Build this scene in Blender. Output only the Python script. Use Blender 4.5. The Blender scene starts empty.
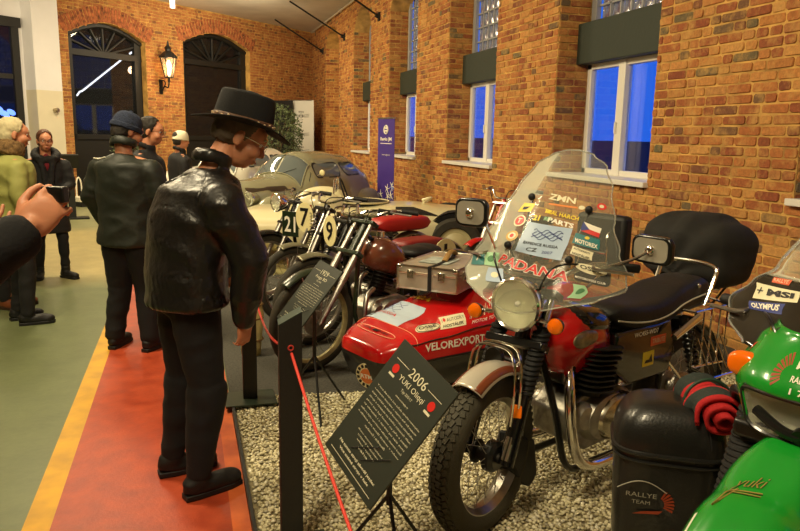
import bpy, bmesh, math, random
import numpy as np
from mathutils import Vector, Matrix, Euler, noise as mnoise
random.seed(7)
scene = bpy.context.scene
COL = scene.collection
R = math.radians
PI = math.pi

# ------------------------------------------------------------------ camera
CAM_H, YAW, PITCH, ROLL = 1.62, R(17.1), R(10.5), 0.02
cf = Vector((math.sin(YAW)*math.cos(PITCH), math.cos(YAW)*math.cos(PITCH), -math.sin(PITCH)))
r0 = Vector((math.cos(YAW), -math.sin(YAW), 0)); u0 = r0.cross(cf)
cr = r0*math.cos(ROLL) + u0*math.sin(ROLL); cu = cr.cross(cf)
cam_d = bpy.data.cameras.new('camera'); cam = bpy.data.objects.new('camera', cam_d); COL.objects.link(cam)
cam.matrix_world = Matrix(((cr.x, cu.x, -cf.x, 0), (cr.y, cu.y, -cf.y, 0), (cr.z, cu.z, -cf.z, CAM_H), (0, 0, 0, 1)))
cam_d.sensor_width = 36; cam_d.lens = 31.5; cam_d.clip_start = 0.05; cam_d.clip_end = 200
scene.camera = cam

# ------------------------------------------------------------------ world (blue dusk outside) and exposure
w = bpy.data.worlds.new('dusk'); scene.world = w; w.use_nodes = True
wb = w.node_tree.nodes['Background']; wb.inputs[0].default_value = (0.02, 0.13, 0.72, 1); wb.inputs[1].default_value = .62
scene.view_settings.view_transform = 'Standard'; scene.view_settings.look = 'None'
scene.view_settings.exposure = 0.88; scene.view_settings.gamma = 1; scene.view_settings.use_curve_mapping = False

# ------------------------------------------------------------------ ceiling lamps of the hall (area lights just under the ceiling), plus an added fill
def area(name, loc, size, power, col, aim=None):
    l = bpy.data.lights.new(name, 'AREA'); l.shape = 'RECTANGLE'; l.size = size[0]; l.size_y = size[1]
    l.energy = power; l.color = col
    o = bpy.data.objects.new(name, l); COL.objects.link(o); o.location = loc
    if aim is not None:
        o.rotation_euler = (Vector(aim)-Vector(loc)).to_track_quat('-Z', 'Y').to_euler()
    return o
WARM = (1.0, 0.83, 0.52)
area('ceiling_lamp_light', (-0.6, 0.8, 4.6), (0.5, 2.2), 120, WARM, (1.6, 3.0, 0.8))
area('ceiling_lamp_light', (-1.0, 4.8, 4.7), (0.5, 2.2), 170, WARM, (1.6, 6.0, 0.5))
area('ceiling_lamp_light', (-1.0, 9.2, 4.7), (0.5, 2.2), 190, WARM, (1.4, 10.2, 0.5))
area('ceiling_lamp_light', (-0.6, 14.0, 4.7), (0.5, 2.2), 210, WARM, (0.8, 15.5, 0.8))
area('added_ceiling_fill', (-4.2, 13.0, 3.4), (1.0, 1.0), 70, WARM, (-1.0, 15.5, 5.0))  # added fill without a fitting, brightens the ceiling
area('ceiling_lamp_light', (1.6, 17.6, 4.6), (0.5, 2.0), 110, WARM, (1.2, 19.8, 1.8))

# ------------------------------------------------------------------ helpers
def sl(c, g=2.2):          # sRGB 0-255 -> linear
    return tuple(((v/255.0)/12.92 if v/255.0 <= .04045 else ((v/255.0+.055)/1.055)**2.4) for v in c) + (1,)
MATS = {}
def mat(name, col=(.5, .5, .5), rough=.5, metal=0.0, bump=0.0, bscale=40, var=0.0, vscale=6, trans=0, ior=1.45, emit=None, estr=0, coat=0, alpha=1, dirt=None):
    if name in MATS: return MATS[name]
    m = bpy.data.materials.new(name); m.use_nodes = True; MATS[name] = m
    nt = m.node_tree; b = nt.nodes['Principled BSDF']
    c = tuple(col[:3]) + (1,)
    b.inputs['Base Color'].default_value = c; b.inputs['Roughness'].default_value = rough; b.inputs['Metallic'].default_value = metal
    b.inputs['IOR'].default_value = ior
    if trans: b.inputs['Transmission Weight'].default_value = trans
    if coat: b.inputs['Coat Weight'].default_value = coat; b.inputs['Coat Roughness'].default_value = .06
    if emit: b.inputs['Emission Color'].default_value = tuple(emit[:3])+(1,); b.inputs['Emission Strength'].default_value = estr
    if alpha < 1: b.inputs['Alpha'].default_value = alpha
    tc = nt.nodes.new('ShaderNodeTexCoord')
    if var:
        n = nt.nodes.new('ShaderNodeTexNoise'); n.inputs['Scale'].default_value = vscale; n.inputs['Detail'].default_value = 5
        nt.links.new(tc.outputs['Object'], n.inputs['Vector'])
        rp = nt.nodes.new('ShaderNodeValToRGB'); d = dirt or c
        rp.color_ramp.elements[0].position = .3; rp.color_ramp.elements[1].position = .7
        rp.color_ramp.elements[0].color = tuple(v*(1-var) for v in (d[:3])) + (1,)
        rp.color_ramp.elements[1].color = tuple(min(1, v*(1+var*.5)) for v in c[:3]) + (1,)
        nt.links.new(n.outputs['Fac'], rp.inputs['Fac']); nt.links.new(rp.outputs['Color'], b.inputs['Base Color'])
        mr = nt.nodes.new('ShaderNodeMapRange'); mr.inputs[3].default_value = max(0, rough-.08); mr.inputs[4].default_value = min(1, rough+.1)
        nt.links.new(n.outputs['Fac'], mr.inputs[0]); nt.links.new(mr.outputs[0], b.inputs['Roughness'])
    if bump:
        n2 = nt.nodes.new('ShaderNodeTexNoise'); n2.inputs['Scale'].default_value = bscale; n2.inputs['Detail'].default_value = 4
        nt.links.new(tc.outputs['Object'], n2.inputs['Vector'])
        bp = nt.nodes.new('ShaderNodeBump'); bp.inputs['Strength'].default_value = min(1, bump); bp.inputs['Distance'].default_value = .01
        nt.links.new(n2.outputs['Fac'], bp.inputs['Height']); nt.links.new(bp.outputs['Normal'], b.inputs['Normal'])
    return m

class MB:
    """collects verts and faces, then links them as one mesh object"""
    def __init__(s, M=None): s.v = []; s.f = []; s.mi = []; s.M = M; s.cur = 0
    def add(s, vs, fs):
        k = len(s.v)
        for p in vs:
            p = Vector(p)
            if s.M is not None: p = s.M @ p
            s.v.append(p)
        for f in fs: s.f.append(tuple(i+k for i in f)); s.mi.append(s.cur)
        return s
    def box(s, c, d, rot=None):
        hx, hy, hz = d[0]/2, d[1]/2, d[2]/2
        vs = [Vector((x, y, z)) for x in (-hx, hx) for y in (-hy, hy) for z in (-hz, hz)]
        if rot is not None:
            m = rot if isinstance(rot, Matrix) else Euler(rot).to_matrix()
            vs = [m @ v for v in vs]
        vs = [v+Vector(c) for v in vs]
        return s.add(vs, [(0, 1, 3, 2), (4, 6, 7, 5), (0, 4, 5, 1), (2, 3, 7, 6), (0, 2, 6, 4), (1, 5, 7, 3)])
    def loft(s, rings, closed=True, cap=True):
        n = len(rings[0]); vs = [p for r in rings for p in r]; fs = []
        for i in range(len(rings)-1):
            for j in range(n if closed else n-1):
                a = i*n+j; b = i*n+(j+1) % n; fs.append((a, b, b+n, a+n))
        if cap and closed:
            fs.append(tuple(range(n-1, -1, -1))); fs.append(tuple(range((len(rings)-1)*n, len(rings)*n)))
        return s.add(vs, fs)
    def tube(s, path, r, n=10, closed=False, cap=True, flat=None):
        P = [Vector(p) for p in path]; rs = r if isinstance(r, (list, tuple)) else [r]*len(P)
        rings = []; up = None
        for i, p in enumerate(P):
            if closed: t = (P[(i+1) % len(P)]-P[i-1])
            else: t = (P[min(i+1, len(P)-1)]-P[max(i-1, 0)])
            t = t.normalized() if t.length > 1e-9 else Vector((0, 0, 1))
            if up is None:
                up = Vector((0, 0, 1)) if abs(t.z) < .9 else Vector((1, 0, 0))
            a = (up - t*up.dot(t)).normalized(); up = a; b = t.cross(a)
            k = flat or (1, 1)
            rings.append([p + (a*math.cos(2*PI*j/n)*k[0] + b*math.sin(2*PI*j/n)*k[1])*rs[i] for j in range(n)])
        if closed: rings.append(rings[0])
        return s.loft(rings, cap=cap and not closed)
    def cyl(s, a, b, r, r2=None, n=16): return s.tube([a, b], [r, r if r2 is None else r2], n)
    def caps(s, a, b, ra, rb, n=14, k=4):
        a, b = Vector(a), Vector(b); d = b-a; L = d.length
        t = d/L if L > 1e-6 else Vector((0, 0, 1)); path = []; rr = []
        for i in range(k+1):
            ang = PI/2*i/k; path.append(a - t*ra*math.cos(ang)); rr.append(max(ra*math.sin(ang), ra*.05))
        for i in range(k+1):
            ang = PI/2*i/k; path.append(b + t*rb*math.sin(ang)); rr.append(max(rb*math.cos(ang), rb*.05))
        return s.tube(path, rr, n)
    def ell(s, c, rad, rot=None, nu=20, nv=12, e=1.0):
        m = Euler(rot).to_matrix() if rot is not None and not isinstance(rot, Matrix) else rot
        if not isinstance(rad, (list, tuple)): rad = (rad,)*3
        sg = lambda v: math.copysign(abs(v)**e, v)
        vs = []; fs = []
        vs.append(Vector((0, 0, -rad[2])))
        for i in range(1, nv):
            ph = -PI/2+PI*i/nv
            for j in range(nu):
                th = 2*PI*j/nu
                vs.append(Vector((rad[0]*sg(math.cos(ph))*sg(math.cos(th)), rad[1]*sg(math.cos(ph))*sg(math.sin(th)), rad[2]*sg(math.sin(ph)))))
        vs.append(Vector((0, 0, rad[2])))
        for j in range(nu): fs.append((0, 1+(j+1) % nu, 1+j))
        for i in range(nv-2):
            for j in range(nu):
                a = 1+i*nu+j; b = 1+i*nu+(j+1) % nu; fs.append((a, b, b+nu, a+nu))
        T = len(vs)-1; o = 1+(nv-2)*nu
        for j in range(nu): fs.append((o+j, o+(j+1) % nu, T))
        if m is not None: vs = [m @ v for v in vs]
        return s.add([v+Vector(c) for v in vs], fs)
    def lathe(s, prof, c=(0, 0, 0), axis='Z', n=24, a0=0, a1=2*PI):
        """prof: list of (radius, height) along the axis"""
        full = abs(a1-a0-2*PI) < 1e-6; k = n if full else n+1; rings = []
        for i in range(k):
            t = a0+(a1-a0)*i/n
            ring = []
            for r, h in prof:
                x, y = r*math.cos(t), r*math.sin(t)
                p = {'Z': (x, y, h), 'Y': (x, h, y), 'X': (h, x, y)}[axis]
                ring.append(Vector(p)+Vector(c))
            rings.append(ring)
        if full: rings.append(rings[0])
        return s.loft(rings, closed=False, cap=False)
    def torus(s, c, R_, r, axis='Y', n=40, m=12, a0=0, a1=2*PI, ry=None):
        prof = [(R_+r*math.cos(2*PI*i/m), (ry or r)*math.sin(2*PI*i/m)) for i in range(m)]; prof.append(prof[0])
        return s.lathe(prof, c, axis, n, a0, a1)
    def prism(s, poly, d0, d1, plane='XZ'):
        """polygon in a plane extruded from d0 to d1 along the third axis"""
        def P(a, b, h): return {'XZ': (a, h, b), 'XY': (a, b, h), 'YZ': (h, a, b)}[plane]
        n = len(poly); vs = [P(a, b, d0) for a, b in poly]+[P(a, b, d1) for a, b in poly]
        fs = [tuple(range(n)), tuple(range(2*n-1, n-1, -1))]+[(i, i+n, (i+1) % n+n, (i+1) % n) for i in range(n)]
        return s.add(vs, fs)
    def grid(s, fn, nu, nv, closeu=False):
        vs = [Vector(fn(i/nu, j/nv)) for j in range(nv+1) for i in range(nu+1)]
        fs = [(j*(nu+1)+i, j*(nu+1)+i+1, (j+1)*(nu+1)+i+1, (j+1)*(nu+1)+i) for j in range(nv) for i in range(nu)]
        return s.add(vs, fs)
    def mesh_in(s, me, M, fn=None):
        vs = [M @ v.co for v in me.vertices]
        if fn: vs = [Vector(fn(v)) for v in vs]
        return s.add(vs, [tuple(p.vertices) for p in me.polygons])
    def build(s, name, m, parent=None, smooth=35, bevel=0, sub=0, mods=None, fix=True, uv=False, solid=0):
        me = bpy.data.meshes.new(name); me.from_pydata([tuple(v) for v in s.v], [], s.f)
        ms = m if isinstance(m, (list, tuple)) else [m]
        for x in ms: me.materials.append(x)
        if len(ms) > 1: me.polygons.foreach_set('material_index', s.mi)
        if fix:
            bm = bmesh.new(); bm.from_mesh(me); bmesh.ops.remove_doubles(bm, verts=bm.verts, dist=1e-5)
            bmesh.ops.recalc_face_normals(bm, faces=bm.faces); bm.to_mesh(me); bm.free()
        if uv: box_uv(me)
        o = bpy.data.objects.new(name, me); COL.objects.link(o)
        if parent is not None: o.parent = parent
        if bevel:
            b = o.modifiers.new('b', 'BEVEL'); b.width = bevel; b.segments = 2; b.limit_method = 'ANGLE'; b.angle_limit = R(40)
        if solid:
            b = o.modifiers.new('s', 'SOLIDIFY'); b.thickness = solid; b.offset = 0
        if sub:
            b = o.modifiers.new('u', 'SUBSURF'); b.levels = sub; b.render_levels = sub
        if mods: mods(o); me = o.data
        if smooth:
            for p in me.polygons: p.use_smooth = True
            if smooth < 180:
                try: me.set_sharp_from_angle(angle=R(smooth))
                except Exception: pass
        return o
def box_uv(me):
    uvl = me.uv_layers.new(name='UVMap')
    for p in me.polygons:
        n = p.normal; ax = max(range(3), key=lambda i: abs(n[i]))
        for li in p.loop_indices:
            c = me.vertices[me.loops[li].vertex_index].co
            uvl.data[li].uv = (c.y, c.z) if ax == 0 else ((c.x, c.z) if ax == 1 else (c.x, c.y))
def bake(o):
    """evaluate the modifiers into plain mesh data"""
    dg = bpy.context.evaluated_depsgraph_get(); dg.update()
    me = bpy.data.meshes.new_from_object(o.evaluated_get(dg)); o.modifiers.clear(); old = o.data; o.data = me; me.name = o.name
    bpy.data.meshes.remove(old)
    for p in me.polygons: p.use_smooth = True
    return o
def vox(size, smooth=3, factor=.5, disp=None):
    def f(o):
        m = o.modifiers.new('r', 'REMESH'); m.mode = 'VOXEL'; m.voxel_size = size; m.use_smooth_shade = True
        if smooth:
            c = o.modifiers.new('c', 'SMOOTH'); c.iterations = smooth; c.factor = factor
        if disp:
            for st, sc in disp:
                t = bpy.data.textures.new('fold', 'CLOUDS'); t.noise_scale = sc; t.noise_depth = 2
                d = o.modifiers.new('d', 'DISPLACE'); d.texture = t; d.strength = st; d.mid_level = .5; d.texture_coords = 'LOCAL'
        bake(o)
    return f
def thing(name, label, cat, loc=(0, 0, 0), rz=0, group=None):
    o = bpy.data.objects.new(name, None); COL.objects.link(o); o.empty_display_size = .1
    o.location = loc; o.rotation_euler = (0, 0, rz)
    return tag(o, label, cat, group)
def tag(o, label=None, cat=None, group=None, kind=None):
    if label: o['label'] = label
    if cat: o['category'] = cat
    if group: o['group'] = group
    if kind: o['kind'] = kind
    return o
def struct(o): o['kind'] = 'structure'; return o
_fc = {}
def text_me(body, extrude=.004, bold=0.0, shear=0.0, res=2):
    k = (body, extrude, bold, shear)
    if k in _fc: return _fc[k]
    c = bpy.data.curves.new('t', 'FONT'); c.body = body; c.extrude = extrude; c.offset = bold; c.shear = shear
    c.align_x = 'CENTER'; c.align_y = 'CENTER'; c.size = 1; c.resolution_u = res
    o = bpy.data.objects.new('t', c); COL.objects.link(o)
    dg = bpy.context.evaluated_depsgraph_get(); dg.update()
    me = bpy.data.meshes.new_from_object(o.evaluated_get(dg)); bpy.data.objects.remove(o)
    _fc[k] = me; return me
def frame(o, x, y):
    """matrix whose local x/y run along the given directions at o"""
    x = Vector(x).normalized(); y = Vector(y); y = (y-x*y.dot(x)).normalized(); z = x.cross(y)
    return Matrix(((x.x, y.x, z.x, o[0]), (x.y, y.y, z.y, o[1]), (x.z, y.z, z.z, o[2]), (0, 0, 0, 1)))
def write(mb, body, c, x, y, size, width=None, bold=0.0, shear=0.0, lift=.001, fn=None):
    """lettering of cap height `size`; width squeezes the line to that length"""
    me = text_me(body, .0, bold, shear); xs = [v.co.x for v in me.vertices]; ys = [v.co.y for v in me.vertices]
    if not xs: return mb
    W = max(xs)-min(xs); Hh = max(ys)-min(ys); cx, cy = (max(xs)+min(xs))/2, (max(ys)+min(ys))/2
    sy = size/max(Hh, .3); sx = (width/W) if width else sy
    M = frame(c, x, y) @ Matrix.Translation((0, 0, lift)) @ Matrix.Diagonal((sx, sy, 1, 1)) @ Matrix.Translation((-cx, -cy, 0))
    return mb.mesh_in(me, M, fn)
def bez(pts, n=8):
    """Catmull-Rom through points"""
    P = [Vector(p) for p in pts]; out = []
    for i in range(len(P)-1):
        a = P[max(i-1, 0)]; b = P[i]; c = P[i+1]; d = P[min(i+2, len(P)-1)]
        for k in range(n):
            t = k/n
            out.append(.5*((2*b)+(c-a)*t+(2*a-5*b+4*c-d)*t*t+(3*b-a-3*c+d)*t**3))
    out.append(P[-1]); return out
def rrect(w, h, r, n=4):
    out = []
    for cx, cy, a in ((w/2-r, h/2-r, 0), (-w/2+r, h/2-r, 90), (-w/2+r, -h/2+r, 180), (w/2-r, -h/2+r, 270)):
        for i in range(n+1):
            t = R(a+90*i/n); out.append((cx+r*math.cos(t), cy+r*math.sin(t)))
    return out
def interp(x, tab):
    if x <= tab[0][0]: return tab[0][1]
    for (a, va), (b, vb) in zip(tab, tab[1:]):
        if x <= b:
            t = (x-a)/(b-a); t = t*t*(3-2*t); return va+(vb-va)*t
    return tab[-1][1]

# ------------------------------------------------------------------ surface materials
def brick_mat(name, cols, mortar, warm=1.0):
    m = bpy.data.materials.new(name); m.use_nodes = True; nt = m.node_tree; b = nt.nodes['Principled BSDF']; L = nt.links
    N = nt.nodes.new
    uvn = N('ShaderNodeUVMap'); ns = N('ShaderNodeTexNoise'); ns.inputs['Scale'].default_value = 9; ns.inputs['Detail'].default_value = 3
    L.new(uvn.outputs[0], ns.inputs['Vector'])
    sub = N('ShaderNodeVectorMath'); sub.operation = 'SUBTRACT'; sub.inputs[1].default_value = (.5, .5, .5); L.new(ns.outputs['Color'], sub.inputs[0])
    sc = N('ShaderNodeVectorMath'); sc.operation = 'SCALE'; sc.inputs['Scale'].default_value = .028; L.new(sub.outputs[0], sc.inputs[0])
    ad = N('ShaderNodeVectorMath'); ad.operation = 'ADD'; L.new(uvn.outputs[0], ad.inputs[0]); L.new(sc.outputs[0], ad.inputs[1])
    br = N('ShaderNodeTexBrick'); L.new(ad.outputs[0], br.inputs['Vector'])
    br.inputs['Scale'].default_value = 1; br.inputs['Brick Width'].default_value = .262; br.inputs['Row Height'].default_value = .0785
    br.inputs['Mortar Size'].default_value = .0125; br.inputs['Mortar Smooth'].default_value = .35; br.inputs['Bias'].default_value = 0
    br.offset = .37; br.offset_frequency = 2; br.squash = .55; br.squash_frequency = 2
    br.inputs['Color1'].default_value = (0, 0, 0, 1); br.inputs['Color2'].default_value = (1, 1, 1, 1); br.inputs['Mortar'].default_value = (.5, .5, .5, 1)
    rp = N('ShaderNodeValToRGB'); cr_ = rp.color_ramp; cr_.interpolation = 'LINEAR'
    n = len(cols)
    while len(cr_.elements) < n: cr_.elements.new(.5)
    for i, c in enumerate(cols): cr_.elements[i].position = i/(n-1); cr_.elements[i].color = sl(c)
    L.new(br.outputs['Color'], rp.inputs['Fac'])
    n2 = N('ShaderNodeTexNoise'); n2.inputs['Scale'].default_value = 38; n2.inputs['Detail'].default_value = 6; n2.inputs['Roughness'].default_value = .8
    L.new(uvn.outputs[0], n2.inputs['Vector'])
    mx = N('ShaderNodeMixRGB'); mx.blend_type = 'OVERLAY'; mx.inputs[0].default_value = .8; L.new(rp.outputs[0], mx.inputs[1]); L.new(n2.outputs['Fac'], mx.inputs[2])
    n3 = N('ShaderNodeTexNoise'); n3.inputs['Scale'].default_value = 1.1; n3.inputs['Detail'].default_value = 3; L.new(uvn.outputs[0], n3.inputs['Vector'])
    # mortar smeared over the bricks in places
    thr = N('ShaderNodeMath'); thr.operation = 'MULTIPLY_ADD'; thr.inputs[1].default_value = 1.8; thr.inputs[2].default_value = -.55; L.new(n3.outputs['Fac'], thr.inputs[0])
    n4 = N('ShaderNodeTexNoise'); n4.inputs['Scale'].default_value = 14; n4.inputs['Detail'].default_value = 4; L.new(uvn.outputs[0], n4.inputs['Vector'])
    ml = N('ShaderNodeMath'); ml.operation = 'MULTIPLY'; ml.use_clamp = True; L.new(thr.outputs[0], ml.inputs[0]); L.new(n4.outputs['Fac'], ml.inputs[1])
    mxf = N('ShaderNodeMath'); mxf.operation = 'MAXIMUM'; mxf.use_clamp = True; L.new(br.outputs['Fac'], mxf.inputs[0]); L.new(ml.outputs[0], mxf.inputs[1])
    m2 = N('ShaderNodeMixRGB'); L.new(mxf.outputs[0], m2.inputs[0]); L.new(mx.outputs[0], m2.inputs[1]); m2.inputs[2].default_value = sl(mortar)
    L.new(m2.outputs[0], b.inputs['Base Color']); b.inputs['Roughness'].default_value = .85
    h = N('ShaderNodeMath'); h.operation = 'MULTIPLY_ADD'; h.inputs[1].default_value = -1.0; L.new(br.outputs['Fac'], h.inputs[0]); L.new(n2.outputs['Fac'], h.inputs[2])
    bp = N('ShaderNodeBump'); bp.inputs['Strength'].default_value = 1.0; bp.inputs['Distance'].default_value = .022
    L.new(h.outputs[0], bp.inputs['Height']); L.new(bp.outputs[0], b.inputs['Normal'])
    return m
BRICK = brick_mat('hall brick', [(104, 96, 74), (140, 70, 44), (170, 98, 50), (186, 116, 56), (176, 122, 62), (196, 134, 66), (150, 80, 46), (184, 122, 58)], (200, 156, 84))
BRICKB = brick_mat('end wall brick', [(112, 80, 56), (158, 90, 52), (178, 108, 58), (190, 124, 70), (170, 98, 56)], (186, 146, 90))
def brick_island(name, cols):
    m = bpy.data.materials.new(name); m.use_nodes = True; nt = m.node_tree; b = nt.nodes['Principled BSDF']; L = nt.links; N = nt.nodes.new
    ge = N('ShaderNodeNewGeometry'); rp = N('ShaderNodeValToRGB'); n = len(cols)
    while len(rp.color_ramp.elements) < n: rp.color_ramp.elements.new(.5)
    for i, c in enumerate(cols): rp.color_ramp.elements[i].position = i/(n-1); rp.color_ramp.elements[i].color = sl(c)
    L.new(ge.outputs['Random Per Island'], rp.inputs[0])
    tc = N('ShaderNodeTexCoord'); n1 = N('ShaderNodeTexNoise'); n1.inputs['Scale'].default_value = 34; n1.inputs['Detail'].default_value = 6; n1.inputs['Roughness'].default_value = .75; L.new(tc.outputs['Object'], n1.inputs[0])
    mx = N('ShaderNodeMixRGB'); mx.blend_type = 'OVERLAY'; mx.inputs[0].default_value = .8; L.new(rp.outputs[0], mx.inputs[1]); L.new(n1.outputs['Fac'], mx.inputs[2])
    n2 = N('ShaderNodeTexNoise'); n2.inputs['Scale'].default_value = 7; n2.inputs['Detail'].default_value = 7; n2.inputs['Roughness'].default_value = .7; L.new(tc.outputs['Object'], n2.inputs[0])
    mr = N('ShaderNodeMapRange'); mr.inputs[1].default_value = .48; mr.inputs[2].default_value = .68; mr.inputs[4].default_value = .8; L.new(n2.outputs['Fac'], mr.inputs[0])
    m2 = N('ShaderNodeMixRGB'); m2.inputs[2].default_value = sl((196, 152, 84)); L.new(mr.outputs[0], m2.inputs[0]); L.new(mx.outputs[0], m2.inputs[1]); L.new(m2.outputs[0], b.inputs['Base Color']); b.inputs['Roughness'].default_value = .85
    bp = N('ShaderNodeBump'); bp.inputs['Strength'].default_value = .8; bp.inputs['Distance'].default_value = .006; L.new(n1.outputs['Fac'], bp.inputs['Height']); L.new(bp.outputs[0], b.inputs['Normal'])
    return m
BRKI = brick_island('old brick', [(100, 92, 64), (128, 66, 40), (154, 88, 46), (176, 110, 56), (168, 114, 58), (188, 128, 66), (146, 78, 44), (180, 118, 58), (194, 142, 78), (136, 70, 42), (170, 104, 52)])
BRKB = brick_island('end wall old brick', [(116, 80, 54), (144, 84, 50), (168, 106, 58), (178, 120, 68), (154, 92, 54), (172, 110, 62)])
ROW = .0795
class Bricks:
    def __init__(s, seed=1): s.v = []; s.f = []; s.rr = random.Random(seed)
    def row(s, O, U, V, N_, z, u0, u1, k):
        rr = s.rr; u = u0; hd = k % 2
        while u < u1-.02:
            L_ = (.255 if (hd+rr.random()*.6) < .8 else .125)*rr.uniform(.9, 1.06); hd = 1-hd if rr.random() < .75 else hd
            e = min(u+L_, u1)
            if u1-e < .06: e = u1
            if e-u > .03:
                g_ = .0072; a, b, c, d = u+g_, e-g_, z+g_, z+ROW-g_; h = rr.uniform(.004, .013); j = lambda: rr.uniform(-.0036, .0036); tl = rr.uniform(-.003, .003); cc = .012
                pts = [(a+cc, c), (b-cc, c), (b, c+cc), (b, d-cc), (b-cc, d), (a+cc, d), (a, d-cc), (a, c+cc)]; k0 = len(s.v); cx, cz = (a+b)/2, (c+d)/2
                for (p, q_) in pts: s.v.append(O+U*(p+j())+V*(q_+j()))
                for (p, q_) in pts: s.v.append(O+U*(cx+(p-cx)*.965+j())+V*(cz+(q_-cz)*.90+j()*.6)+N_*(h+tl*(1 if p > cx else -1)+j()*.5))
                for i in range(8): s.f.append((k0+i, k0+(i+1) % 8, k0+8+(i+1) % 8, k0+8+i))
                s.f.append(tuple(range(k0+8, k0+16)))
            u = e
    def build(s, name, m, parent):
        me = bpy.data.meshes.new(name); me.from_pydata([tuple(v) for v in s.v], [], s.f); me.materials.append(m); o = bpy.data.objects.new(name, me); COL.objects.link(o); o.parent = parent; return o
PLASTER = mat('ceiling plaster', sl((214, 208, 198)), .9, bump=.15, bscale=8, var=.12, vscale=1.5)
CREAM = mat('column cream paint', sl((205, 196, 172)), .7, bump=.1, var=.06, vscale=2)
LILAC = mat('column pale paint', sl((214, 212, 214)), .7, bump=.1, var=.06, vscale=2)
WHITEF = mat('white window paint', sl((226, 222, 212)), .4, bump=.05)
DGREEN = mat('dark green boarding', sl((44, 52, 42)), .6, bump=.2, bscale=20)
DFRAME = mat('dark door paint', sl((28, 27, 25)), .5, bump=.1)
BLACKM = mat('black powder coat', sl((22, 22, 22)), .45)
DGLASS = mat('dark glass', sl((24, 26, 28)), .05, ior=1.5)

# ------------------------------------------------------------------ the hall
X_W = 4.13; ZC = 4.88; REC = .44
A_ = Vector((-2.79, 17.78, 0)); B_ = Vector((4.13, 23.74, 0)); BL = (B_-A_).length; bd = (B_-A_).normalized(); BANG = math.atan2(bd.y, bd.x)
bn = Vector((bd.y, -bd.x, 0))                        # towards the hall
def wp(s, d=0, z=0): return A_+bd*s+bn*d+Vector((0, 0, z))
def floor_mat():
    m = mat('painted concrete floor', sl((128, 122, 84)), .38, bump=.12, bscale=30); nt = m.node_tree; L = nt.links; N = nt.nodes.new
    b = nt.nodes['Principled BSDF']; tc = N('ShaderNodeTexCoord'); sp = N('ShaderNodeSeparateXYZ'); L.new(tc.outputs['Object'], sp.inputs[0])
    n1 = N('ShaderNodeTexNoise'); n1.inputs['Scale'].default_value = .8; n1.inputs['Detail'].default_value = 6; L.new(tc.outputs['Object'], n1.inputs[0])
    ad = N('ShaderNodeMath'); ad.operation = 'MULTIPLY_ADD'; ad.inputs[1].default_value = 1.0; L.new(n1.outputs[0], ad.inputs[0]); L.new(sp.outputs['Y'], ad.inputs[2])
    mr = N('ShaderNodeMapRange'); mr.inputs[1].default_value = 8.2; mr.inputs[2].default_value = 9.2; L.new(ad.outputs[0], mr.inputs[0])
    mx = N('ShaderNodeMixRGB'); mx.inputs[1].default_value = sl((104, 112, 76)); mx.inputs[2].default_value = sl((172, 158, 108)); L.new(mr.outputs[0], mx.inputs[0])
    mr2 = N('ShaderNodeMapRange'); mr2.inputs[1].default_value = 12.6; mr2.inputs[2].default_value = 13.4; L.new(ad.outputs[0], mr2.inputs[0])
    mx2 = N('ShaderNodeMixRGB'); mx2.inputs[2].default_value = sl((132, 132, 96)); L.new(mr2.outputs[0], mx2.inputs[0]); L.new(mx.outputs[0], mx2.inputs[1])
    n2 = N('ShaderNodeTexNoise'); n2.inputs['Scale'].default_value = 3.5; n2.inputs['Detail'].default_value = 8; n2.inputs['Roughness'].default_value = .8; L.new(tc.outputs['Object'], n2.inputs[0])
    ov = N('ShaderNodeMixRGB'); ov.blend_type = 'OVERLAY'; ov.inputs[0].default_value = .5; L.new(mx2.outputs[0], ov.inputs[1]); L.new(n2.outputs[0], ov.inputs[2])
    L.new(ov.outputs[0], b.inputs['Base Color'])
    return m
FY0 = -3.2
fl = MB().add([(-7, FY0, 0), (X_W+.6, FY0, 0), (X_W+.6, 25, 0), (-7, 25, 0), (-7, FY0, -.2), (X_W+.6, FY0, -.2), (X_W+.6, 25, -.2), (-7, 25, -.2)],
              [(0, 1, 2, 3), (7, 6, 5, 4), (0, 4, 5, 1), (1, 5, 6, 2), (2, 6, 7, 3), (3, 7, 4, 0)])
struct(fl.build('floor', floor_mat(), smooth=0))
ce = MB().box((-1.2, 10.9, ZC+.1), (12.2, 28.4, .2)); struct(ce.build('ceiling', PLASTER, smooth=0))
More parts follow.
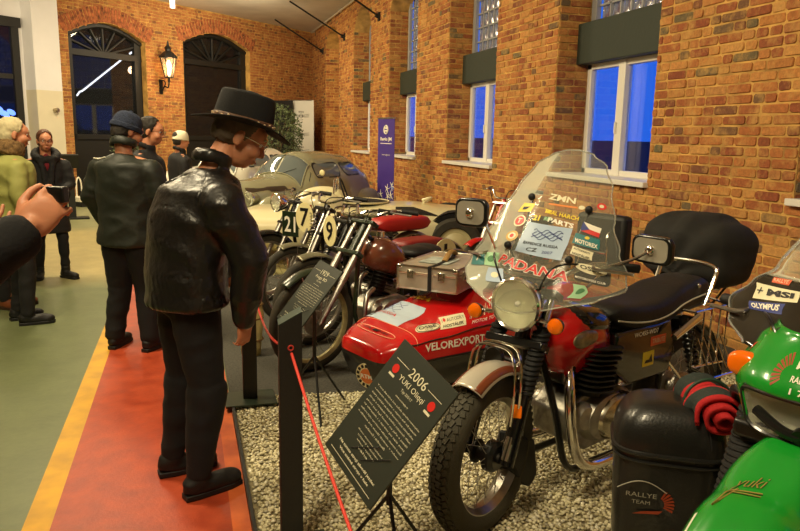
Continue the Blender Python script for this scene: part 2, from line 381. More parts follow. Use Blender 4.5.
# right-hand brick wall with arched recesses
recs = [(-1.4, .45, 1), (2.1, 3.95, 1), (5.62, 7.45, 1), (9.12, 10.98, 1), (12.6, 14.47, 1), (16.0, 17.72, 1), (19.46, 21.35, 0)]
ZS = 1.2; SPR = 4.12; RISE = .5
wr = MB()
def q(*p): wr.add(p, [tuple(range(len(p)))])
y0 = FY0
for (a, b, win) in recs:
    q((X_W, y0, 0), (X_W, a, 0), (X_W, a, ZC), (X_W, y0, ZC))
    zs = ZS if win else .0
    if win: q((X_W, a, 0), (X_W, b, 0), (X_W, b, zs), (X_W, a, zs)); q((X_W, a, zs), (X_W, b, zs), (X_W+REC, b, zs), (X_W+REC, a, zs))
    q((X_W, a, zs), (X_W+REC, a, zs), (X_W+REC, a, SPR), (X_W, a, SPR)); q((X_W, b, zs), (X_W+REC, b, zs), (X_W+REC, b, SPR), (X_W, b, SPR))
    n = 14
    def az(t): return SPR+RISE*math.sin(PI*t)**.75
    for i in range(n):
        t0, t1 = i/n, (i+1)/n; ya, yb = a+(b-a)*t0, a+(b-a)*t1
        q((X_W, ya, az(t0)), (X_W, yb, az(t1)), (X_W, yb, ZC), (X_W, ya, ZC))
        q((X_W, ya, az(t0)), (X_W, yb, az(t1)), (X_W+REC, yb, az(t1)), (X_W+REC, ya, az(t0)))
    # back of the recess around the window opening
    if win:
        for (u0_, u1_, v0, v1) in ((a, b, 4.7, ZC), (a-.3, a+.02, zs, 4.7), (b-.04, b+.3, zs, 4.7)):
            q((X_W+REC, u0_, v0), (X_W+REC, u1_, v0), (X_W+REC, u1_, v1), (X_W+REC, u0_, v1))
    else: q((X_W+REC, a, 0), (X_W+REC, b, 0), (X_W+REC, b, ZC), (X_W+REC, a, ZC))
    y0 = b
q((X_W, y0, 0), (X_W, 24.2, 0), (X_W, 24.2, ZC), (X_W, y0, ZC))
MORT = mat('yellow lime mortar', sl((204, 160, 88)), .95, bump=.5, bscale=60, var=.35, vscale=5, dirt=sl((176, 134, 74)))
wr_o = struct(wr.build('wall_right', MORT, smooth=0, uv=True, fix=False))
bk_ = Bricks(5); XD, YD, ZD = Vector((1, 0, 0)), Vector((0, 1, 0)), Vector((0, 0, 1)); nrow = int(ZC/ROW)
for k in range(nrow):
    z = k*ROW; zm = z+ROW/2; spans = []; y = 1.2
    for (a, b, win) in recs:
        if b < 1.2: continue
        zs = ZS if win else 0
        if zm < zs or zm > SPR+RISE-.02: continue
        if zm <= SPR: o0, o1 = a, b
        else:
            t = math.asin(min(1, ((zm-SPR)/RISE)**(1/.75)))/PI; o0, o1 = a+(b-a)*t, b-(b-a)*t
        spans.append((y, o0)); y = o1
    spans.append((y, 24.0))
    for (u0_, u1_) in spans: bk_.row(Vector((X_W, 0, 0)), YD, ZD, -XD, z, u0_, u1_, k)
    for (a, b, win) in recs:
        if b < 1.2: continue
        if zm > (ZS+.03 if win else 0) and zm < SPR: bk_.row(Vector((X_W, b, 0)), XD, ZD, -YD, z, 0.0, REC-.04, k); bk_.row(Vector((X_W, a, 0)), XD, ZD, YD, z, 0.0, REC-.04, k)
        if not win and zm < SPR: bk_.row(Vector((X_W+REC, 0, 0)), YD, ZD, -XD, z, a, b, k)
bk_.build('brick_facing', BRKI, wr_o); print('bricks', len(bk_.f)//9)
# windows of the recesses
GLASSW = mat('window glass', (.85, .9, 1), .02, trans=1, ior=1.45)
SKYB = mat('glass block', sl((120, 135, 190)), .12, trans=.75, bump=.5, bscale=30)
YARD = mat('yard wall at dusk', sl((60, 66, 90)), .9, bump=.3)
def window(i, a, b):
    px = X_W+REC
    root = MB(); top = 2.47
    fr = MB()      # casement frames
    ya, yb = a+.03, b-.06; ym = (ya+yb)/2+.17
    for (c, d) in (((ya, yb), None),):
        fr.box((px-.03, (ya+yb)/2, ZS+.05), (.08, yb-ya, .09)); fr.box((px-.03, (ya+yb)/2, top-.03), (.08, yb-ya, .07))
        fr.box((px-.03, ya+.04, (ZS+top)/2), (.08, .08, top-ZS)); fr.box((px-.03, yb-.04, (ZS+top)/2), (.08, .08, top-ZS)); fr.box((px-.035, ym, (ZS+top)/2), (.1, .13, top-ZS))
    o = struct(fr.build('window_%d' % i, WHITEF, bevel=.006, smooth=0)); o['label'] = 'white casement window in a brick recess'
    g = MB().box((px-.02, (ya+yb)/2, (ZS+top)/2), (.012, yb-ya-.1, top-ZS-.1)).build('pane', GLASSW, o, smooth=0)
    h = MB().box((px-.095, ym+.03, 1.75), (.03, .02, .12)); h.build('window_handle', WHITEF, o, bevel=.004, smooth=0)
    sill = MB().box((X_W+REC/2-.02, (a+b)/2, ZS+.012), (REC+.08, b-a+.04, .05)); struct(sill.build('window_sill', WHITEF, o, bevel=.006, smooth=0))
    bdm = MB().box((px-.1, (a+b)/2+.0, 2.69), (.2, b-a-.02, .45)); bdm.build('boarded_panel', DGREEN, o, bevel=.01, smooth=0)
    up = MB()      # upper light of glass blocks
    z0, z1 = 2.9, 4.6
    up.box((px-.02, ya+.05, (z0+z1)/2), (.06, .1, z1-z0)); up.box((px-.02, yb-.02, (z0+z1)/2), (.06, .1, z1-z0)); up.box((px-.02, (ya+yb)/2, z0+.03), (.06, yb-ya, .05))
    ny = 8; sy = (yb-ya-.2)/ny
    for k in range(1, ny): up.box((px-.0, ya+.1+k*sy, (z0+z1)/2), (.03, .022, z1-z0))
    nz = 8; sz = (z1-z0)/nz
    for k in range(1, nz): up.box((px-.0, (ya+yb)/2, z0+k*sz), (.03, yb-ya-.1, .022))
    up.build('upper_window_frame', mat('pale grey frame', sl((150, 150, 150)), .6) , o, smooth=0)
    gb = MB().grid(lambda u, v: (px+.012+.012*math.sin(u*ny*PI*2)*math.sin(v*nz*PI*2), ya+.1+u*(yb-ya-.2), z0+v*(z1-z0)), 64, 64)
    gb.build('glass_blocks', SKYB, o)
    return o
for i, (a, b, wn) in enumerate(recs):
    if wn: window(i+1, a, b)
# something outside for the glass to show: a low yard wall and a shed roof
yd = MB().box((9, 8, 1.0), (.3, 40, 1.2)); struct(yd.build('trim_1', YARD, smooth=0))
# back wall, set obliquely, with two arched openings
archs = [(.46, 2.56, 3.80, 4.12), (3.76, 6.25, 3.98, 4.32)]
bw = MB(Matrix(((bd.x, bn.x, 0, A_.x), (bd.y, bn.y, 0, A_.y), (0, 0, 1, 0), (0, 0, 0, 1))))
bwf = MB(); DEP = .28
def bq(mb, *p): mb.add([Vector(x) for x in p], [tuple(range(len(p)))])
s0 = -.1
for (a, b, sp, tp) in archs:
    bq(bwf, (s0, 0, 0), (a, 0, 0), (a, 0, ZC), (s0, 0, ZC))
    bq(bwf, (a, 0, 0), (a, -DEP, 0), (a, -DEP, sp), (a, 0, sp)); bq(bwf, (b, 0, 0), (b, -DEP, 0), (b, -DEP, sp), (b, 0, sp))
    n = 16; az = lambda t: sp+(tp-sp)*math.sin(PI*t)
    for i in range(n):
        t0, t1 = i/n, (i+1)/n; xa, xb = a+(b-a)*t0, a+(b-a)*t1
        bq(bwf, (xa, 0, az(t0)), (xb, 0, az(t1)), (xb, 0, ZC), (xa, 0, ZC)); bq(bwf, (xa, 0, az(t0)), (xb, 0, az(t1)), (xb, -DEP, az(t1)), (xa, -DEP, az(t0)))
    s0 = b
bq(bwf, (s0, 0, 0), (BL+.02, 0, 0), (BL+.02, 0, ZC), (s0, 0, ZC))
wb_ = bwf.build('wall_back', MORT, smooth=0, uv=True, fix=False)
wb_.location = A_; wb_.rotation_euler = (0, 0, BANG)
# local y must run towards the hall: mirror by building with -y; the frame below uses y = -distance into the hall
struct(wb_)
for o_ in (wb_,):
    for v in o_.data.vertices: v.co.y = -v.co.y
bk2 = Bricks(8)
for k in range(int(ZC/ROW)):
    z = k*ROW; zm = z+ROW/2; u = 0.0; sp_ = []
    for (a, b, sp, tp) in archs:
        if zm < sp: o0, o1 = a, b
        elif zm < tp-.02: t = math.asin((zm-sp)/(tp-sp))/PI; o0, o1 = a+(b-a)*t, b-(b-a)*t
        else: continue
        sp_.append((u, o0)); u = o1
    sp_.append((u, BL))
    for (u0_, u1_) in sp_: bk2.row(Vector((0, 0, 0)), Vector((1, 0, 0)), Vector((0, 0, 1)), Vector((0, -1, 0)), z, u0_, u1_, k)
bk2.build('brick_facing', BRKB, wb_)
# header courses standing over each arch
for k, (a, b, sp, tp) in enumerate(archs):
    m = MB(); n = 30
    for i in range(n):
        t = (i+.5)/n; x = a-.12+(b-a+.24)*t; z = sp+(tp-sp)*math.sin(PI*max(0, min(1, (x-a)/(b-a)))); sl_ = (tp-sp)*PI/(b-a)*math.cos(PI*(x-a)/(b-a))
        ang = -math.atan(sl_*.9)-(t-.5)*-.0
        d = Vector((math.sin(-math.atan(sl_)), 0, math.cos(math.atan(sl_))))
        c = Vector((x, -.0, z))+d*.19
        m.box(c, (.068, .03, .36), (0, math.atan2(d.x, d.z), 0))
    o = m.build('trim_%d' % (k+2), mat('arch brick', sl((176, 102, 62)), .85, bump=.3, var=.5, vscale=9, dirt=sl((120, 66, 44))), smooth=0, bevel=.006); o.location = A_; o.rotation_euler = (0, 0, BANG); struct(o)
# dark glazed doors in the arches
for k, (a, b, sp, tp) in enumerate(archs):
    fr = MB(); y = DEP-.05; c = (a+b)/2; tz = [3.40, 3.50][k]
    n = 20
    arc = [(a+(b-a)*i/n, sp+(tp-sp)*math.sin(PI*i/n)) for i in range(n+1)]
    fr.tube([(x, y-.03, z-.05) for x, z in arc], .07, 6)
    for x in (a+.1, b-.1): fr.box((x, y, sp/2), (.2, .1, sp+.06))
    fr.box((c, y, tz), (b-a, .12, .14)); fr.box((c, y, 1.45), (b-a, .1, .12))
    for i in range(1, 8):        # fan bars
        t = PI*i/8; L_ = (b-a)*.47
        e = Vector((c+L_*math.cos(t), y, 0)); x = e.x; e.z = min(tz+L_*math.sin(t)*.75, sp+(tp-sp)*math.sin(PI*(x-a)/(b-a))-.03)
        fr.tube([(c, y, tz), e], .028, 6)
    bl = MB().box((c, y+.02, .72), (b-a, .06, 1.46)); 
    o = fr.build('door_%d' % (k+1), DFRAME, smooth=0); o.location = A_; o.rotation_euler = (0, 0, BANG); struct(o)
    o['label'] = 'arched dark glazed door with a fan light'
    bl.build('lower_panel', DFRAME, o, smooth=0)
    g = MB().box((c, y+.03, 2.6), (b-a-.1, .012, 2.4)).build('pane', mat('smoked glass', (.10, .11, .13), .03, trans=.92, ior=1.5), o, smooth=0)
    g2 = MB().prism([(c, tz)]+[(x, z) for x, z in arc][::-1], y+.024, y+.036).build('fan_pane', mat('smoked glass'), o, smooth=0)
    # dim space behind the glass
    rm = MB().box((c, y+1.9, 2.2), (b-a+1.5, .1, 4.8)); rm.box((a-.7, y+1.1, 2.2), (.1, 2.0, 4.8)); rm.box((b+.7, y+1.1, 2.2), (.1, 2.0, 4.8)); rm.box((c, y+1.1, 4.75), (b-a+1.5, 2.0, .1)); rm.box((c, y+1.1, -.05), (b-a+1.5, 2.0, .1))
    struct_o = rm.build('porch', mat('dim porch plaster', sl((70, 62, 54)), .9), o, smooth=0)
# lamp reflection built as a glowing tube behind the first pane, in two lengths
def bp_(s, d, z): return A_+bd*s-bn*d+Vector((0, 0, z))
TUBE = mat('tube reflection glow', (1, 1, 1), .4, emit=(1, .97, .9), estr=9)
tl = thing('tube_light_reflection', 'long bright white tube-lamp reflection slanting in the left arched glass door, built as a glowing tube behind it', 'light', bp_(1.5, 1.0, 2.9), BANG)
MB().tube([(-.25, 0, -.46), (-.17, 0, -.36), (-.10, 0, -.34), (1.1, 0, .54)], .022, 8).build('tube', TUBE, tl)
MB().tube([(1.34, 0, .70), (1.70, 0, .94)], .024, 8).build('tube', TUBE, tl)
MB().tube([(-.2, .05, -.37), (1.72, .05, .96)], .012, 6).build('rail', BLACKM, tl)
# pale column at the left end and plastered wall beyond it
cm = MB(Matrix.Translation(A_) @ Matrix.Rotation(BANG, 4, 'Z')).box((-.31, -.12, 2.44/2), (.60, .55, 2.44)); struct(cm.build('wall_column', CREAM, smooth=0))
cm = MB(Matrix.Translation(A_) @ Matrix.Rotation(BANG, 4, 'Z')).box((-.31, -.12, (2.44+ZC)/2), (.60, .55, ZC-2.44)); struct(cm.build('trim_4', LILAC, smooth=0))
cm = MB(Matrix.Translation(A_) @ Matrix.Rotation(BANG, 4, 'Z')).box((-2.7, .1, ZC/2), (4.4, .2, ZC)); struct(cm.build('wall_left', LILAC, smooth=0))
dk = MB(Matrix.Translation(A_) @ Matrix.Rotation(BANG, 4, 'Z')); dk.box((-1.67, -.03, 3.82), (2.0, .12, .2)); dk.box((-.80, -.02, 2.0), (.16, .1, 3.6)); dk.box((-1.7, -.02, 2.7), (1.6, .08, .1)); dk.box((-2.6, -.02, 2.0), (.16, .1, 3.6))
o = dk.build('window_8', DFRAME, smooth=0); struct(o)
g = MB(Matrix.Translation(A_) @ Matrix.Rotation(BANG, 4, 'Z')).box((-1.75, -.015, 2.0), (1.8, .02, 3.5)).build('pane', mat('blue dusk pane', sl((10, 14, 40)), .04, ior=1.5), o, smooth=0)
nl = thing('blue_glint', 'small blue glints in the dark window at the far left, made as glowing spots', 'light', A_, BANG)
for i, (x, z) in enumerate([(-1.25, 3.15), (-1.0, 1.95), (-1.12, 1.9), (-1.22, 1.97)]): MB().ell((x, -.05, z), (.1, .015, .03 if i == 0 else .06), (0, .4*i, 0), 10, 6).build('lamp', mat('blue glow', (.05, .1, .6), .5, emit=(.12, .25, 1), estr=1.2), nl, smooth=180)  # blue glints on the glass, drawn as glowing spots
kn = MB(Matrix.Translation(A_) @ Matrix.Rotation(BANG, 4, 'Z')).cyl((-.22, -.39, 2.02), (-.22, -.5, 2.02), .05); kn.cyl((-.22, -.5, 2.02), (-.22, -.53, 2.02), .035)
tag(kn.build('wall_fitting', mat('steel fitting', sl((170, 160, 140)), .3, 1), smooth=35), 'small round metal fitting on the pale column', 'fitting')
# closing walls outside the view
struct(MB().box((-7.0, 6.5, ZC/2), (.2, 19.5, ZC)).build('wall_side', PLASTER, smooth=0))
struct(MB().box((-1.2, FY0, ZC/2), (11.8, .2, ZC)).build('wall_rear', PLASTER, smooth=0))
# tie rods between wall and ceiling, and the conduit under the ceiling
for (y, z) in ((18.73, 4.13), (15.25, 4.13), (21.75, 4.08)):
    m = MB().tube([(X_W-.02, y, z), (X_W-1.5, y-.42, ZC-.03)], .022, 8); m.box((X_W-.02, y, z), (.04, .14, .18)); m.cyl((X_W-.1, y, z+.03), (X_W-.02, y, z), .045)
    lab = {18.73: 'black tie rod slanting from the brick pier to the ceiling, middle one of three', 15.25: 'black tie rod nearest the camera, cut by the top edge', 21.75: 'black tie rod nearest the far corner', 11.8: 'black tie rod high on the pier near the second window'}[y]
    tag(m.build('tie_rod', BLACKM), lab, 'rod', 'tie rods of the roof')
m = MB().tube([(X_W-.09, 10, ZC-.06), (X_W-.09, 23.3, ZC-.06)], .02, 8)
for y in range(11, 24, 2): m.box((X_W-.07, y, ZC-.05), (.05, .04, .08))
tag(m.build('cable_conduit', mat('grey conduit', sl((190, 180, 160)), .5)), 'thin pale conduit running under the ceiling along the brick wall', 'pipe')
# hanging tube lamp
t = thing('pendant_lamp', 'white glowing tube lamp hanging from the ceiling in front of the end wall', 'lamp', (-.15, 18.2, 4.45))
MB().cyl((0, 0, .04), (0, 0, .36), .05).build('glow_tube', mat('lit lamp glass', (1, 1, 1), .4, emit=(1, .9, .7), estr=7), t); MB().cyl((0, 0, .36), (0, 0, .44), .06).build('lamp_cap', BLACKM, t)
# wall lantern
ln = wp(2.98, 0, 0); t = thing('wall_lantern', 'black iron carriage lantern lit on the brick between the two arches', 'lantern', (ln.x, ln.y, 2.55), BANG-PI/2)
# local +x points to the hall
def lm(n=6): return MB()
ax = .34
m = MB().tube(bez([(0, 0, .02), (.06, 0, .1), (.16, 0, .2), (.3, 0, .18), (ax, 0, .34)]), .018, 8); m.box((.015, 0, .2), (.03, .1, .36)); m.tube(bez([(.02, 0, .3), (.12, 0, .36), (.2, 0, .28), (.14, 0, .2)]), .012, 6); m.cyl((ax, 0, .3), (ax, 0, .42), .03); m.build('bracket', BLACKM, t)
cage = MB()
for i in range(6):
    a = PI/3*i; cage.tube([(ax+.1*math.cos(a), .1*math.sin(a), .42), (ax+.2*math.cos(a), .2*math.sin(a), .92)], .012, 6)
for r_, z in ((.1, .42), (.2, .92)):
    cage.tube([(ax+r_*math.cos(PI/3*i), r_*math.sin(PI/3*i), z) for i in range(6)], .014, 6, closed=True)
cage.build('cage', BLACKM, t)
m = MB().lathe([(.235, .92), (.2, .97), (.1, 1.06), (.075, 1.07), (.075, 1.13), (.1, 1.14), (.03, 1.22), (.02, 1.3), (.001, 1.34)], (ax, 0, 0), 'Z', 6)
for i in range(6): m.cyl((ax+.225*math.cos(PI/3*i), .225*math.sin(PI/3*i), .9), (ax+.225*math.cos(PI/3*i), .225*math.sin(PI/3*i), 1.02), .012, .002, 6)
m.build('roof_cap', BLACKM, t, smooth=20)
MB().lathe([(.09, .43), (.185, .9)], (ax, 0, 0), 'Z', 6).build('panes', mat('lantern glass', (1, .9, .75), .25, trans=.85, ior=1.3), t, smooth=0, solid=.004)
MB().ell((ax, 0, .66), (.055, .055, .19)).build('bulb', mat('lantern glow', (1, .8, .5), .4, emit=(1, .62, .3), estr=12), t)
pl = bpy.data.lights.new('lantern_light', 'POINT'); pl.energy = 14; pl.color = (1, .6, .3); pl.shadow_soft_size = .1
po = bpy.data.objects.new('lantern_light', pl); COL.objects.link(po); po.location = Vector((ln.x, ln.y, 3.2))+bn*.62

# ------------------------------------------------------------------ floor coverings
RED = mat('red floor paint', sl((180, 74, 42)), .42, bump=.15, bscale=60, var=.16, vscale=9, dirt=sl((168, 62, 36)))
EDGE = mat('orange floor border', sl((214, 108, 54)), .6, bump=.1, var=.3, vscale=5, dirt=sl((196, 80, 40)))
YEL = mat('yellow floor line', sl((214, 160, 36)), .5, var=.25, vscale=6)
struct(MB().box((-.22, 5.2, .004), (.72, 16.6, .008)).build('trim_5', RED, smooth=0))
struct(MB().box((.175, 5.2, .005), (.075, 16.6, .01)).build('trim_6', EDGE, smooth=0))
struct(MB().box((-.635, 5.2, .003), (.11, 16.6, .006)).build('trim_7', YEL, smooth=0))
struct(MB().box((.222, .4, .02), (.016, 7.2, .04)).build('trim_8', DFRAME, smooth=0))
# grey carpet under the older machines
CARPET = mat('charcoal carpet', sl((78, 76, 68)), .95, bump=.6, bscale=160, var=.45, vscale=70)
GEL, GER = 4.2, 3.86     # where gravel meets carpet at the left / right
cp = MB().add([(.22, GEL, 0), (4.1, GER-.06, 0), (4.1, 8, 0), (.22, 8, 0), (.22, GEL, .016), (4.1, GER-.06, .016), (4.1, 8, .016), (.22, 8, .016)], [(0, 3, 2, 1), (4, 5, 6, 7), (0, 1, 5, 4), (1, 2, 6, 5), (2, 3, 7, 6), (3, 0, 4, 7)])
tag(cp.build('floor_carpet', CARPET, smooth=0), 'charcoal carpet laid under the old motorcycles behind the gravel', 'carpet')
# gravel bed: a thin bed plus pebbles
GRAV = bpy.data.materials.new('pebble gravel'); GRAV.use_nodes = True
nt = GRAV.node_tree; b = nt.nodes['Principled BSDF']; ge = nt.nodes.new('ShaderNodeNewGeometry'); rp = nt.nodes.new('ShaderNodeValToRGB')
els = [(0, (160, 150, 116)), (.25, (214, 204, 164)), (.5, (234, 226, 190)), (.72, (196, 186, 150)), (.88, (244, 238, 212)), (1, (130, 120, 98))]
while len(rp.color_ramp.elements) < len(els): rp.color_ramp.elements.new(.5)
for e, (p_, c) in zip(rp.color_ramp.elements, els): e.position = p_; e.color = sl(c)
nt.links.new(ge.outputs['Random Per Island'], rp.inputs[0]); nt.links.new(rp.outputs[0], b.inputs['Base Color']); b.inputs['Roughness'].default_value = .75
bed = MB().box((2.18, (GEL-3.0)/2, .006), (3.9, GEL+3.0, .012)); 
struct(bed.build('trim_9', mat('gravel bed', sl((150, 138, 104)), .95, bump=.8, bscale=90, var=.5, vscale=70), smooth=0))
def pebbles():
    rng = np.random.default_rng(3)
    bm = bmesh.new(); bmesh.ops.create_icosphere(bm, subdivisions=1, radius=1); bv = np.array([v.co[:] for v in bm.verts]); bf = np.array([[v.index for v in f.verts] for f in bm.faces]); bm.free()
    if len(bv) > 12:
        bm = bmesh.new(); bmesh.ops.create_icosphere(bm, subdivisions=1, radius=1); bm.free()
    pts = []
    def lay(x0, x1, y0, y1, sp):
        nx = int((x1-x0)/sp); ny = int((y1-y0)/sp)
        g = np.stack(np.meshgrid(np.linspace(x0, x1, nx), np.linspace(y0, y1, ny)), -1).reshape(-1, 2)
        g = g+rng.uniform(-.5, .5, g.shape)*sp
        return np.hstack([g, np.full((len(g), 1), sp)])
    P = np.vstack([lay(.24, 3.95, 1.5, 4.2, .0168), lay(.24, 3.95, .2, 1.5, .05)])
    edge = GEL+(GER-GEL)*(P[:, 0]-.24)/3.2
    P = P[(P[:, 1] < edge-.01) & (P[:, 0] > .245)]
    # drop what no camera near the photograph's could see
    P = P[(P[:, 1] > .2)]
    n = len(P); sz = P[:, 2:3]*rng.uniform(.42, .70, (n, 1)); S = sz*np.hstack([rng.uniform(.8, 1.3, (n, 1)), rng.uniform(.7, 1.1, (n, 1)), rng.uniform(.45, .8, (n, 1))])
    q_ = rng.normal(size=(n, 4)); q_[:, 3] += 0; q_ /= np.linalg.norm(q_, axis=1)[:, None]
    a = rng.uniform(0, 2*np.pi, n); tl_ = rng.normal(0, .35, n); ca, sa, ct, st = np.cos(a), np.sin(a), np.cos(tl_), np.sin(tl_)
    jit = rng.uniform(.82, 1.18, (n, len(bv), 1))
    V = bv[None]*jit*S[:, None, :]
    x = V[..., 0]; y = V[..., 1]; z = V[..., 2]
    x, z = x*ct[:, None]+z*st[:, None], -x*st[:, None]+z*ct[:, None]
    x, y = x*ca[:, None]-y*sa[:, None], x*sa[:, None]+y*ca[:, None]
    V = np.stack([x, y, z], -1)+np.stack([P[:, 0], P[:, 1], .014+rng.uniform(0, .010, n)], -1)[:, None, :]
    F = (bf[None]+(np.arange(n)*len(bv))[:, None, None]).reshape(-1, 3)
    me = bpy.data.meshes.new('gravel'); me.vertices.add(n*len(bv)); me.vertices.foreach_set('co', V.reshape(-1).astype(np.float32))
    me.loops.add(len(F)*3); me.loops.foreach_set('vertex_index', F.reshape(-1).astype(np.int32)); me.polygons.add(len(F)); me.polygons.foreach_set('loop_start', np.arange(0, len(F)*3, 3, dtype=np.int32))
    me.polygons.foreach_set('use_smooth', np.ones(len(F), bool)); me.update(); me.validate(); me.materials.append(GRAV)
    o = bpy.data.objects.new('gravel', me); COL.objects.link(o); print('pebbles', n, len(bv)); return o
tag(pebbles(), 'pale yellowish pebbles spread as a bed under the front motorcycles', 'gravel', kind='stuff')
# ------------------------------------------------------------------ shared machine materials
RUBBER = mat('tyre rubber', sl((44, 42, 36)), .8, bump=.3, bscale=120, var=.35, vscale=14, dirt=sl((74, 68, 52)))
RUBBLK = mat('black rubber', sl((20, 20, 20)), .6)
CHROME = mat('chrome', (.78, .76, .72), .12, 1)
STEEL = mat('brushed steel', (.5, .47, .42), .32, 1, var=.25, vscale=20)
ALU = mat('cast alloy', (.42, .40, .35), .42, .9, bump=.25, bscale=60, var=.4, vscale=18)
DARKM = mat('dark engine metal', sl((46, 43, 38)), .5, .6, bump=.3, bscale=50, var=.4, vscale=15)
BLKP = mat('black gloss paint', sl((14, 14, 14)), .15, coat=.8)
BLKF = mat('black frame enamel', sl((16, 16, 15)), .3, coat=.3)
BLKL = mat('black seat vinyl', sl((22, 21, 20)), .55, bump=.2, bscale=90)
REDP = mat('red gloss paint', sl((190, 18, 20)), .2, coat=.8)
AMBER = mat('amber lens', sl((226, 96, 8)), .15, coat=.6, emit=(.8, .22, .0), estr=.08)
LENS = mat('headlamp glass', (1, 1, .92), .06, trans=.92, ior=1.12, bump=.1, bscale=60)
REFL = mat('lamp reflector', (.80, .80, .62), .5, .35)
WPAINT = mat('white lettering', sl((232, 226, 208)), .5)
BPAINT = mat('black lettering', sl((20, 18, 18)), .5)
CREAMP = mat('cream plate paint', sl((226, 216, 160)), .45)
PLEXI = mat('clear screen plastic', (.93, .95, .9), .05)
def _plexi(m):
    nt = m.node_tree; b = nt.nodes['Principled BSDF']; b.inputs['Base Color'].default_value = (.75, .76, .66, 1); b.inputs['Roughness'].default_value = .07; b.inputs['Specular IOR Level'].default_value = .8
    t = nt.nodes.new('ShaderNodeBsdfTransparent'); t.inputs[0].default_value = (.95, .96, .92, 1); lw = nt.nodes.new('ShaderNodeLayerWeight'); lw.inputs[0].default_value = .22
    mr = nt.nodes.new('ShaderNodeMapRange'); mr.inputs[3].default_value = .06; mr.inputs[4].default_value = .55; mx = nt.nodes.new('ShaderNodeMixShader')
    nt.links.new(lw.outputs['Fresnel'], mr.inputs[0]); nt.links.new(mr.outputs[0], mx.inputs[0]); nt.links.new(t.outputs[0], mx.inputs[1]); nt.links.new(b.outputs[0], mx.inputs[2]); nt.links.new(mx.outputs[0], nt.nodes['Material Output'].inputs[0])
_plexi(PLEXI)
YSTK = mat('yellow sticker', sl((226, 200, 40)), .4)
RSTK = mat('red sticker', sl((206, 40, 32)), .4)
TSTK = mat('teal sticker', sl((20, 110, 112)), .4)
BSTK = mat('pale blue sticker', sl((158, 178, 200)), .4)
GSTK = mat('pale green sticker', sl((150, 196, 150)), .4)
CSTK = mat('cream sticker', sl((222, 214, 178)), .4)
NSTK = mat('navy sticker', sl((30, 44, 120)), .4)

def wheel(parent, r, tw, c, M=None, rimm=STEEL, hub=.07, drum=True, tread=0, ns=32, name='wheel', tyre=RUBBER, detail=True):
    """tyre with rim, spokes and hub as sub-parts; axle along local y"""
    Mx = (M or Matrix.Identity(4)) @ Matrix.Translation(c)
    t = MB(Mx); rr = r-tw*1.02
    prof = [(r-tw*1.65, -tw*.55), (r-tw*1.6, -tw*.8), (r-tw*1.2, -tw*1.0), (r-tw*.55, -tw*.93), (r-tw*.16, -tw*.62), (r, -tw*.22), (r, tw*.22), (r-tw*.16, tw*.62), (r-tw*.55, tw*.93), (r-tw*1.2, tw*1.0), (r-tw*1.6, tw*.8), (r-tw*1.65, tw*.55), (r-tw*1.7, 0)]
    prof.append(prof[0]); t.lathe(prof, (0, 0, 0), 'Y', 64)
    if tread:
        n = tread
        for k in range(n):
            a = 2*PI*k/n
            for row, (yy, zz, wd, tl_) in enumerate(((-.62, .135, .30, .5), (-.25, .01, .30, 0), (.12, .0, .30, 0), (.5, .1, .30, -.45))):
                aa = a+(.5 if row % 2 else 0)*2*PI/n
                rm = Matrix.Rotation(-aa, 4, 'Y') @ Matrix.Translation((0, yy*tw+.02*tw, r-zz*tw+.0005)) @ Matrix.Rotation(tl_, 4, 'X') @ Matrix.Rotation(.35*(1 if row % 2 else -1), 4, 'Z')
                vs = [rm @ Vector((x*PI*r/n*.80, y*wd*tw*.55, z*.006)) for x in (-1, 1) for y in (-1, 1) for z in (-1, 1)]
                t.add(vs, [(0, 1, 3, 2), (4, 6, 7, 5), (0, 4, 5, 1), (2, 3, 7, 6), (0, 2, 6, 4), (1, 5, 7, 3)])
    w_ = t.build(name, tyre, parent, smooth=40, fix=not tread)
    ri = r-tw*1.68
    m = MB(Mx).lathe([(ri, -tw*.72), (ri+.008, -tw*.75), (ri+.010, -tw*.6), (ri-.012, -tw*.3), (ri-.014, tw*.3), (ri+.010, tw*.6), (ri+.008, tw*.75), (ri, tw*.72), (ri-.02, tw*.28), (ri-.02, -tw*.28), (ri, -tw*.72)], (0, 0, 0), 'Y', 56)
    m.build('rim', rimm, w_)
    if detail:
        sp = MB(Mx)
        for k in range(ns):
            a = 2*PI*k/ns; sd = (1 if k % 2 else -1); b_ = a+(.55 if (k//2) % 2 else -.55)
            sp.tube([(hub*math.cos(b_), sd*tw*.75, hub*math.sin(b_)), ((ri-.014)*math.cos(a), sd*.006, (ri-.014)*math.sin(a))], .0016, 5, cap=False)
        sp.build('spokes', STEEL, w_, smooth=180)
    hb = MB(Mx); hb.lathe([(.001, -tw*1.25), (.02, -tw*1.25), (.022, -tw*.95), (hub*.85, -tw*.9), (hub, -tw*.8), (hub, -tw*.6), (.035, -tw*.5), (.035, tw*.3), (hub*1.15, tw*.35), (hub*1.25, tw*.5), (hub*1.25, tw*.85), (hub*.9, tw*.95), (.022, tw*1.0), (.02, tw*1.35), (.001, tw*1.35)], (0, 0, 0), 'Y', 28)
    hb.build('hub', ALU if drum else DARKM, w_)
    return w_

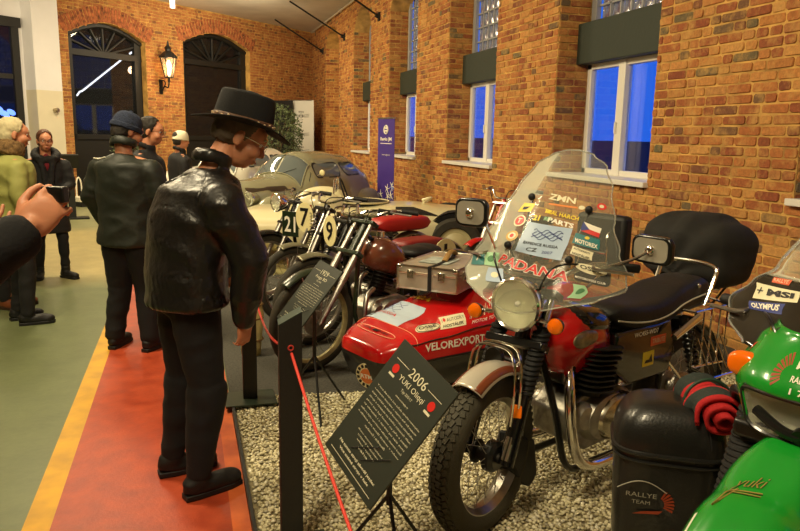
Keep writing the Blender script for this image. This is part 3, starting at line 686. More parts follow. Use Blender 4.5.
def fender(parent, r, hw, c, a0, a1, m, M=None, name='fender', th=.004, crown=.45, n=30, stay=True):
    """curved mudguard about the wheel centre; angles measured from +x (front) over the top"""
    mb = MB(M)
    def f(u, v):
        a = R(a0+(a1-a0)*u); s_ = v*2-1
        rr = r-crown*hw*(abs(s_)**2.2)
        return (c[0]+rr*math.cos(a), c[1]+s_*hw, c[2]+rr*math.sin(a))
    mb.grid(f, n, 10)
    o = mb.build(name, m, parent, solid=th, smooth=60)
    if stay:
        st = MB(M)
        for k in (.35, .8):
            a = R(a0+(a1-a0)*k)
            for sd in (-1, 1): st.tube([(c[0]+(r-.0)*math.cos(a)-.0, sd*hw, c[2]+(r-crown*hw)*math.sin(a)), (c[0], sd*(hw+.02), c[2])], .004, 6)
        st.build('stay', STEEL if m is not BLKP else BLKF, o)
    return o

def engine(parent, c, s=1.0, vert=0.0, m=ALU, fins=8, fm=None, cyls=(0,), name='engine'):
    """crankcase with side covers, finned cylinder and head"""
    x, y, z = c; e = MB()
    pr = [(-.19, -.07), (-.14, -.13), (.06, -.14), (.16, -.08), (.17, .02), (.1, .08), (-.08, .09), (-.19, .04)]
    e.prism([(x+a*s, z+b*s) for a, b in pr], y-.085*s, y+.085*s)
    o = e.build(name, m, parent, bevel=.012*s, smooth=40)
    for sd in (-1, 1):
        k = MB().lathe([(.001, .05*s), (.05*s, .048*s), (.085*s, .035*s), (.1*s, .0), (.1*s, -.02*s)], (0, 0, 0), 'Y', 28)
        kk = MB(Matrix.Translation((x-.04*s, y+sd*.085*s, z-.02*s)) @ Matrix.Diagonal((1.55, sd, 1.0, 1))); kk.v = []; kk.add(k.v, k.f)
        kk.build('side_cover', m, o)
        k = MB(Matrix.Translation((x+.1*s, y+sd*.085*s, z+.0*s)) @ Matrix.Diagonal((1, sd, 1, 1))).lathe([(.001, .035*s), (.04*s, .03*s), (.055*s, .012*s), (.056*s, -.01*s)], (0, 0, 0), 'Y', 20); k.build('side_cover', m, o)
    for cy in cyls:
        T = Matrix.Translation((x+.05*s, y+cy*s, z+.07*s)) @ Matrix.Rotation(vert, 4, 'Y'); f = MB(T)
        f.cyl((0, 0, 0), (0, 0, .19*s), .05*s)
        for i in range(fins):
            zz = (.025+.155*i/(fins-1))*s; rr = .082*s if i < fins-3 else .092*s
            ps = [(rr*math.copysign(abs(math.cos(t))**.6, math.cos(t)), rr*math.copysign(abs(math.sin(t))**.6, math.sin(t))) for t in [2*PI*k/24 for k in range(24)]]
            f.prism(ps, zz, zz+.005*s, 'XY')
        f.build('cylinder', fm or m, o, smooth=30)
        g = MB(T).cyl((0, 0, .18*s), (0, 0, .215*s), .03*s, .02*s); g.cyl((0, 0, .21*s), (.02*s, 0, .25*s), .009*s, n=8); g.build('spark_plug', BLKF, o)
    cb = MB(); cb.cyl((x-.06*s, y+.03, z+.17*s), (x-.16*s, y+.03, z+.16*s), .03*s); cb.cyl((x-.12*s, y+.03, z+.11*s), (x-.12*s, y+.03, z+.22*s), .024*s); cb.build('carburettor', STEEL, o)
    return o

def tank_mesh(x0, x1, zt, hw, hz, M=None, drop=.0, nose=.55, tail=.5):
    """tear-drop fuel tank between x0 (front) and x1 (rear)"""
    mb = MB(M); rings = []; N = 18
    for i in range(N+1):
        t = i/N; x = x0+(x1-x0)*t
        k = math.sin(PI*min(1, (t+.02)/.5)/2) if t < .35 else (1 if t < .45 else math.cos(PI/2*(t-.45)/.55)**.8)
        k = max(k, .06)
        if t < .35: k = max(.06, math.sin(PI/2*min(1, (t+.01)/.36))**nose)
        w_ = hw*k; top = zt-drop*t*t-(1-k)*hz*.55; bot = zt-hz*(.95+.1*math.sin(PI*t))-drop*t*.6+(1-k)*hz*.2
        ring = []
        for j in range(24):
            a = 2*PI*j/24; ca, sa = math.cos(a), math.sin(a)
            yy = w_*math.copysign(abs(ca)**.75, ca); zz = (top+bot)/2+(top-bot)/2*math.copysign(abs(sa)**.8, sa)
            if sa < 0: yy *= .82
            ring.append((x, yy, zz))
        rings.append(ring)
    return mb.loft(rings)

def bars(parent, hx, hz, hw, rise=.06, back=.16, M=None, levers=True, m=CHROME, gripm=RUBBLK):
    b_ = MB(M); b_.tube(bez([(hx-back, -hw, hz+rise-.01), (hx-back*.45, -hw*.62, hz+rise), (hx+.0, -hw*.3, hz+.01), (hx, 0, hz), (hx+.0, hw*.3, hz+.01), (hx-back*.45, hw*.62, hz+rise), (hx-back, hw, hz+rise-.01)], 5), .0115, 10)
    o = b_.build('handlebar', m, parent)
    for sd in (-1, 1):
        g = MB(M).tube([(hx-back*.62, sd*hw*.74, hz+rise), (hx-back*1.03, sd*hw*1.02, hz+rise-.012)], .0185, 12); g.build('grip', gripm, o)
        if levers:
            g = MB(M).tube(bez([(hx-back*.42, sd*hw*.66, hz+rise), (hx-back*.42+.055, sd*hw*.72, hz+rise-.005), (hx-back*.8+.05, sd*hw*.97, hz+rise-.02), (hx-back*.9+.05, sd*hw*1.04, hz+rise-.025)], 4), [.007]*12+[.009], 8); g.build('lever', STEEL, o)
            g = MB(M).tube(bez([(hx-back*.45, sd*hw*.6, hz+rise), (hx+.07, sd*hw*.35, hz+rise-.01), (hx+.05, sd*.05, hz-.14), (hx-.05, sd*.04, hz-.24)], 6), .004, 6); g.build('cable', BLKF, o)
    return o

def headlamp(parent, c, r, M=None, shell=BLKP, rimm=CHROME, depth=.13, tilt=0.0, name='headlamp'):
    T = (M or Matrix.Identity(4)) @ Matrix.Translation(c) @ Matrix.Rotation(tilt, 4, 'Y')
    o = MB(T).lathe([(r*.98, 0), (r*.97, -depth*.25), (r*.8, -depth*.7), (r*.4, -depth*.97), (.001, -depth)], (0, 0, 0), 'X', 32).build(name, shell, parent)
    MB(T).lathe([(r*.99, -.012), (r*1.07, -.004), (r*1.07, .008), (r*1.0, .016), (r*.95, .012), (r*.93, 0)], (0, 0, 0), 'X', 36).build('lamp_rim', rimm, o)
    MB(T).lathe([(r*.95, .003), (r*.6, .016), (r*.3, .022), (.001, .024)], (0, 0, 0), 'X', 32).build('lamp_glass', LENS, o)
    MB(T).lathe([(r*.94, 0), (r*.75, -.03), (r*.4, -.055), (.001, -.062)], (0, 0, 0), 'X', 32).build('reflector', REFL, o)
    MB(T).ell((-.02, 0, 0), (.016, .012, .012)).build('bulb', mat('lamp bulb', (.9, .9, .85), .2), o)
    return o

def disc_plate(mb, c, ry, rz, th=.006, n=36):
    mb.prism([(c[1]+ry*math.cos(2*PI*i/n), c[2]+rz*math.sin(2*PI*i/n)) for i in range(n)], c[0]-th/2, c[0]+th/2, 'YZ'); return mb

def old_bike(label, loc, deg, cfg, name='motorcycle', group=None):
    """vintage motorcycle; origin on the ground below the front axle, local +x forward"""
    g = cfg.get; t = thing(name, label, 'motorcycle', (loc[0], loc[1], g('z', .016)), R(180+deg), group)
    r = g('r', .33); wb_ = g('wb', 1.35); st = g('steer', 0); S = Matrix.Translation((-.2, 0, 0)) @ Matrix.Rotation(R(st), 4, 'Z') @ Matrix.Translation((.2, 0, 0))
    rake = R(g('rake', 28)); H = g('head', .86); fx = lambda z: -(z-r)*math.tan(rake)+.0
    paint = g('paint', BLKP); fr_m = g('frame', BLKF); det = g('detail', True)
    wheel(t, r, g('tw', .042), (0, 0, r), S, rimm=g('rim', STEEL), name='front_wheel', detail=True, hub=g('hub', .07))
    wheel(t, r, g('tw', .042), (-wb_, 0, r), None, rimm=g('rim', STEEL), name='rear_wheel', detail=det)
    fender(t, r+.035, g('fw', .055), (0, 0, r), g('fa0', 55), g('fa1', 165), g('fenderm', paint), S, 'front_fender')
    fender(t, r+.04, .065, (-wb_, 0, r), 20, 200, g('fenderm', paint), None, 'rear_fender')
    for sd in (-1, 1):
        o = MB(S).tube([(fx(r)+.0, sd*.085, r), (fx(r+.3), sd*.085, r+.3), (fx(H+.1), sd*.085, H+.1)], [.021, .021, .017], 12).build('fork_tube', g('forkm', STEEL), t)
        if g('gaiter'):
            ga = MB(S); n = 11
            for i in range(n):
                z = r+.27+i*.02; ga.torus((fx(z), sd*.085, z), .022, .008, 'Z', 18, 6)
            ga.build('gaiter', RUBBLK, o)
        else:
            ga = MB(S).tube([(fx(r+.28), sd*.085, r+.28), (fx(r+.42), sd*.085, r+.42)], .026, 12); ga.build('fork_sleeve', g('sleeve', STEEL), o)
    yk = MB(S); 
    for z in (H-.12, H+.08): yk.box((fx(z)-.01, 0, z), (.07, .24, .03), (0, -rake, 0))
    yk.cyl((fx(H-.14)-.02, 0, H-.14), (fx(H+.12)-.02, 0, H+.12), .026); yk.build('fork_yoke', fr_m, t, bevel=.006); MB(S).cyl((0, -.1, r), (0, .1, r), .012).build('wheel_axle', STEEL, t)
    if g('girder'):
        gd = MB(S)
        for sd in (-1, 1): gd.tube([(fx(r)+.04, sd*.1, r), (fx(H)+.06, sd*.07, H-.05), (fx(H)+.0, sd*.06, H+.05)], .011, 8); gd.tube([(fx(r+.3)+.03, sd*.095, r+.3), (fx(r+.3)-.03, sd*.085, r+.3)], .008, 6)
        n = 40; gd.tube([(fx(H)+.07+.028*math.cos(i*.95), .028*math.sin(i*.95), H-.12+i*.0045) for i in range(n)], .005, 6); gd.build('girder', g('forkm', STEEL), t)
    bars(t, fx(H+.12)-.0, H+g('barz', .14), g('barw', .34), g('rise', .05), g('back', .18), S)
    # frame tubes
    fr = MB(); hx = fx(H)-.03
    fr.tube([(hx, 0, H+.02), (-.62, 0, H-.1), (-.85, 0, .68)], .017, 10); fr.tube([(hx+.02, 0, H-.1), (-.36, 0, .35), (-.42, 0, .18), (-.8, 0, .17)], .018, 10)
    fr.tube([(-.82, 0, .7), (-.8, 0, .17)], .017, 10)
    for sd in (-1, 1):
        fr.tube([(-.8, sd*.03, .3), (-wb_, sd*.085, r)], .013, 8); fr.tube([(-.82, sd*.03, .66), (-wb_, sd*.085, r)], .012, 8); fr.tube([(-.4, sd*.06, .17), (-.82, sd*.08, .17)], .013, 8)
        fr.tube([(-.84, sd*.08, .66), (-wb_-.05, sd*.085, .62)], .011, 8)
    fr.build('frame', fr_m, t)
    engine(t, (-.6, 0, .36), g('es', 1.0), g('ev', -.2), g('em', ALU), fm=g('cm', DARKM))
    # tank and seat
    tz = g('tankz', H+.03)
    tk = tank_mesh(hx-.03, -.86, tz, g('tankw', .14), g('tankh', .24), drop=g('drop', .1)).build('fuel_tank', g('tank', paint), t, smooth=180)
    MB().cyl((hx-.18, 0, tz-.02), (hx-.18, 0, tz+.02), .03).build('filler_cap', CHROME, tk)
    if g('band'):
        MB().grid(lambda u, v: (hx-.12-.3*u, (g('tankw', .14)*1.005)*math.cos(R(-25+50*v))*(1), tz-.1+.1*math.sin(R(-25+50*v))-.02*u), 6, 6).build('tank_panel', g('band'), tk)
    sx = -.84
    if g('bench'):
        b0, b1, bz, bh = g('bench'); m = MB(); prof = []
        for i in range(13):
            u = i/12; x = b0+(b1-b0)*u; hw = .105+.025*math.sin(PI*u); k = 1-.9*(abs(2*u-1)**8)
            prof.append([(x, hw*math.copysign(abs(math.cos(a))**.4, math.cos(a))*(k*.3+.7), bz+bh/2*math.copysign(abs(math.sin(a))**.4, math.sin(a))*k) for a in [2*PI*j/24 for j in range(24)]])
        m.loft(prof).build('seat', g('seatm', BLKL), t, smooth=60)
    else:
        m = MB(); m.ell((-.98, 0, g('seatz', .74)), (.17, .13, .045), None, 20, 10, .8); m.ell((-1.06, 0, g('seatz', .74)+.012), (.1, .14, .04)); s_ = m.build('seat', g('seatm', BLKL), t, smooth=180, mods=vox(.008, 4))
        sp = MB()
        for sd in (-1, 1): sp.tube([(-1.1+.022*math.cos(i*.9), sd*.08+.022*math.sin(i*.9), .62+i*.0035) for i in range(24)], .004, 6)
        sp.build('spring', STEEL, s_)
    if g('pad'):
        x0, x1, z = g('pad'); MB().box(((x0+x1)/2, 0, z), (abs(x1-x0), .2, .06)).build('pillion_pad', g('padm', BLKL), t, bevel=.022, smooth=60)
        MB().box(((x0+x1)/2, 0, z-.06), (abs(x1-x0)*.8, .12, .07)).build('carrier', BLKF, t)
    # exhausts, shocks, pegs, stand
    for sd in ((-1, 1) if g('twin') else (1,)):
        ex = MB().tube(bez([(-.49, sd*.06, .52), (-.4, sd*.09, .47), (-.37, sd*.12, .3), (-.5, sd*.14, .2), (-.85, sd*.15, .2)], 6), .018, 12); ex.tube([(-.84, sd*.15, .2), (-.92, sd*.15, .205), (-1.45, sd*.16, .25), (-1.55, sd*.16, .26)], [.02, .038, .042, .02], 14); ex.build('exhaust_pipe', g('exm', STEEL), t)
    for sd in (-1, 1):
        sh = MB().tube([(-wb_+.02, sd*.11, r+.02), (-wb_+.1, sd*.11, .66)], .02, 10)
        for i in range(9): sh.torus((-wb_+.03+.009*i, sd*.11, r+.08+i*.022), .024, .005, 'Z', 14, 6)
        sh.build('rear_shock', BLKF, t)
        MB().tube([(-.68, sd*.1, .27), (-.68, sd*.22, .27)], .014, 8).build('foot_peg', RUBBLK, t)
    MB().tube([(-.8, .05, .2), (-.86, .18, .02), (-.9, .2, .006)], .01, 8).build('side_stand', BLKF, t)
    sp = MB().tube([(-.62, .12, .34), (-.75, .12, .3), (-wb_, .1, r+.07)], .03, 8, flat=(1, .35)); sp.build('chain_guard', BLKF, t)
    if g('lamp'):
        headlamp(t, g('lamp'), g('lampr', .085), S, g('lampm', BLKP))
    if g('plate'):
        px, py, pz, ry, rz_, digit, pm, dm, yaw = g('plate')
        T = S @ Matrix.Translation((px, py, pz)) @ Matrix.Rotation(yaw, 4, 'Z')
        if g('square'): o = MB(T).box((0, 0, 0), (.008, ry*2, rz_*2)).build('number_plate', pm, t, bevel=.012)
        else: o = disc_plate(MB(T), (0, 0, 0), ry, rz_).build('number_plate', pm, t)
        write(MB(T), digit, (.0055, 0, 0), (0, 1, 0), (0, 0, 1), rz_*1.25, ry*(1.0 if len(digit) < 2 else 1.35), bold=.015).build('numeral', dm, o, smooth=0)
        MB(T).tube([(-.01, 0, -.02), (-.1, 0, -.08)], .008, 6).build('bracket', STEEL, o)
    for (nm, x, y, z, rr, digit) in g('side_plates', []):
        T = Matrix.Translation((x, y, z)) @ Matrix.Rotation(R(90), 4, 'Z')
        o = disc_plate(MB(T), (0, 0, 0), rr*1.1, rr).build('number_plate', CREAMP, t); 
        write(MB(T), digit, (.0055, 0, 0), (0, 1, 0), (0, 0, 1), rr*1.3, None, bold=.04).build('numeral', BPAINT, o, smooth=0)
    return t
# ------------------------------------------------------------------ the older motorcycles on the carpet
MAROON = mat('maroon tank paint', sl((110, 44, 34)), .25, coat=.8, var=.4, vscale=7, dirt=sl((128, 92, 56)))
DKGREEN = mat('dark green tank paint', sl((30, 42, 26)), .3, coat=.6)
TAN = mat('tan tank panel', sl((150, 112, 66)), .35)
REDV = mat('red vinyl', sl((168, 34, 30)), .4, bump=.1, bscale=60)
OLDRIM = mat('aged cream rim', sl((176, 166, 120)), .4, .5, var=.3, vscale=20)
PALEF = mat('worn pale fender', sl((150, 146, 120)), .35, .6, var=.3)
old_bike('old dark green motorcycle with maroon teardrop tank, front wheel beside the small text stand', (.80, 4.60), 25,
         group='old motorcycles beyond the gravel', cfg=dict(r=.34, tw=.036, rim=OLDRIM, rake=34, head=.91, tankz=.90, tank=MAROON, tankw=.165, tankh=.25, drop=.16, forkm=STEEL, paint=DKGREEN, frame=DKGREEN, fenderm=DKGREEN, fa0=50, fa1=110, barw=.33, es=1.15, seatm=BLKL, ev=-.35, barz=.13))
old_bike('old racing motorcycle carrying the oval plate 9 on its fork', (.90, 5.22), 24,
         group='old motorcycles beyond the gravel', cfg=dict(r=.34, tw=.034, rake=30, head=.84, tank=DKGREEN, plate=(-.17, 0, .87, .085, .12, '9', CREAMP, BPAINT, 0), fenderm=PALEF, fa0=70, fa1=150, gaiter=True, bench=(-.85, -1.35, .70, .09), seatm=mat('dark red vinyl', sl((120, 30, 26)), .45), side_plates=[('p', -1.27, .16, .62, .12, '1')], barw=.3))
old_bike('old racing motorcycle with the oval plate 7 and a long red bench seat', (.84, 5.87), 24,
         group='old motorcycles beyond the gravel', cfg=dict(r=.33, tw=.034, rake=28, head=.88, tank=BLKP, plate=(-.2, -.10, .89, .1, .13, '7', CREAMP, BPAINT, .25), bench=(-.88, -1.55, .785, .14), seatm=REDV, fenderm=PALEF, fa0=70, fa1=140, girder=True))
old_bike('old black motorcycle with chrome headlamp and dark green plate 21', (.72, 6.72), 24,
         group='old motorcycles beyond the gravel', cfg=dict(r=.33, tw=.042, rake=28, head=.86, tank=BLKP, lamp=(-.12, 0, .95), lampr=.085, lampm=CHROME, plate=(-.16, .18, .76, .1, .12, '21', DKGREEN, WPAINT, .3), square=True, fa0=20, fa1=170, fw=.07, fenderm=BLKP, barw=.32))
old_bike('small red motorcycle with bare black handlebar parked against the brick wall', (2.85, 6.55), 24,
         group='old motorcycles beyond the gravel', cfg=dict(r=.28, tw=.034, wb=1.08, rake=28, head=.84, tank=REDP, tankw=.12, paint=REDP, frame=REDP, barw=.36, rise=.09, es=.75, seatz=.7))
# ------------------------------------------------------------------ the big touring motorcycle with sidecar
MB_LOC = (1.12, 2.49); MB_DEG = 20
T5 = thing('motorcycle', 'black and red touring motorcycle with round chrome headlamp and tall stickered screen', 'motorcycle', (MB_LOC[0], MB_LOC[1], .012), R(180+MB_DEG))
S5 = Matrix.Translation((-.15, 0, 0)) @ Matrix.Rotation(R(14), 4, 'Z') @ Matrix.Translation((.15, 0, 0))
r = .335; H = .86; rake = R(27); fx = lambda z: -(z-r)*math.tan(rake)+.0
BIGRUB = mat('big tyre rubber', sl((62, 60, 50)), .75, bump=.3, bscale=140, var=.5, vscale=10, dirt=sl((92, 86, 66)))
wheel(T5, r, .056, (0, 0, r), S5, rimm=STEEL, tread=64, name='front_wheel', tyre=BIGRUB, hub=.05, drum=False, ns=36)
wheel(T5, r-.01, .06, (-1.42, 0, r-.01), None, rimm=STEEL, tread=0, name='rear_wheel', tyre=RUBBER)
WCH = mat('polished fender', sl((206, 200, 184)), .28, .35, coat=.5)
f_ = fender(T5, r+.05, .075, (0, 0, r), 62, 118, WCH, S5, 'front_fender', crown=.55, stay=False)
BRN = mat('brown fender stripe', sl((120, 60, 34)), .3, coat=.5)
for (v0, v1) in ((-.07, -.045), (.045, .07)):
    MB(S5).grid(lambda u, v: ((r+.0535-.55*.075*abs((v0+(v1-v0)*v)/.075)**2.2)*math.cos(R(62.5+55*u)), v0+(v1-v0)*v, r+(r+.0535-.55*.075*abs((v0+(v1-v0)*v)/.075)**2.2)*math.sin(R(62.5+55*u))), 20, 3).build('stripe', BRN, f_, solid=.001)
hoop = MB(S5)
for dx in (0.0, -.05): hoop.tube(bez([(-.02+dx, -.1, r+.14), (-.02+dx, -.11, r+.3), (-.03+dx, -.085, r+.43), (-.03+dx, 0, r+.455), (-.03+dx, .085, r+.43), (-.02+dx, .11, r+.3), (-.02+dx, .1, r+.14)]), .006, 8)
hoop.build('fender_hoop', CHROME, f_)
MB(S5).prism([(-.14, .25), (-.22, .13), (-.31, .08), (-.37, .12), (-.33, .3), (-.2, .36)], -.055, .055).build('mud_flap', RUBBLK, T5, bevel=.01)
for sd in (-1, 1):
    o = MB(S5).tube([(fx(r)+.005, sd*.1, r), (fx(r+.2), sd*.1, r+.2), (fx(H-.1), sd*.1, H-.1), (fx(H+.12), sd*.1, H+.12)], [.03, .028, .02, .02], 14).build('fork_tube', CHROME, T5)
    MB(S5).tube([(fx(r)+.006, sd*.1, r-.02), (fx(r+.24), sd*.1, r+.24)], .034, 14).build('fork_slider', BLKP, o)
    ga = MB(S5); n = 14
    for i in range(n):
        z = r+.235+i*.0185; ga.torus((fx(z), sd*.1, z), .026+.004*(i/n), .0095, 'Z', 20, 8)
    ga.tube([(fx(r+.22), sd*.1, r+.22), (fx(r+.5), sd*.1, r+.5)], .026, 14); ga.build('gaiter', RUBBLK, o)
    MB(S5).box((fx(r+.19)+.035, sd*.1, r+.19), (.012, .045, .055), (0, -rake, .4)).build('reflector', AMBER, o, bevel=.006)
yk = MB(S5)
for z in (H-.1, H+.1): yk.box((fx(z), 0, z), (.08, .27, .035), (0, -rake, 0))
MB(S5).cyl((0, -.12, r), (0, .12, r), .014).build('wheel_axle', STEEL, T5); yk.cyl((fx(H-.12)-.03, 0, H-.12), (fx(H+.12)-.03, 0, H+.12), .03); yk.build('fork_yoke', BLKF, T5, bevel=.006)
hub_ = MB(S5).lathe([(.001, .065), (.05, .065), (.064, .05), (.066, .02)], (0, 0, r), 'Y', 30); hub_.tube([(0, .07, r), (-.1, .1, r+.12)], .01, 8); hub_.build('brake_plate', BLKF, T5)
LMP = (-.165, .015, .935)
headlamp(T5, LMP, .106, S5, BLKP, CHROME, .15)
m = MB(S5)
for sd in (-1, 1): m.tube([(-.17, sd*.1, .93), (-.25, sd*.1, .95)], .012, 8)
m.build('lamp_bracket', CHROME, T5)
HB = bars(T5, -.3, 1.03, .38, .07, .2, S5, levers=True)
for sd in (-1, 1):      # indicators on short stalks
    o = MB(S5).tube([(-.2, sd*.1, .88), (-.2, sd*.17, .875)], .009, 8).build('indicator_stalk', CHROME, T5)
    MB(S5).lathe([(.001, -.03), (.024, -.022), (.033, 0), (.034, .012)], (-.19, sd*.19, .872), 'X', 22).build('indicator_shell', BLKF, o)
    MB(S5).lathe([(.033, .012), (.029, .024), (.016, .032), (.001, .034)], (-.19, sd*.19, .872), 'X', 22).build('indicator_lens', AMBER, o)
# mirrors
def mirror(pos, base, w_, h_, nm='mirror', M=S5, par=T5, yaw=0.0):
    m = MB(M).tube(bez([base, ((base[0]+pos[0])/2, (base[1]*.4+pos[1]*.6), pos[2]-.045), (pos[0]+.02, pos[1], pos[2])]), .006, 8)
    o = m.build('mirror_stem', CHROME, par)
    T = M @ Matrix.Translation(pos) @ Matrix.Rotation(yaw, 4, 'Z')
    MB(T).prism(rrect(w_, h_, min(w_, h_)*.3), -.012, .014, 'YZ').build(nm, BLKF, o, bevel=.006, smooth=40)
    MB(T).prism(rrect(w_*.88, h_*.84, min(w_, h_)*.25), -.0135, -.012, 'YZ').build('mirror_glass', mat('mirror glass', (.85, .85, .85), .02, 1), o, smooth=0)
    MB(T).ell((.02, 0, 0), (.016, .022, .022)).build('mirror_ball', CHROME, o)
    MB(T).prism(rrect(w_*.84, h_*.8, min(w_, h_)*.25), .0141, .017, 'YZ').build('mirror_back', mat('dull chrome', sl((168, 162, 146)), .25, .35), o, smooth=0)
mirror((-.25, -.27, 1.285), (-.36, -.2, 1.1), .165, .125)
mirror((-.5, .44, 1.175), (-.38, .27, 1.09), .19, .115, yaw=-.3)
# screen: clear plastic, wide at the hands and narrow at the top
def WS(u, v, lift=0.0):
    w_ = interp(v, [(0, .2), (.06, .31), (.16, .385), (.26, .37), (.38, .325), (.55, .275), (.75, .225), (.9, .17), (.97, .1), (1.0, .03)])
    if v < .12: w_ = w_*(1)
    y = u*w_; x = -.15-.50*v+.02*math.sin(PI*v)-1.15*y*y+lift*.78; z = .90+.66*v-.10*max(0, abs(u)-.2)*(1-v)*.0+lift*.62 + (.05*(abs(u)**1.5)*(1-min(1, v/.2)))
    return Vector((x, y, z))
scr = MB(S5).grid(lambda u, v: WS(u*2-1, v), 40, 44).build('windscreen', PLEXI, T5, solid=.004, smooth=180)
ed = MB(S5); pts = [WS(-1, i/40) for i in range(41)]+[WS(1, 1-i/40) for i in range(41)]
ed.tube(pts, .0035, 6); ed.build('screen_edge', mat('clear edge', (.85, .87, .8), .1, trans=.8, ior=1.3), scr)
for (u, v) in ((-.42, .671), (.659, .618), (.48, .321), (-.385, .364)):
    p = WS(u, v); MB(S5).ell((p.x+.012, p.y, p.z+.01), (.013, .017, .017)).build('screen_knob', RUBBLK, scr)
    MB(S5).tube([(p.x, p.y, p.z), (-.36, p.y*.9, min(p.z-.02, 1.08+.3*(p.z-1.1)))], .005, 6).build('screen_stay', BLKF, scr)
def ws_patch(poly, m, name, lift=.003):
    """sticker laid on the screen, given its outline in (u, v)"""
    cx = sum(p[0] for p in poly)/len(poly); cy = sum(p[1] for p in poly)/len(poly); mb = MB(S5); K = 5
    n0 = len(poly); P = []
    for i in range(n0):
        a, b = poly[i], poly[(i+1) % n0]; ss = 4 if n0 < 8 else 1
        for k in range(ss): P.append((a[0]+(b[0]-a[0])*k/ss, a[1]+(b[1]-a[1])*k/ss))
    n = len(P); vs = [WS(cx, cy, lift)]
    for k in range(1, K+1):
        for p in P: vs.append(WS(cx+(p[0]-cx)*k/K, cy+(p[1]-cy)*k/K, lift))
    fs = [(0, 1+i, 1+(i+1) % n) for i in range(n)]
    for k in range(K-1):
        o_ = 1+k*n
        for i in range(n): fs.append((o_+i, o_+(i+1) % n, o_+n+(i+1) % n, o_+n+i))
    mb.add(vs, fs); return mb.build(name, m, scr, fix=False)
def ws_text(body, cu, cv, du, dv, h, m, bold=.0, shear=0, name='lettering', lift=.0045, par=None, wdt=None):
    """text around (cu, cv); (du, dv) is the reading direction per unit; h is the cap height in v"""
    me = text_me(body, 0, bold, shear); xs = [v.co.x for v in me.vertices]; ys = [v.co.y for v in me.vertices]
    W = max(xs)-min(xs); Hh = max(ys)-min(ys); cx, cy = (max(xs)+min(xs))/2, (max(ys)+min(ys))/2
    L_ = math.hypot(du, dv); vs = []
    for v in me.vertices:
        a = (v.co.x-cx)/W; b = (v.co.y-cy)/Hh*h
        vs.append(WS(cu+a*du, cv+a*dv+b, lift))
    mb = MB(S5).add(vs, [tuple(p.vertices) for p in me.polygons]); return mb.build(name, m, par or scr, smooth=0, fix=False)
WS_STICKERS = True
def rnd(u, v, ru, rv, n=20): return [(u+ru*math.cos(2*PI*i/n), v+rv*math.sin(2*PI*i/n)) for i in range(n)]
ws_patch([(-.541, .64), (-.295, .642), (-.308, .59), (-.574, .579)], YSTK, 'sticker'); ws_patch([(-.5, .615), (-.37, .62), (-.42, .6), (-.5, .595)], BPAINT, 'sticker_mark', .0042)
ws_patch(rnd(-.442, .527, .115, .036), CSTK, 'sticker'); ws_patch(rnd(-.442, .527, .09, .028), RSTK, 'sticker_mark', .004); ws_text('T', -.442, .527, .08, 0, .03, WPAINT, .02, lift=.0052)
ws_patch(rnd(-.425, .431, .105, .033), mat('gold sticker', sl((196, 156, 70)), .4), 'sticker'); ws_patch(rnd(-.425, .431, .07, .02), CSTK, 'sticker_mark', .004); ws_patch(rnd(-.425, .431, .035, .012), RSTK, 'sticker_mark', .005)
blue = ws_patch([(-.261, .529), (.471, .512), (.381, .323), (-.257, .347)], BSTK, 'map_sticker')
ws_text('EXPEDICE RUSSIA', .07, .40, .5, -.01, .016, BPAINT, .02, par=blue); ws_text('CZ', -.02, .367, .16, 0, .022, BPAINT, .02, par=blue); ws_text('2007', .2, .36, .14, 0, .016, NSTK, par=blue)
for k_ in range(5):
    pp = [WS(-.1+.45*i/12, .46+.012*math.sin(i*1.3+k_*1.7)+.010*k_-.02, .0045) for i in range(13)]; MB(S5).tube(pp, .0011, 5).build('map_line', NSTK, blue)
ws_text('ZMN', .17, .685, .52, -.02, .036, CSTK, .03); ws_patch([(-.04, .655), (.47, .642), (.47, .632), (-.04, .645)], mat('orange strip', sl((220, 130, 60)), .4), 'sticker')
ws_patch(rnd(.536, .639, .05, .012), CSTK, 'sticker'); ws_patch(rnd(.838, .651, .07, .02), RSTK, 'sticker'); ws_patch(rnd(.838, .651, .035, .01), CSTK, 'sticker_mark', .004)
ws_text('TRIAL HARCH', .23, .588, .58, -.035, .024, YSTK, .02); ws_text('PARTS', .27, .54, .42, -.03, .028, WPAINT, .04); ws_text('RD', .05, .557, .12, 0, .022, GSTK, .03)
ws_text('21', -.147, .557, .12, 0, .034, YSTK, .05); ws_text('MF', .02, .60, .1, 0, .02, YSTK, .03)
# flag of three fields
ws_patch([(.598, .557), (.854, .521), (.826, .492), (.591, .53)], WPAINT, 'flag'); ws_patch([(.591, .53), (.826, .492), (.8, .468), (.583, .503)], RSTK, 'flag', .0031); ws_patch([(.598, .557), (.70, .511), (.583, .503)], NSTK, 'flag', .0045)
tl5 = ws_patch([(.517, .49), (.807, .457), (.786, .393), (.473, .43)], TSTK, 'sticker'); ws_text('MOTOREX', .643, .43, .26, -.035, .026, WPAINT, .03, par=tl5); ws_patch(rnd(.66, .462, .03, .009), YSTK, 'sticker_mark', .004)
c5 = ws_patch([(.489, .414), (.739, .38), (.715, .334), (.478, .367)], CSTK, 'sticker'); ws_text('AUTODRÁHY', .607, .387, .2, -.028, .014, BPAINT, .02, par=c5); ws_text('HOSTÁLEK', .603, .36, .2, -.028, .016, BPAINT, .03, par=c5)
o5 = ws_patch([(u, v-.13*(u-.683)) for u, v in rnd(.683, .283, .15, .026)], CSTK, 'sticker'); ws_text('OSBE', .683, .285, .2, -.028, .024, BPAINT, .02, par=o5)
ws_text('PADANA', .03, .262, .92, -.055, .062, WPAINT, .055, .15, lift=.0035, name='lettering_outline'); ws_text('PADANA', .03, .262, .9, -.055, .054, RSTK, .02, .15, lift=.005)
ws_text('MOTORCYCLE CLUB', .69, .222, .28, -.035, .012, WPAINT, .03)
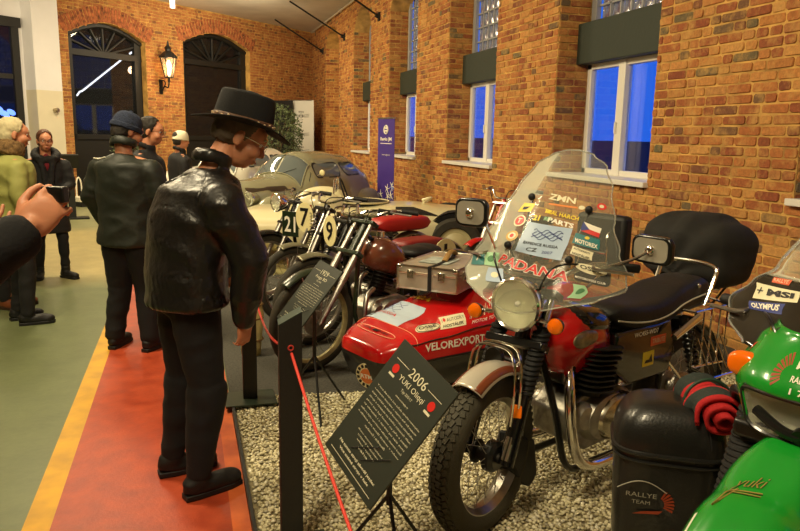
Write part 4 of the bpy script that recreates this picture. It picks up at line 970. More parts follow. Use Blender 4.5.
g5 = ws_patch([(.538, .199), (.649, .19), (.76, .095), (.592, .105)], GSTK, 'sticker'); ws_patch(rnd(.63, .15, .035, .02), mat('green print', sl((60, 120, 70)), .5), 'sticker_mark', .004)
t5 = ws_patch([(-.985, .272), (-.729, .3), (-.638, .223), (-.90, .194)], TSTK, 'sticker'); ws_text('T', -.82, .25, .1, 0, .036, WPAINT, .02, par=t5)
g5 = ws_patch([(-.72, .300), (-.473, .318), (-.39, .236), (-.63, .225)], GSTK, 'sticker'); ws_patch(rnd(-.56, .27, .06, .02), mat('green print'), 'sticker_mark', .004)
p5_ = ws_patch([(-.533, .218), (-.295, .232), (-.209, .154), (-.493, .132)], BSTK, 'sticker'); ws_patch(rnd(-.38, .185, .06, .018), CSTK, 'sticker_mark', .004)
# tank, seat, bodywork
tk = tank_mesh(-.3, -.8, .90, .165, .30, drop=.05, nose=.7).build('fuel_tank', REDP, T5, smooth=180)
tb = tank_mesh(-.36, -.8, .905, .158, .16, drop=.05, nose=.7).build('tank_top', BLKP, tk, smooth=180)
for sd in (-1, 1):
    T = Matrix.Translation((-.46, sd*.152, .775)) @ Matrix.Rotation(R(0 if sd > 0 else 180), 4, 'Z'); o = MB(T).ell((0, 0, 0), (.085, .016, .04), None, 24, 8).build('tank_badge', mat('worn badge metal', sl((150, 138, 110)), .35, .8, var=.5, vscale=30), tk)
m = MB(); prof = []
for i in range(25):       # long dual seat with a kicked-up tail
    u = i/24; x = -.68-.84*u; z = .83-.035*math.sin(PI*min(1, u*1.6))+.09*max(0, u-.5)**1.2; hw = .12+.03*math.sin(PI*min(1, u*1.3)); k = (1-abs(2*u-1)**10)*.97+.03; hh = .062+.02*u
    prof.append([(x, hw*math.copysign(abs(math.cos(a))**.45, math.cos(a))*(k*.25+.75), z+hh*math.copysign(abs(math.sin(a))**.5, math.sin(a))*k) for a in [2*PI*j/28 for j in range(28)]])
seat5 = m.loft(prof).build('seat', BLKL, T5, smooth=70)
for sd in (-1, 1):
    pp = []
    for i in range(20):
        u = .04+.9*i/19; x = -.68-.84*u; z = .83-.035*math.sin(PI*min(1, u*1.6))+.09*max(0, u-.5)**1.2; hw = .12+.03*math.sin(PI*min(1, u*1.3)); pp.append((x, sd*(hw+.001), z-.012))
    MB().tube(pp, .0042, 6).build('piping', mat('pale piping', sl((205, 200, 180)), .5), seat5)
MB().ell((-1.36, .125, .90), (.012, .008, .012)).build('seat_stud', CHROME, seat5)
gr_ = MB().tube(bez([(-1.38, -.15, .80), (-1.44, -.155, .93), (-1.46, -.14, .985), (-1.46, 0, 1.0), (-1.46, .14, .985), (-1.44, .155, .93), (-1.38, .15, .80)], 6), .011, 10); gr_.build('grab_rail', CHROME, T5)
for sd in (-1, 1):
    o = MB().prism([(-.66, .60), (-.68, .76), (-1.1, .77), (-1.16, .60), (-1.1, .5), (-.8, .5)], sd*.11, sd*.15).build('side_panel', BLKP, T5, bevel=.015)
    if sd > 0:
        write(MB(), 'WC455-RD01', (-.93, .1512, .725), (1, 0, .0), (0, 0, 1), .02, .2, bold=.03).mesh_in if 0 else None
        T = Matrix.Translation((-.95, .1505, .63)) @ Matrix.Rotation(PI, 4, 'Z')
        T = Matrix(((-1, 0, 0, -.95), (0, 1, 0, .151), (0, 0, 1, 0), (0, 0, 0, 1)))
        write(MB(), 'WC455-WD7', (-.9, .1512, .735), (-1, 0, 0), (0, 0, 1), .022, .19, bold=.02).build('panel_lettering', WPAINT, o, smooth=0)
        s_ = MB().box((-1.0, .1515, .685), (.12, .002, .045)).build('sticker', mat('orange sticker', sl((214, 84, 40)), .4), o, smooth=0)
        write(MB(), 'TRIBUTE', (-1.0, .1527, .685), (-1, 0, 0), (0, 0, 1), .022, .1).build('sticker_text', CSTK, s_, smooth=0)
        s_ = MB().box((-.93, .1515, .605), (.085, .002, .07)).build('sticker', YSTK, o, smooth=0)
        MB().prism([(-.965, .585), (-.9, .585), (-.91, .6), (-.935, .6), (-.95, .625)], .1526, .1534).build('sticker_mark', BPAINT, s_, smooth=0)
fr = MB(); hx = fx(H)-.03
fr.tube([(hx, 0, H), (-.66, 0, .78), (-.8, 0, .74)], .02, 10)
for sd in (-1, 1):
    fr.tube(bez([(hx+.01, sd*.03, H-.08), (-.36, sd*.09, .45), (-.42, sd*.12, .2), (-.6, sd*.12, .17), (-1.0, sd*.12, .2), (-1.08, sd*.12, .4), (-1.1, sd*.1, .74)], 5), .016, 8)
    fr.tube([(-.8, sd*.08, .74), (-1.5, sd*.1, .8)], .013, 8); fr.tube([(-1.02, sd*.1, .33), (-1.42, sd*.11, r)], .018, 8)
fr.build('frame', BLKF, T5)
e5 = engine(T5, (-.64, 0, .40), 1.25, -.12, ALU, 9, DARKM, cyls=(-.065, .065))
ex = MB().tube(bez([(-.53, .06, .64), (-.43, .1, .635), (-.37, .155, .55), (-.375, .18, .36), (-.43, .19, .24), (-.56, .19, .2), (-.8, .19, .21), (-.95, .19, .23)], 8), .0235, 14); ex.build('header_pipe', CHROME, T5)
ex = MB().tube(bez([(-.53, -.06, .64), (-.43, -.1, .635), (-.37, -.155, .55), (-.375, -.18, .36), (-.43, -.19, .24), (-.56, -.19, .2), (-.8, -.19, .21), (-.95, -.19, .23)], 8), .0235, 14); ex.build('header_pipe', CHROME, T5)
for sd in (-1, 1): MB().tube([(-.93, sd*.19, .225), (-1.0, sd*.195, .24), (-1.6, sd*.2, .3), (-1.68, sd*.2, .31)], [.024, .045, .048, .03], 16).build('silencer', CHROME, T5)
k = MB(Matrix.Translation((-.72, .14, .37)) @ Matrix.Diagonal((1.5, 1, 1.05, 1))).lathe([(.001, .055), (.05, .052), (.09, .036), (.108, .0), (.108, -.05)], (0, 0, 0), 'Y', 32); k.build('primary_cover', mat('polished alloy cover', (.62, .58, .48), .2, 1, var=.15, vscale=8), T5)
for sd in (-1, 1):
    sh = MB().tube([(-1.4, sd*.14, r+.03), (-1.22, sd*.14, .76)], .022, 10)
    for i in range(11): sh.torus((-1.38+.0125*i, sd*.14, r+.09+i*.028), .03, .006, 'Z', 16, 6)
    sh.build('rear_shock', BLKF, T5); MB().tube([(-.75, sd*.12, .3), (-.75, sd*.27, .3)], .017, 8).build('foot_peg', RUBBLK, T5)
fender(T5, r+.04, .08, (-1.42, 0, r), 30, 205, BLKP, None, 'rear_fender', stay=False)
# chrome pannier rack on the left
rk = MB()
def loop(pts, rr=.007): rk.tube(pts, rr, 8, closed=True)
loop([(-1.22, .2, .80), (-1.22, .2, .52), (-1.52, .2, .50), (-1.52, .2, .80)])
for x in (-1.3, -1.37, -1.45): rk.tube([(x, .2, .79), (x, .2, .51)], .005, 6)
loop([(-1.22, .2, .52), (-1.22, .32, .50), (-1.52, .32, .49), (-1.52, .2, .50)])
rk.tube([(-1.22, .2, .8), (-1.2, .1, .8)], .007); rk.tube([(-1.52, .2, .8), (-1.5, .1, .82)], .007); rk.tube([(-1.2, .16, .46), (-1.05, .13, .62)], .008)
for i in range(5): rk.tube([(-1.26-.05*i, .2, .66), (-1.26-.05*i, .28, .505)], .004, 6)
rk.build('pannier_rack', CHROME, T5)
MB().tube([(-1.05, .2, .7), (-1.22, .22, .78)], [.018, .02], 12).build('rack_tube', CHROME, T5)
# wiring bundle, horn
hn = MB(S5).lathe([(.001, .02), (.04, .02), (.045, .005), (.03, -.02), (.001, -.03)], (-.1, -.03, .72), 'X', 20); hn.build('horn', BLKF, T5)
for q_ in range(4): MB(S5).tube(bez([(-.34-.01*q_, .06-.04*q_, 1.04), (-.27, .09-.06*q_, .98), (-.33, .04-.02*q_, .86), (-.38, .03, .74)], 6), .004, 6).build('cable', BLKF, T5)
MB().box((-.47, 0, .62), (.1, .16, .14)).build('fairing_block', BLKF, T5, bevel=.02)

# ------------------------------------------------------------------ the sidecar (its body, with wheel, as one machine coupled to the motorcycle)
ca, sa = math.cos(R(180+MB_DEG)), math.sin(R(180+MB_DEG))
def mbw(x, y): return (MB_LOC[0]+ca*x-sa*y, MB_LOC[1]+sa*x+ca*y)
SC0 = mbw(-.31, -1.31); TS = thing('sidecar', 'red single-seat sidecar with black lower hull and many stickers', 'sidecar', (SC0[0], SC0[1], .016), R(180+MB_DEG))
def sc_w(x): return interp(-x, [(0, .22), (.08, .28), (.2, .335), (.5, .365), (1.0, .375), (1.5, .35), (2.0, .25), (2.15, .15)])
def sc_top(x): return interp(-x, [(0, .43), (.07, .47), (.3, .515), (.62, .58), (.9, .63), (1.5, .65), (2.15, .5)])
BELT = lambda x: interp(-x, [(0, .345), (.5, .36), (2.15, .42)])
def sc_surf(x, a, lift=0.0):        # a: 0 = near belt (local +y), pi = far belt, going over the top
    w_ = sc_w(x); b = BELT(x); hh = sc_top(x)-b; c_, s_ = math.cos(a), math.sin(a)
    y = (w_+lift)*math.copysign(abs(c_)**.48, c_); z = b+(hh+lift)*abs(s_)**.48
    return Vector((x, y, z))
m = MB(); NX = 48
def f(u, v):
    x = -2.15*u**1.0; return sc_surf(x, PI*v)
m.grid(f, NX, 36)
# rounded nose closing
m.grid(lambda u, v: (lambda p: Vector((.045*math.sin(PI/2*u)*1.0+0, p.y*math.cos(PI/2*u)**.5 if u < 1 else 0, BELT(0)+(p.z-BELT(0))*math.cos(PI/2*u)**.5 if u < 1 else BELT(0))))(sc_surf(0, PI*v)), 8, 36)
shell = m.build('body_shell', REDP, TS, smooth=180)
def hull(u, v):
    x = .035*(1-u)-2.1*u; w_ = (sc_w(min(0, x))-.012)*(1 if x < 0 else .9); a = PI*v; c_, s_ = math.cos(a), math.sin(a); b = BELT(min(0, x)); dp = interp(u, [(0, .16), (.06, .24), (.3, .27), (.9, .27), (1, .2)])
    taper = 1-.14*abs(s_)
    return Vector((x-.035*abs(s_)*(1 if u < .2 else 0)*(1-u/.2 if u < .2 else 0), w_*math.copysign(abs(c_)**.5, c_)*taper, b-dp*abs(s_)**.8))
BLKH = mat('black hull paint', sl((18, 17, 16)), .3, coat=.4)
m = MB().grid(hull, 40, 30); m.add([hull(0, v/30) for v in range(31)], [tuple(range(31))]); m.build('lower_hull', BLKH, TS, smooth=60)
MB().tube([Vector((sc_surf(-2.1*i/40, 0).x, sc_surf(-2.1*i/40, 0).y+.004, BELT(-2.1*i/40))) for i in range(41)], .008, 6, flat=(1, .6)).build('belt_moulding', BLKH, shell)
MB().tube([Vector((sc_surf(-2.1*i/40, PI).x, sc_surf(-2.1*i/40, PI).y-.004, BELT(-2.1*i/40))) for i in range(41)], .008, 6, flat=(1, .6)).build('belt_moulding', BLKH, shell)
for (x0, a_) in ((-.03, .0),):     # creased nose panel lines
    MB().tube([sc_surf(-.16-.03*math.sin(PI*i/20), .45+2.2*i/20, .001) for i in range(21)], .0022, 6).build('nose_crease', mat('pale scuff line', sl((226, 150, 110)), .4), shell)
    MB().tube([sc_surf(-.02-.14*abs(math.sin(0)), .45+2.2*i/20, .001) for i in range(21)], .0022, 6).build('nose_crease', mat('pale scuff line'), shell)
    MB().tube([sc_surf(-.085+.03*math.cos(2*PI*i/24), PI/2+.42*math.sin(2*PI*i/24), .0015) for i in range(25)], .0022, 6).build('nose_crease', mat('pale scuff line'), shell)
wheel(TS, .29, .05, (-1.25, -.5, .29), None, name='sidecar_wheel', detail=False)
fender(TS, .34, .08, (-1.25, -.5, .29), 0, 180, REDP, None, 'wheel_fender', stay=False)
cn = MB(); cn.tube([(-.7, .2, .3), (-.75, .9, .32)], .02); cn.tube([(-1.3, .2, .3), (-1.3, 1.15, .34)], .02); cn.tube([(-1.25, -.5, .29), (-1.25, .2, .29)], .02); cn.tube([(-1.5, .2, .5), (-1.3, 1.15, .7)], .014)
cn.build('coupling_bar', BLKF, TS)
# stickers on the shell: cells in (x, angle)
def sc_patch(x0, x1, a0, a1, m, name='sticker', lift=.0025, oval=False, par=shell):
    def g(u, v):
        if oval:
            rr = v; t = 2*PI*u; return sc_surf((x0+x1)/2+(x1-x0)/2*rr*math.cos(t), (a0+a1)/2+(a1-a0)/2*rr*math.sin(t), lift)
        return sc_surf(x0+(x1-x0)*u, a0+(a1-a0)*v, lift)
    return MB().grid(g, 28 if oval else 8, 6).build(name, m, par, smooth=0)
def sc_text(body, x0, x1, a0, a1, m, bold=.0, shear=0, par=None, lift=.004, name='lettering'):
    """reads from x0 to x1, foot at angle a0, head at a1"""
    me = text_me(body, 0, bold, shear); xs = [v.co.x for v in me.vertices]; ys = [v.co.y for v in me.vertices]
    vs = [sc_surf(x0+(x1-x0)*(v.co.x-min(xs))/(max(xs)-min(xs)), a0+(a1-a0)*(v.co.y-min(ys))/(max(ys)-min(ys)), lift) for v in me.vertices]
    return MB().add(vs, [tuple(p.vertices) for p in me.polygons]).build(name, m, par or shell, smooth=0, fix=False)
def bil(Q, u, v):      # Q: corners top-left, top-right, bottom-right, bottom-left as (x, angle)
    return tuple((Q[0][k]*(1-u)+Q[1][k]*u)*v+(Q[3][k]*(1-u)+Q[2][k]*u)*(1-v) for k in (0, 1))
def sq_patch(Q, m, name='sticker', lift=.0025, par=None, oval=False):
    if oval: g = lambda u, v: sc_surf(*bil(Q, .5+.5*v*math.cos(2*PI*u), .5+.5*v*math.sin(2*PI*u)), lift)
    else: g = lambda u, v: sc_surf(*bil(Q, u, v), lift)
    return MB().grid(g, 28 if oval else 10, 6).build(name, m, par or shell, smooth=0, fix=False)
def sq_text(body, Q, m, bold=.0, shear=0, par=None, lift=.004, name='lettering'):
    me = text_me(body, 0, bold, shear); xs = [v.co.x for v in me.vertices]; ys = [v.co.y for v in me.vertices]
    vs = [sc_surf(*bil(Q, (v.co.x-min(xs))/(max(xs)-min(xs)), (v.co.y-min(ys))/(max(ys)-min(ys))), lift) for v in me.vertices]
    return MB().add(vs, [tuple(p.vertices) for p in me.polygons]).build(name, m, par or shell, smooth=0, fix=False)
def sub(Q, u0, u1, v0, v1): return [bil(Q, u0, v1), bil(Q, u1, v1), bil(Q, u1, v0), bil(Q, u0, v0)]
sq_text('VELOREXPORT', [(-.20, .40), (-.62, .16), (-.62, .03), (-.194, .12)], WPAINT, bold=.02)
Q = [(-.235, 1.37), (-.395, 1.30), (-.36, .90), (-.20, .98)]
o = sq_patch(Q, CSTK, oval=True); MB().tube([sc_surf(*bil(Q, .5+.45*math.cos(2*PI*i/28), .5+.45*math.sin(2*PI*i/28)), .004) for i in range(29)], .0018, 5).build('ring', BPAINT, o); sq_text('OSBE', sub(Q, .14, .86, .42, .76), BPAINT, bold=.02, par=o); sq_text('CZ 125', sub(Q, .35, .65, .16, .34), BPAINT, par=o)
Q = [(-.425, 1.373), (-.557, 1.143), (-.504, .65), (-.346, .893)]
o = sq_patch(Q, CSTK); sq_text('I    AUTODÍLY', sub(Q, .06, .95, .56, .88), BPAINT, par=o); sq_text('HOSTÁLEK', sub(Q, .1, .9, .12, .42), BPAINT, bold=.02, par=o); sq_patch(sub(Q, .1, .2, .6, .88), RSTK, 'heart', .0042, o, True)
Q = [(-.51, 2.7), (-.47, 1.571), (-.19, 1.53), (-.21, 2.7)]
o = sq_patch(Q, mat('pale map sticker', sl((184, 200, 214)), .35))
for k_ in range(5): MB().tube([sc_surf(*bil(Q, .15+.7*i/14, .55+.08*k_+.06*math.sin(i*.8+k_*2)), .0035) for i in range(15)], .0011, 5).build('line_art', NSTK, o)
sq_text('EXPEDICE RUSSIA', sub(Q, .15, .95, .28, .42), RSTK, par=o); sq_text('CZ', sub(Q, .3, .6, .06, .2), BPAINT, bold=.02, par=o)
Q = [(-.62, 1.3), (-.86, 1.15), (-.80, .80), (-.55, .80)]
sq_text('PADANA', Q, CSTK, bold=.05, shear=.15, lift=.003); sq_text('PADANA', Q, mat('dark red sticker', sl((150, 12, 16)), .4), bold=.0, shear=.15, lift=.0045); sq_text('MOTOR TOUR', [(-.56, .7), (-.78, .66), (-.76, .55), (-.54, .58)], WPAINT)
sq_text('MARIS', [(-.62, 2.75), (-.63, 2.1), (-.55, 2.1), (-.55, 2.75)], CSTK, bold=.02); sq_text('RADA', [(-.60, 2.0), (-.60, 1.6), (-.54, 1.6), (-.54, 2.0)], YSTK, bold=.03)
sq_text('YAMA', [(-.10, 1.75), (-.10, 1.4), (-.075, 1.4), (-.075, 1.75)], BPAINT)
MB().tube([sc_surf(-.1-1.3*i/20, .52-.32*(i/20), .004) for i in range(21)], .006, 6, flat=(.5, 1)).build('black_stripe', BLKH, shell)
# round emblem low on the nose
T = Matrix.Translation((-.028, .05, .235)) @ Matrix.Rotation(R(20), 4, 'Z') @ Matrix.Rotation(R(8), 4, 'Y')
em = MB(T).prism([(.078*math.cos(2*PI*i/32), .078*math.sin(2*PI*i/32)) for i in range(32)], 0, .05, 'YZ').build('nose_emblem', mat('emblem cream', sl((220, 206, 160)), .4), TS)
for i in range(14): MB(T @ Matrix.Rotation(2*PI*i/14, 4, 'X')).box((.051, 0, .063), (.004, .016, .018)).build('tooth', BPAINT, em, smooth=0)
MB(T).prism([(.046*math.cos(2*PI*i/32), .046*math.sin(2*PI*i/32)) for i in range(32)], .048, .0525, 'YZ').build('emblem_centre', mat('emblem orange', sl((206, 110, 50)), .4), em)
write(MB(T), 'RTM', (.054, 0, 0), (0, 1, 0), (0, 0, 1), .026, .08, bold=.03).build('emblem_letters', WPAINT, em, smooth=0)
# backrest cushion and cockpit rim
ck = MB(); ck.tube([(-1.02+.42*math.cos(2*PI*i/28)*.8-.25, .22*math.sin(2*PI*i/28), .655+.015*math.cos(2*PI*i/28)) for i in range(28)], .018, 8, closed=True); ck.build('cockpit_rim', RUBBLK, TS)
MB().ell((-1.27, 0, .655), (.33, .21, .02)).build('cockpit_cover', BLKL, TS)
bk = MB(); bk.box((-1.75, .32, .93), (.1, .40, .36)); bk.box((-1.75, .25, .78), (.06, .3, .34)); bk.build('backrest', BLKL, TS, bevel=.045, smooth=60)
bh = MB()
for yy in (.2, .42): bh.tube(bez([(-1.62, yy-.12, .6), (-1.64, yy, .76), (-1.66, yy, .98), (-1.76, yy, 1.0)]), .009, 8)
bh.tube([(-1.65, .2, .86), (-1.65, .42, .86)], .008, 8); bh.build('backrest_hoop', CHROME, TS)
# covered load on the tail of the sidecar
TARP = mat('black waxed cloth', sl((30, 29, 26)), .85, bump=.5, bscale=7, var=.3, vscale=5)
lx, ly = mbw(-1.98, -.26)
def load_mb():
    m = MB(); m.ell((0, 0, .23), (.26, .325, .215), None, 36, 22, .82); m.ell((.02, .03, .18), (.24, .28, .17), None, 30, 18, .7); return m
def crease(o):
    vox(.014, 4)(o)
    for v in o.data.vertices:
        p = v.co; n = v.normal; a = math.atan2(p.y, p.z-.1)
        k = .007*math.sin(a*9+p.x*6)+.006*mnoise.noise(Vector((p.x*5, p.y*12, p.z*5)))*2+.008*mnoise.noise(Vector((p.x*2.2, p.y*3, p.z*14)))
        v.co = p+n*k
ld = load_mb().build('covered_bundle', TARP, None, mods=crease); ld.location = (lx, ly, .768); ld.rotation_euler = (0, 0, R(180+MB_DEG))
tag(ld, 'large round bundle under black waterproof cloth behind the tall-screened motorcycle', 'bundle')
rkk = MB()
for yy in (-.14, .1): rkk.tube([(-1.42, yy, .8), (-1.55, yy, .775), (-2.2, yy-.2*(yy>0)-.05, .775)], .01, 8)
for xx in (-1.7, -1.95, -2.15): rkk.tube([(xx, -.42, .775), (xx, -.08, .775)], .01, 8)
rkk.tube([(-1.5, -.1, .5), (-1.95, -.25, .77)], .01); rkk.build('luggage_rack', CHROME, T5)
# aluminium case strapped on the sidecar
CASE = mat('brushed aluminium case', (.66, .62, .50), .38, .75, bump=.08, bscale=200, var=.2, vscale=9)
tc_ = thing('camera_case', 'silver aluminium case with black strap lying on the red sidecar', 'case', (1.62, 4.25, .672), math.atan2(4.39-3.78, 2.02-1.45))
LX, LY, LZ = .60, .40, .15
MB().box((0, 0, LZ*.34), (LX, LY, LZ*.66)).build('case_body', CASE, tc_, bevel=.008); MB().box((0, 0, LZ*.67+LZ*.17), (LX, LY, LZ*.30)).build('case_lid', CASE, tc_, bevel=.008)
tr = MB()
for z in (.004, LZ*.67, LZ*.985):
    tr.box((0, LY/2, z), (LX+.006, .006, .01)); tr.box((0, -LY/2, z), (LX+.006, .006, .01)); tr.box((LX/2, 0, z), (.006, LY+.006, .01)); tr.box((-LX/2, 0, z), (.006, LY+.006, .01))
for sx in (-1, 1):
    for sy in (-1, 1): tr.box((sx*LX/2, sy*LY/2, LZ/2), (.012, .012, LZ))
tr.build('edge_trim', mat('case edge alloy', (.75, .72, .62), .3, 1), tc_, bevel=.002)
cr_m = mat('corner cap steel', (.7, .68, .6), .25, 1)
for sx in (-1, 1):
    for sy in (-1, 1): MB().box((sx*(LX/2-.01), sy*(LY/2-.01), LZ*.93), (.035, .035, .028)).build('corner_cap', cr_m, tc_, bevel=.006)
for (x, y, rz_) in ((-LX/2-.004, -.1, 0), (-LX/2-.004, .11, 0), (-.17, -LY/2-.004, PI/2), (.17, -LY/2-.004, PI/2)):
    m = MB(Matrix.Translation((x, y, LZ*.64)) @ Matrix.Rotation(rz_, 4, 'Z')).box((0, 0, 0), (.01, .045, .055)); m.box((0, 0, .01), (.018, .02, .03)); m.build('latch', cr_m, tc_, bevel=.002)
MB().box((-.05, .02, LZ+.003), (.24, .2, .001)).build('faded_sticker', mat('pale blue faded label', sl((176, 186, 176)), .5, var=.5, vscale=14), tc_, smooth=0)
hd = MB().tube(bez([(-.09, -.03, LZ+.008), (.0, -.02, LZ+.04), (.12, -.0, LZ+.045), (.2, .01, LZ+.01)]), .016, 10, flat=(.6, 1.2)); hd.build('carry_handle', mat('tan leather', sl((150, 116, 66)), .5, bump=.3, bscale=40, var=.4, vscale=20), tc_)
sx_ = -.17; s = .0035
strp = MB(); w2 = .014
path = [(-LX/2-.003, -.02, -.0), (-LX/2-.004, -.02, LZ+.003), (-.2, -.03, LZ+.004), (.05, -.03, LZ+.012), (.25, .04, LZ+.004), (LX/2+.004, .06, LZ+.003), (LX/2+.004, .06, 0)]
strp.tube(path, .012, 6, flat=(.2, 1.2)); strp.build('strap', RUBBLK, tc_)
# ------------------------------------------------------------------ the green motorcycle at the right edge
GRN = mat('green gloss plastic', sl((22, 140, 40)), .22, coat=.6, var=.12, vscale=4)
G_LOC = (1.292, 1.212); T6 = thing('motorcycle', 'bright green travel motorcycle with rectangular headlamp and dark screen at the right edge', 'motorcycle', (G_LOC[0], G_LOC[1], .012), R(180+25))
r = .33; fx6 = lambda z: -(z-r)*math.tan(R(27))
wheel(T6, r, .055, (0, 0, r), None, rimm=STEEL, tread=48, name='front_wheel', tyre=BIGRUB)
wheel(T6, r, .06, (-1.5, 0, r), None, name='rear_wheel', detail=False)
for sd in (-1, 1):
    o = MB().tube([(fx6(r)+.03, sd*.14, r), (fx6(.98)+.02, sd*.14, .98)], .022, 14).build('fork_tube', STEEL, T6)
    ga = MB(); n = 26
    for i in range(n):
        z = .50+i*.0155; ga.torus((fx6(z)+.02, sd*.14, z), .034, .0075, 'Z', 22, 8)
    ga.tube([(fx6(.49)+.02, sd*.14, .49), (fx6(.91)+.02, sd*.14, .91)], .034, 14); ga.build('gaiter', RUBBLK, o)
    MB().tube([(fx6(r)+.03, sd*.14, r-.03), (fx6(.5)+.02, sd*.14, .5)], .034, 12).build('fork_slider', BLKP, o)
# high front mudguard (beak)
def beak(u, v, l=0):
    s_ = v*2-1; x = -.25+.62*u; hw = interp(u, [(0, .045), (.12, .085), (.35, .108), (.7, .11), (1, .085)])
    z = interp(u, [(0, .905), (.15, .885), (.5, .80), (1, .66)])-.055*abs(s_)**2.6-.02*math.cos(s_*PI)*.3+l
    return Vector((x, s_*hw, z))
bk6 = MB().grid(lambda u, v: beak(u, v), 30, 20).build('mudguard', GRN, T6, solid=.004, smooth=180)
me = text_me('yuki', 0, -.005, .35)
vs = []
xs = [v.co.x for v in me.vertices]; ys = [v.co.y for v in me.vertices]
def bk_map(a, b, l): return beak(.43-b*.17-a*.04, .36+a*.30, l)
for mm, l, off in ((BPAINT, .0035, .012), (mat('gold line', sl((190, 160, 90)), .3, .6), .005, 0)):
    vs = [bk_map((v.co.x-(min(xs)+max(xs))/2)/(max(xs)-min(xs))+off, (v.co.y-(min(ys)+max(ys))/2)/(max(ys)-min(ys))*.42+off, l) for v in me.vertices]
    MB().add(vs, [tuple(p.vertices) for p in me.polygons]).build('script_logo', mm, bk6, smooth=0, fix=False)
for mm, l, off in ((BPAINT, .003, .006), (mat('gold line'), .005, 0)):
    MB().tube([bk_map(a, b+off, l) for a, b in ((.55, -.30), (.1, -.30), (-.35, -.28), (-.5, -.38), (-.62, -.85), (-.5, -.75), (-.25, -.2))], .0022, 6).build('logo_swash', mm, bk6); MB().tube([bk_map(a, b+off, l) for a, b in ((.55, -.42), (.05, -.42), (-.3, -.40))], .0018, 6).build('logo_swash', mm, bk6)
MB().grid(lambda u, v: beak(.84+.10*v, .04+.3*u, .0035), 8, 4).build('pale_flash', WPAINT, bk6); MB().grid(lambda u, v: beak(.62+.3*v, .03+.03*u, .0035), 4, 8).build('pale_flash', WPAINT, bk6)
MB().box((-.22, 0, .86), (.1, .32, .05)).build('lower_yoke', BLKF, T6, bevel=.012); 
m = MB().tube(bez([(-.16, -.1, .93), (-.13, 0, .90), (-.16, .1, .93)]), .014, 8); m.cyl((-.14, .02, .905), (-.12, .02, .90), .02); m.build('horn_bracket', BLKF, T6)
# nose fairing
def fair(u, v, l=0):
    a = (u*2-1); yy = interp(v, [(0, .12), (.15, .19), (.5, .225), (.85, .2), (1, .16)])*math.sin(a*PI/2*.98); z = .84+.29*v
    fr_ = interp(v, [(0, -.17), (.2, -.12), (.55, -.125), (1, -.24)])
    x = fr_-.28*(1-math.cos(a*PI/2*.98))**1.15+l
    return Vector((x, yy, z))
def fair_mesh():
    m = MB(); nu, nv = 48, 30
    for j in range(nv):
        for i in range(nu):
            u0_, u1_ = i/nu, (i+1)/nu; v0_, v1_ = j/nv, (j+1)/nv; uc, vc = (u0_+u1_)/2, (v0_+v1_)/2
            if abs(uc-.5) < .235-.05*max(0, (.3-vc)) and .13 < vc < .50: continue
            m.add([fair(u0_, v0_), fair(u1_, v0_), fair(u1_, v1_), fair(u0_, v1_)], [(0, 1, 2, 3)])
    return m
fo = fair_mesh().build('nose_fairing', GRN, T6, solid=.004, smooth=60)
def rim_pts(k): return [fair(.5+k*.235*math.copysign(abs(math.cos(t))**.4, math.cos(t)), .315+k*.185*math.copysign(abs(math.sin(t))**.4, math.sin(t))) for t in [2*PI*i/48 for i in range(48)]]
lo = MB().loft([[p+Vector((-.075, 0, 0)) for p in rim_pts(.55)], [p+Vector((-.05, 0, 0)) for p in rim_pts(.9)], rim_pts(1.0)], cap=False); lo.add([p+Vector((-.075, 0, 0)) for p in rim_pts(.55)], [tuple(range(48))]); ho = lo.build('headlamp', REFL, fo)
MB().add([p+Vector((-.002, 0, 0)) for p in rim_pts(.99)], [tuple(range(48))]).build('lamp_glass', mat('ribbed lamp glass', (1, 1, .95), .05, trans=.9, bump=.6, bscale=60), ho, smooth=0)
MB().tube(rim_pts(1.02), .006, 6, closed=True).build('lamp_seal', BLKF, ho); MB().ell((-.17, .03, .95), (.02, .03, .03)).build('bulb', mat('lamp bulb'), ho)
for sd in (0, 1):
    s_ = (lambda u: u) if sd == 0 else (lambda u: 1-u)
    MB().grid(lambda u, v: fair(s_(.13+.035*v+.02*u), .55+.36*v+.0*u, .004) if 1 else None, 1, 1).v
    P_ = [(.16, .93), (.22, .93), (.185, .72), (.15, .55)]
    MB().add([fair(s_(a), b, .0045)+Vector((0, -.003 if sd == 0 else .003, 0)) for a, b in P_], [(0, 1, 2, 3)]).build('red_flash', RSTK, fo, smooth=0, fix=False)
# winged emblem on the green nose
em = MB()
for i in range(9):
    a = R(100+i*14); c_ = (.45, .70)
    p = [(c_[0]+.028*math.cos(a)*1.0, c_[1]+.07*math.sin(a)), (c_[0]+.062*math.cos(a+.05), c_[1]+.16*math.sin(a+.05)), (c_[0]+.062*math.cos(a+.2), c_[1]+.16*math.sin(a+.2)), (c_[0]+.028*math.cos(a+.17), c_[1]+.07*math.sin(a+.17))]
    em.add([fair(x, y, .004) for x, y in p], [(0, 1, 2, 3)])
em.build('wing_emblem', mat('brown red print', sl((150, 60, 30)), .5), fo, smooth=0, fix=False)
def fair_text(body, cu, cv, wu, hv, m, bold=.02):
    me = text_me(body, 0, bold); xs = [v.co.x for v in me.vertices]; ys = [v.co.y for v in me.vertices]
    vs = [fair(cu+wu*((v.co.x-min(xs))/(max(xs)-min(xs))-.5), cv+hv*((v.co.y-min(ys))/(max(ys)-min(ys))-.5), .005) for v in me.vertices]
    return MB().add(vs, [tuple(p.vertices) for p in me.polygons]).build('lettering', m, fo, smooth=0, fix=False)
fair_text('MSI', .50, .78, .07, .06, WPAINT); fair_text('RALLYE', .505, .68, .08, .045, WPAINT); fair_text('1 7', .50, .59, .05, .05, WPAINT)
MB().prism([(.47+0*a, 0) for a in range(3)], 0, 0) if 0 else None
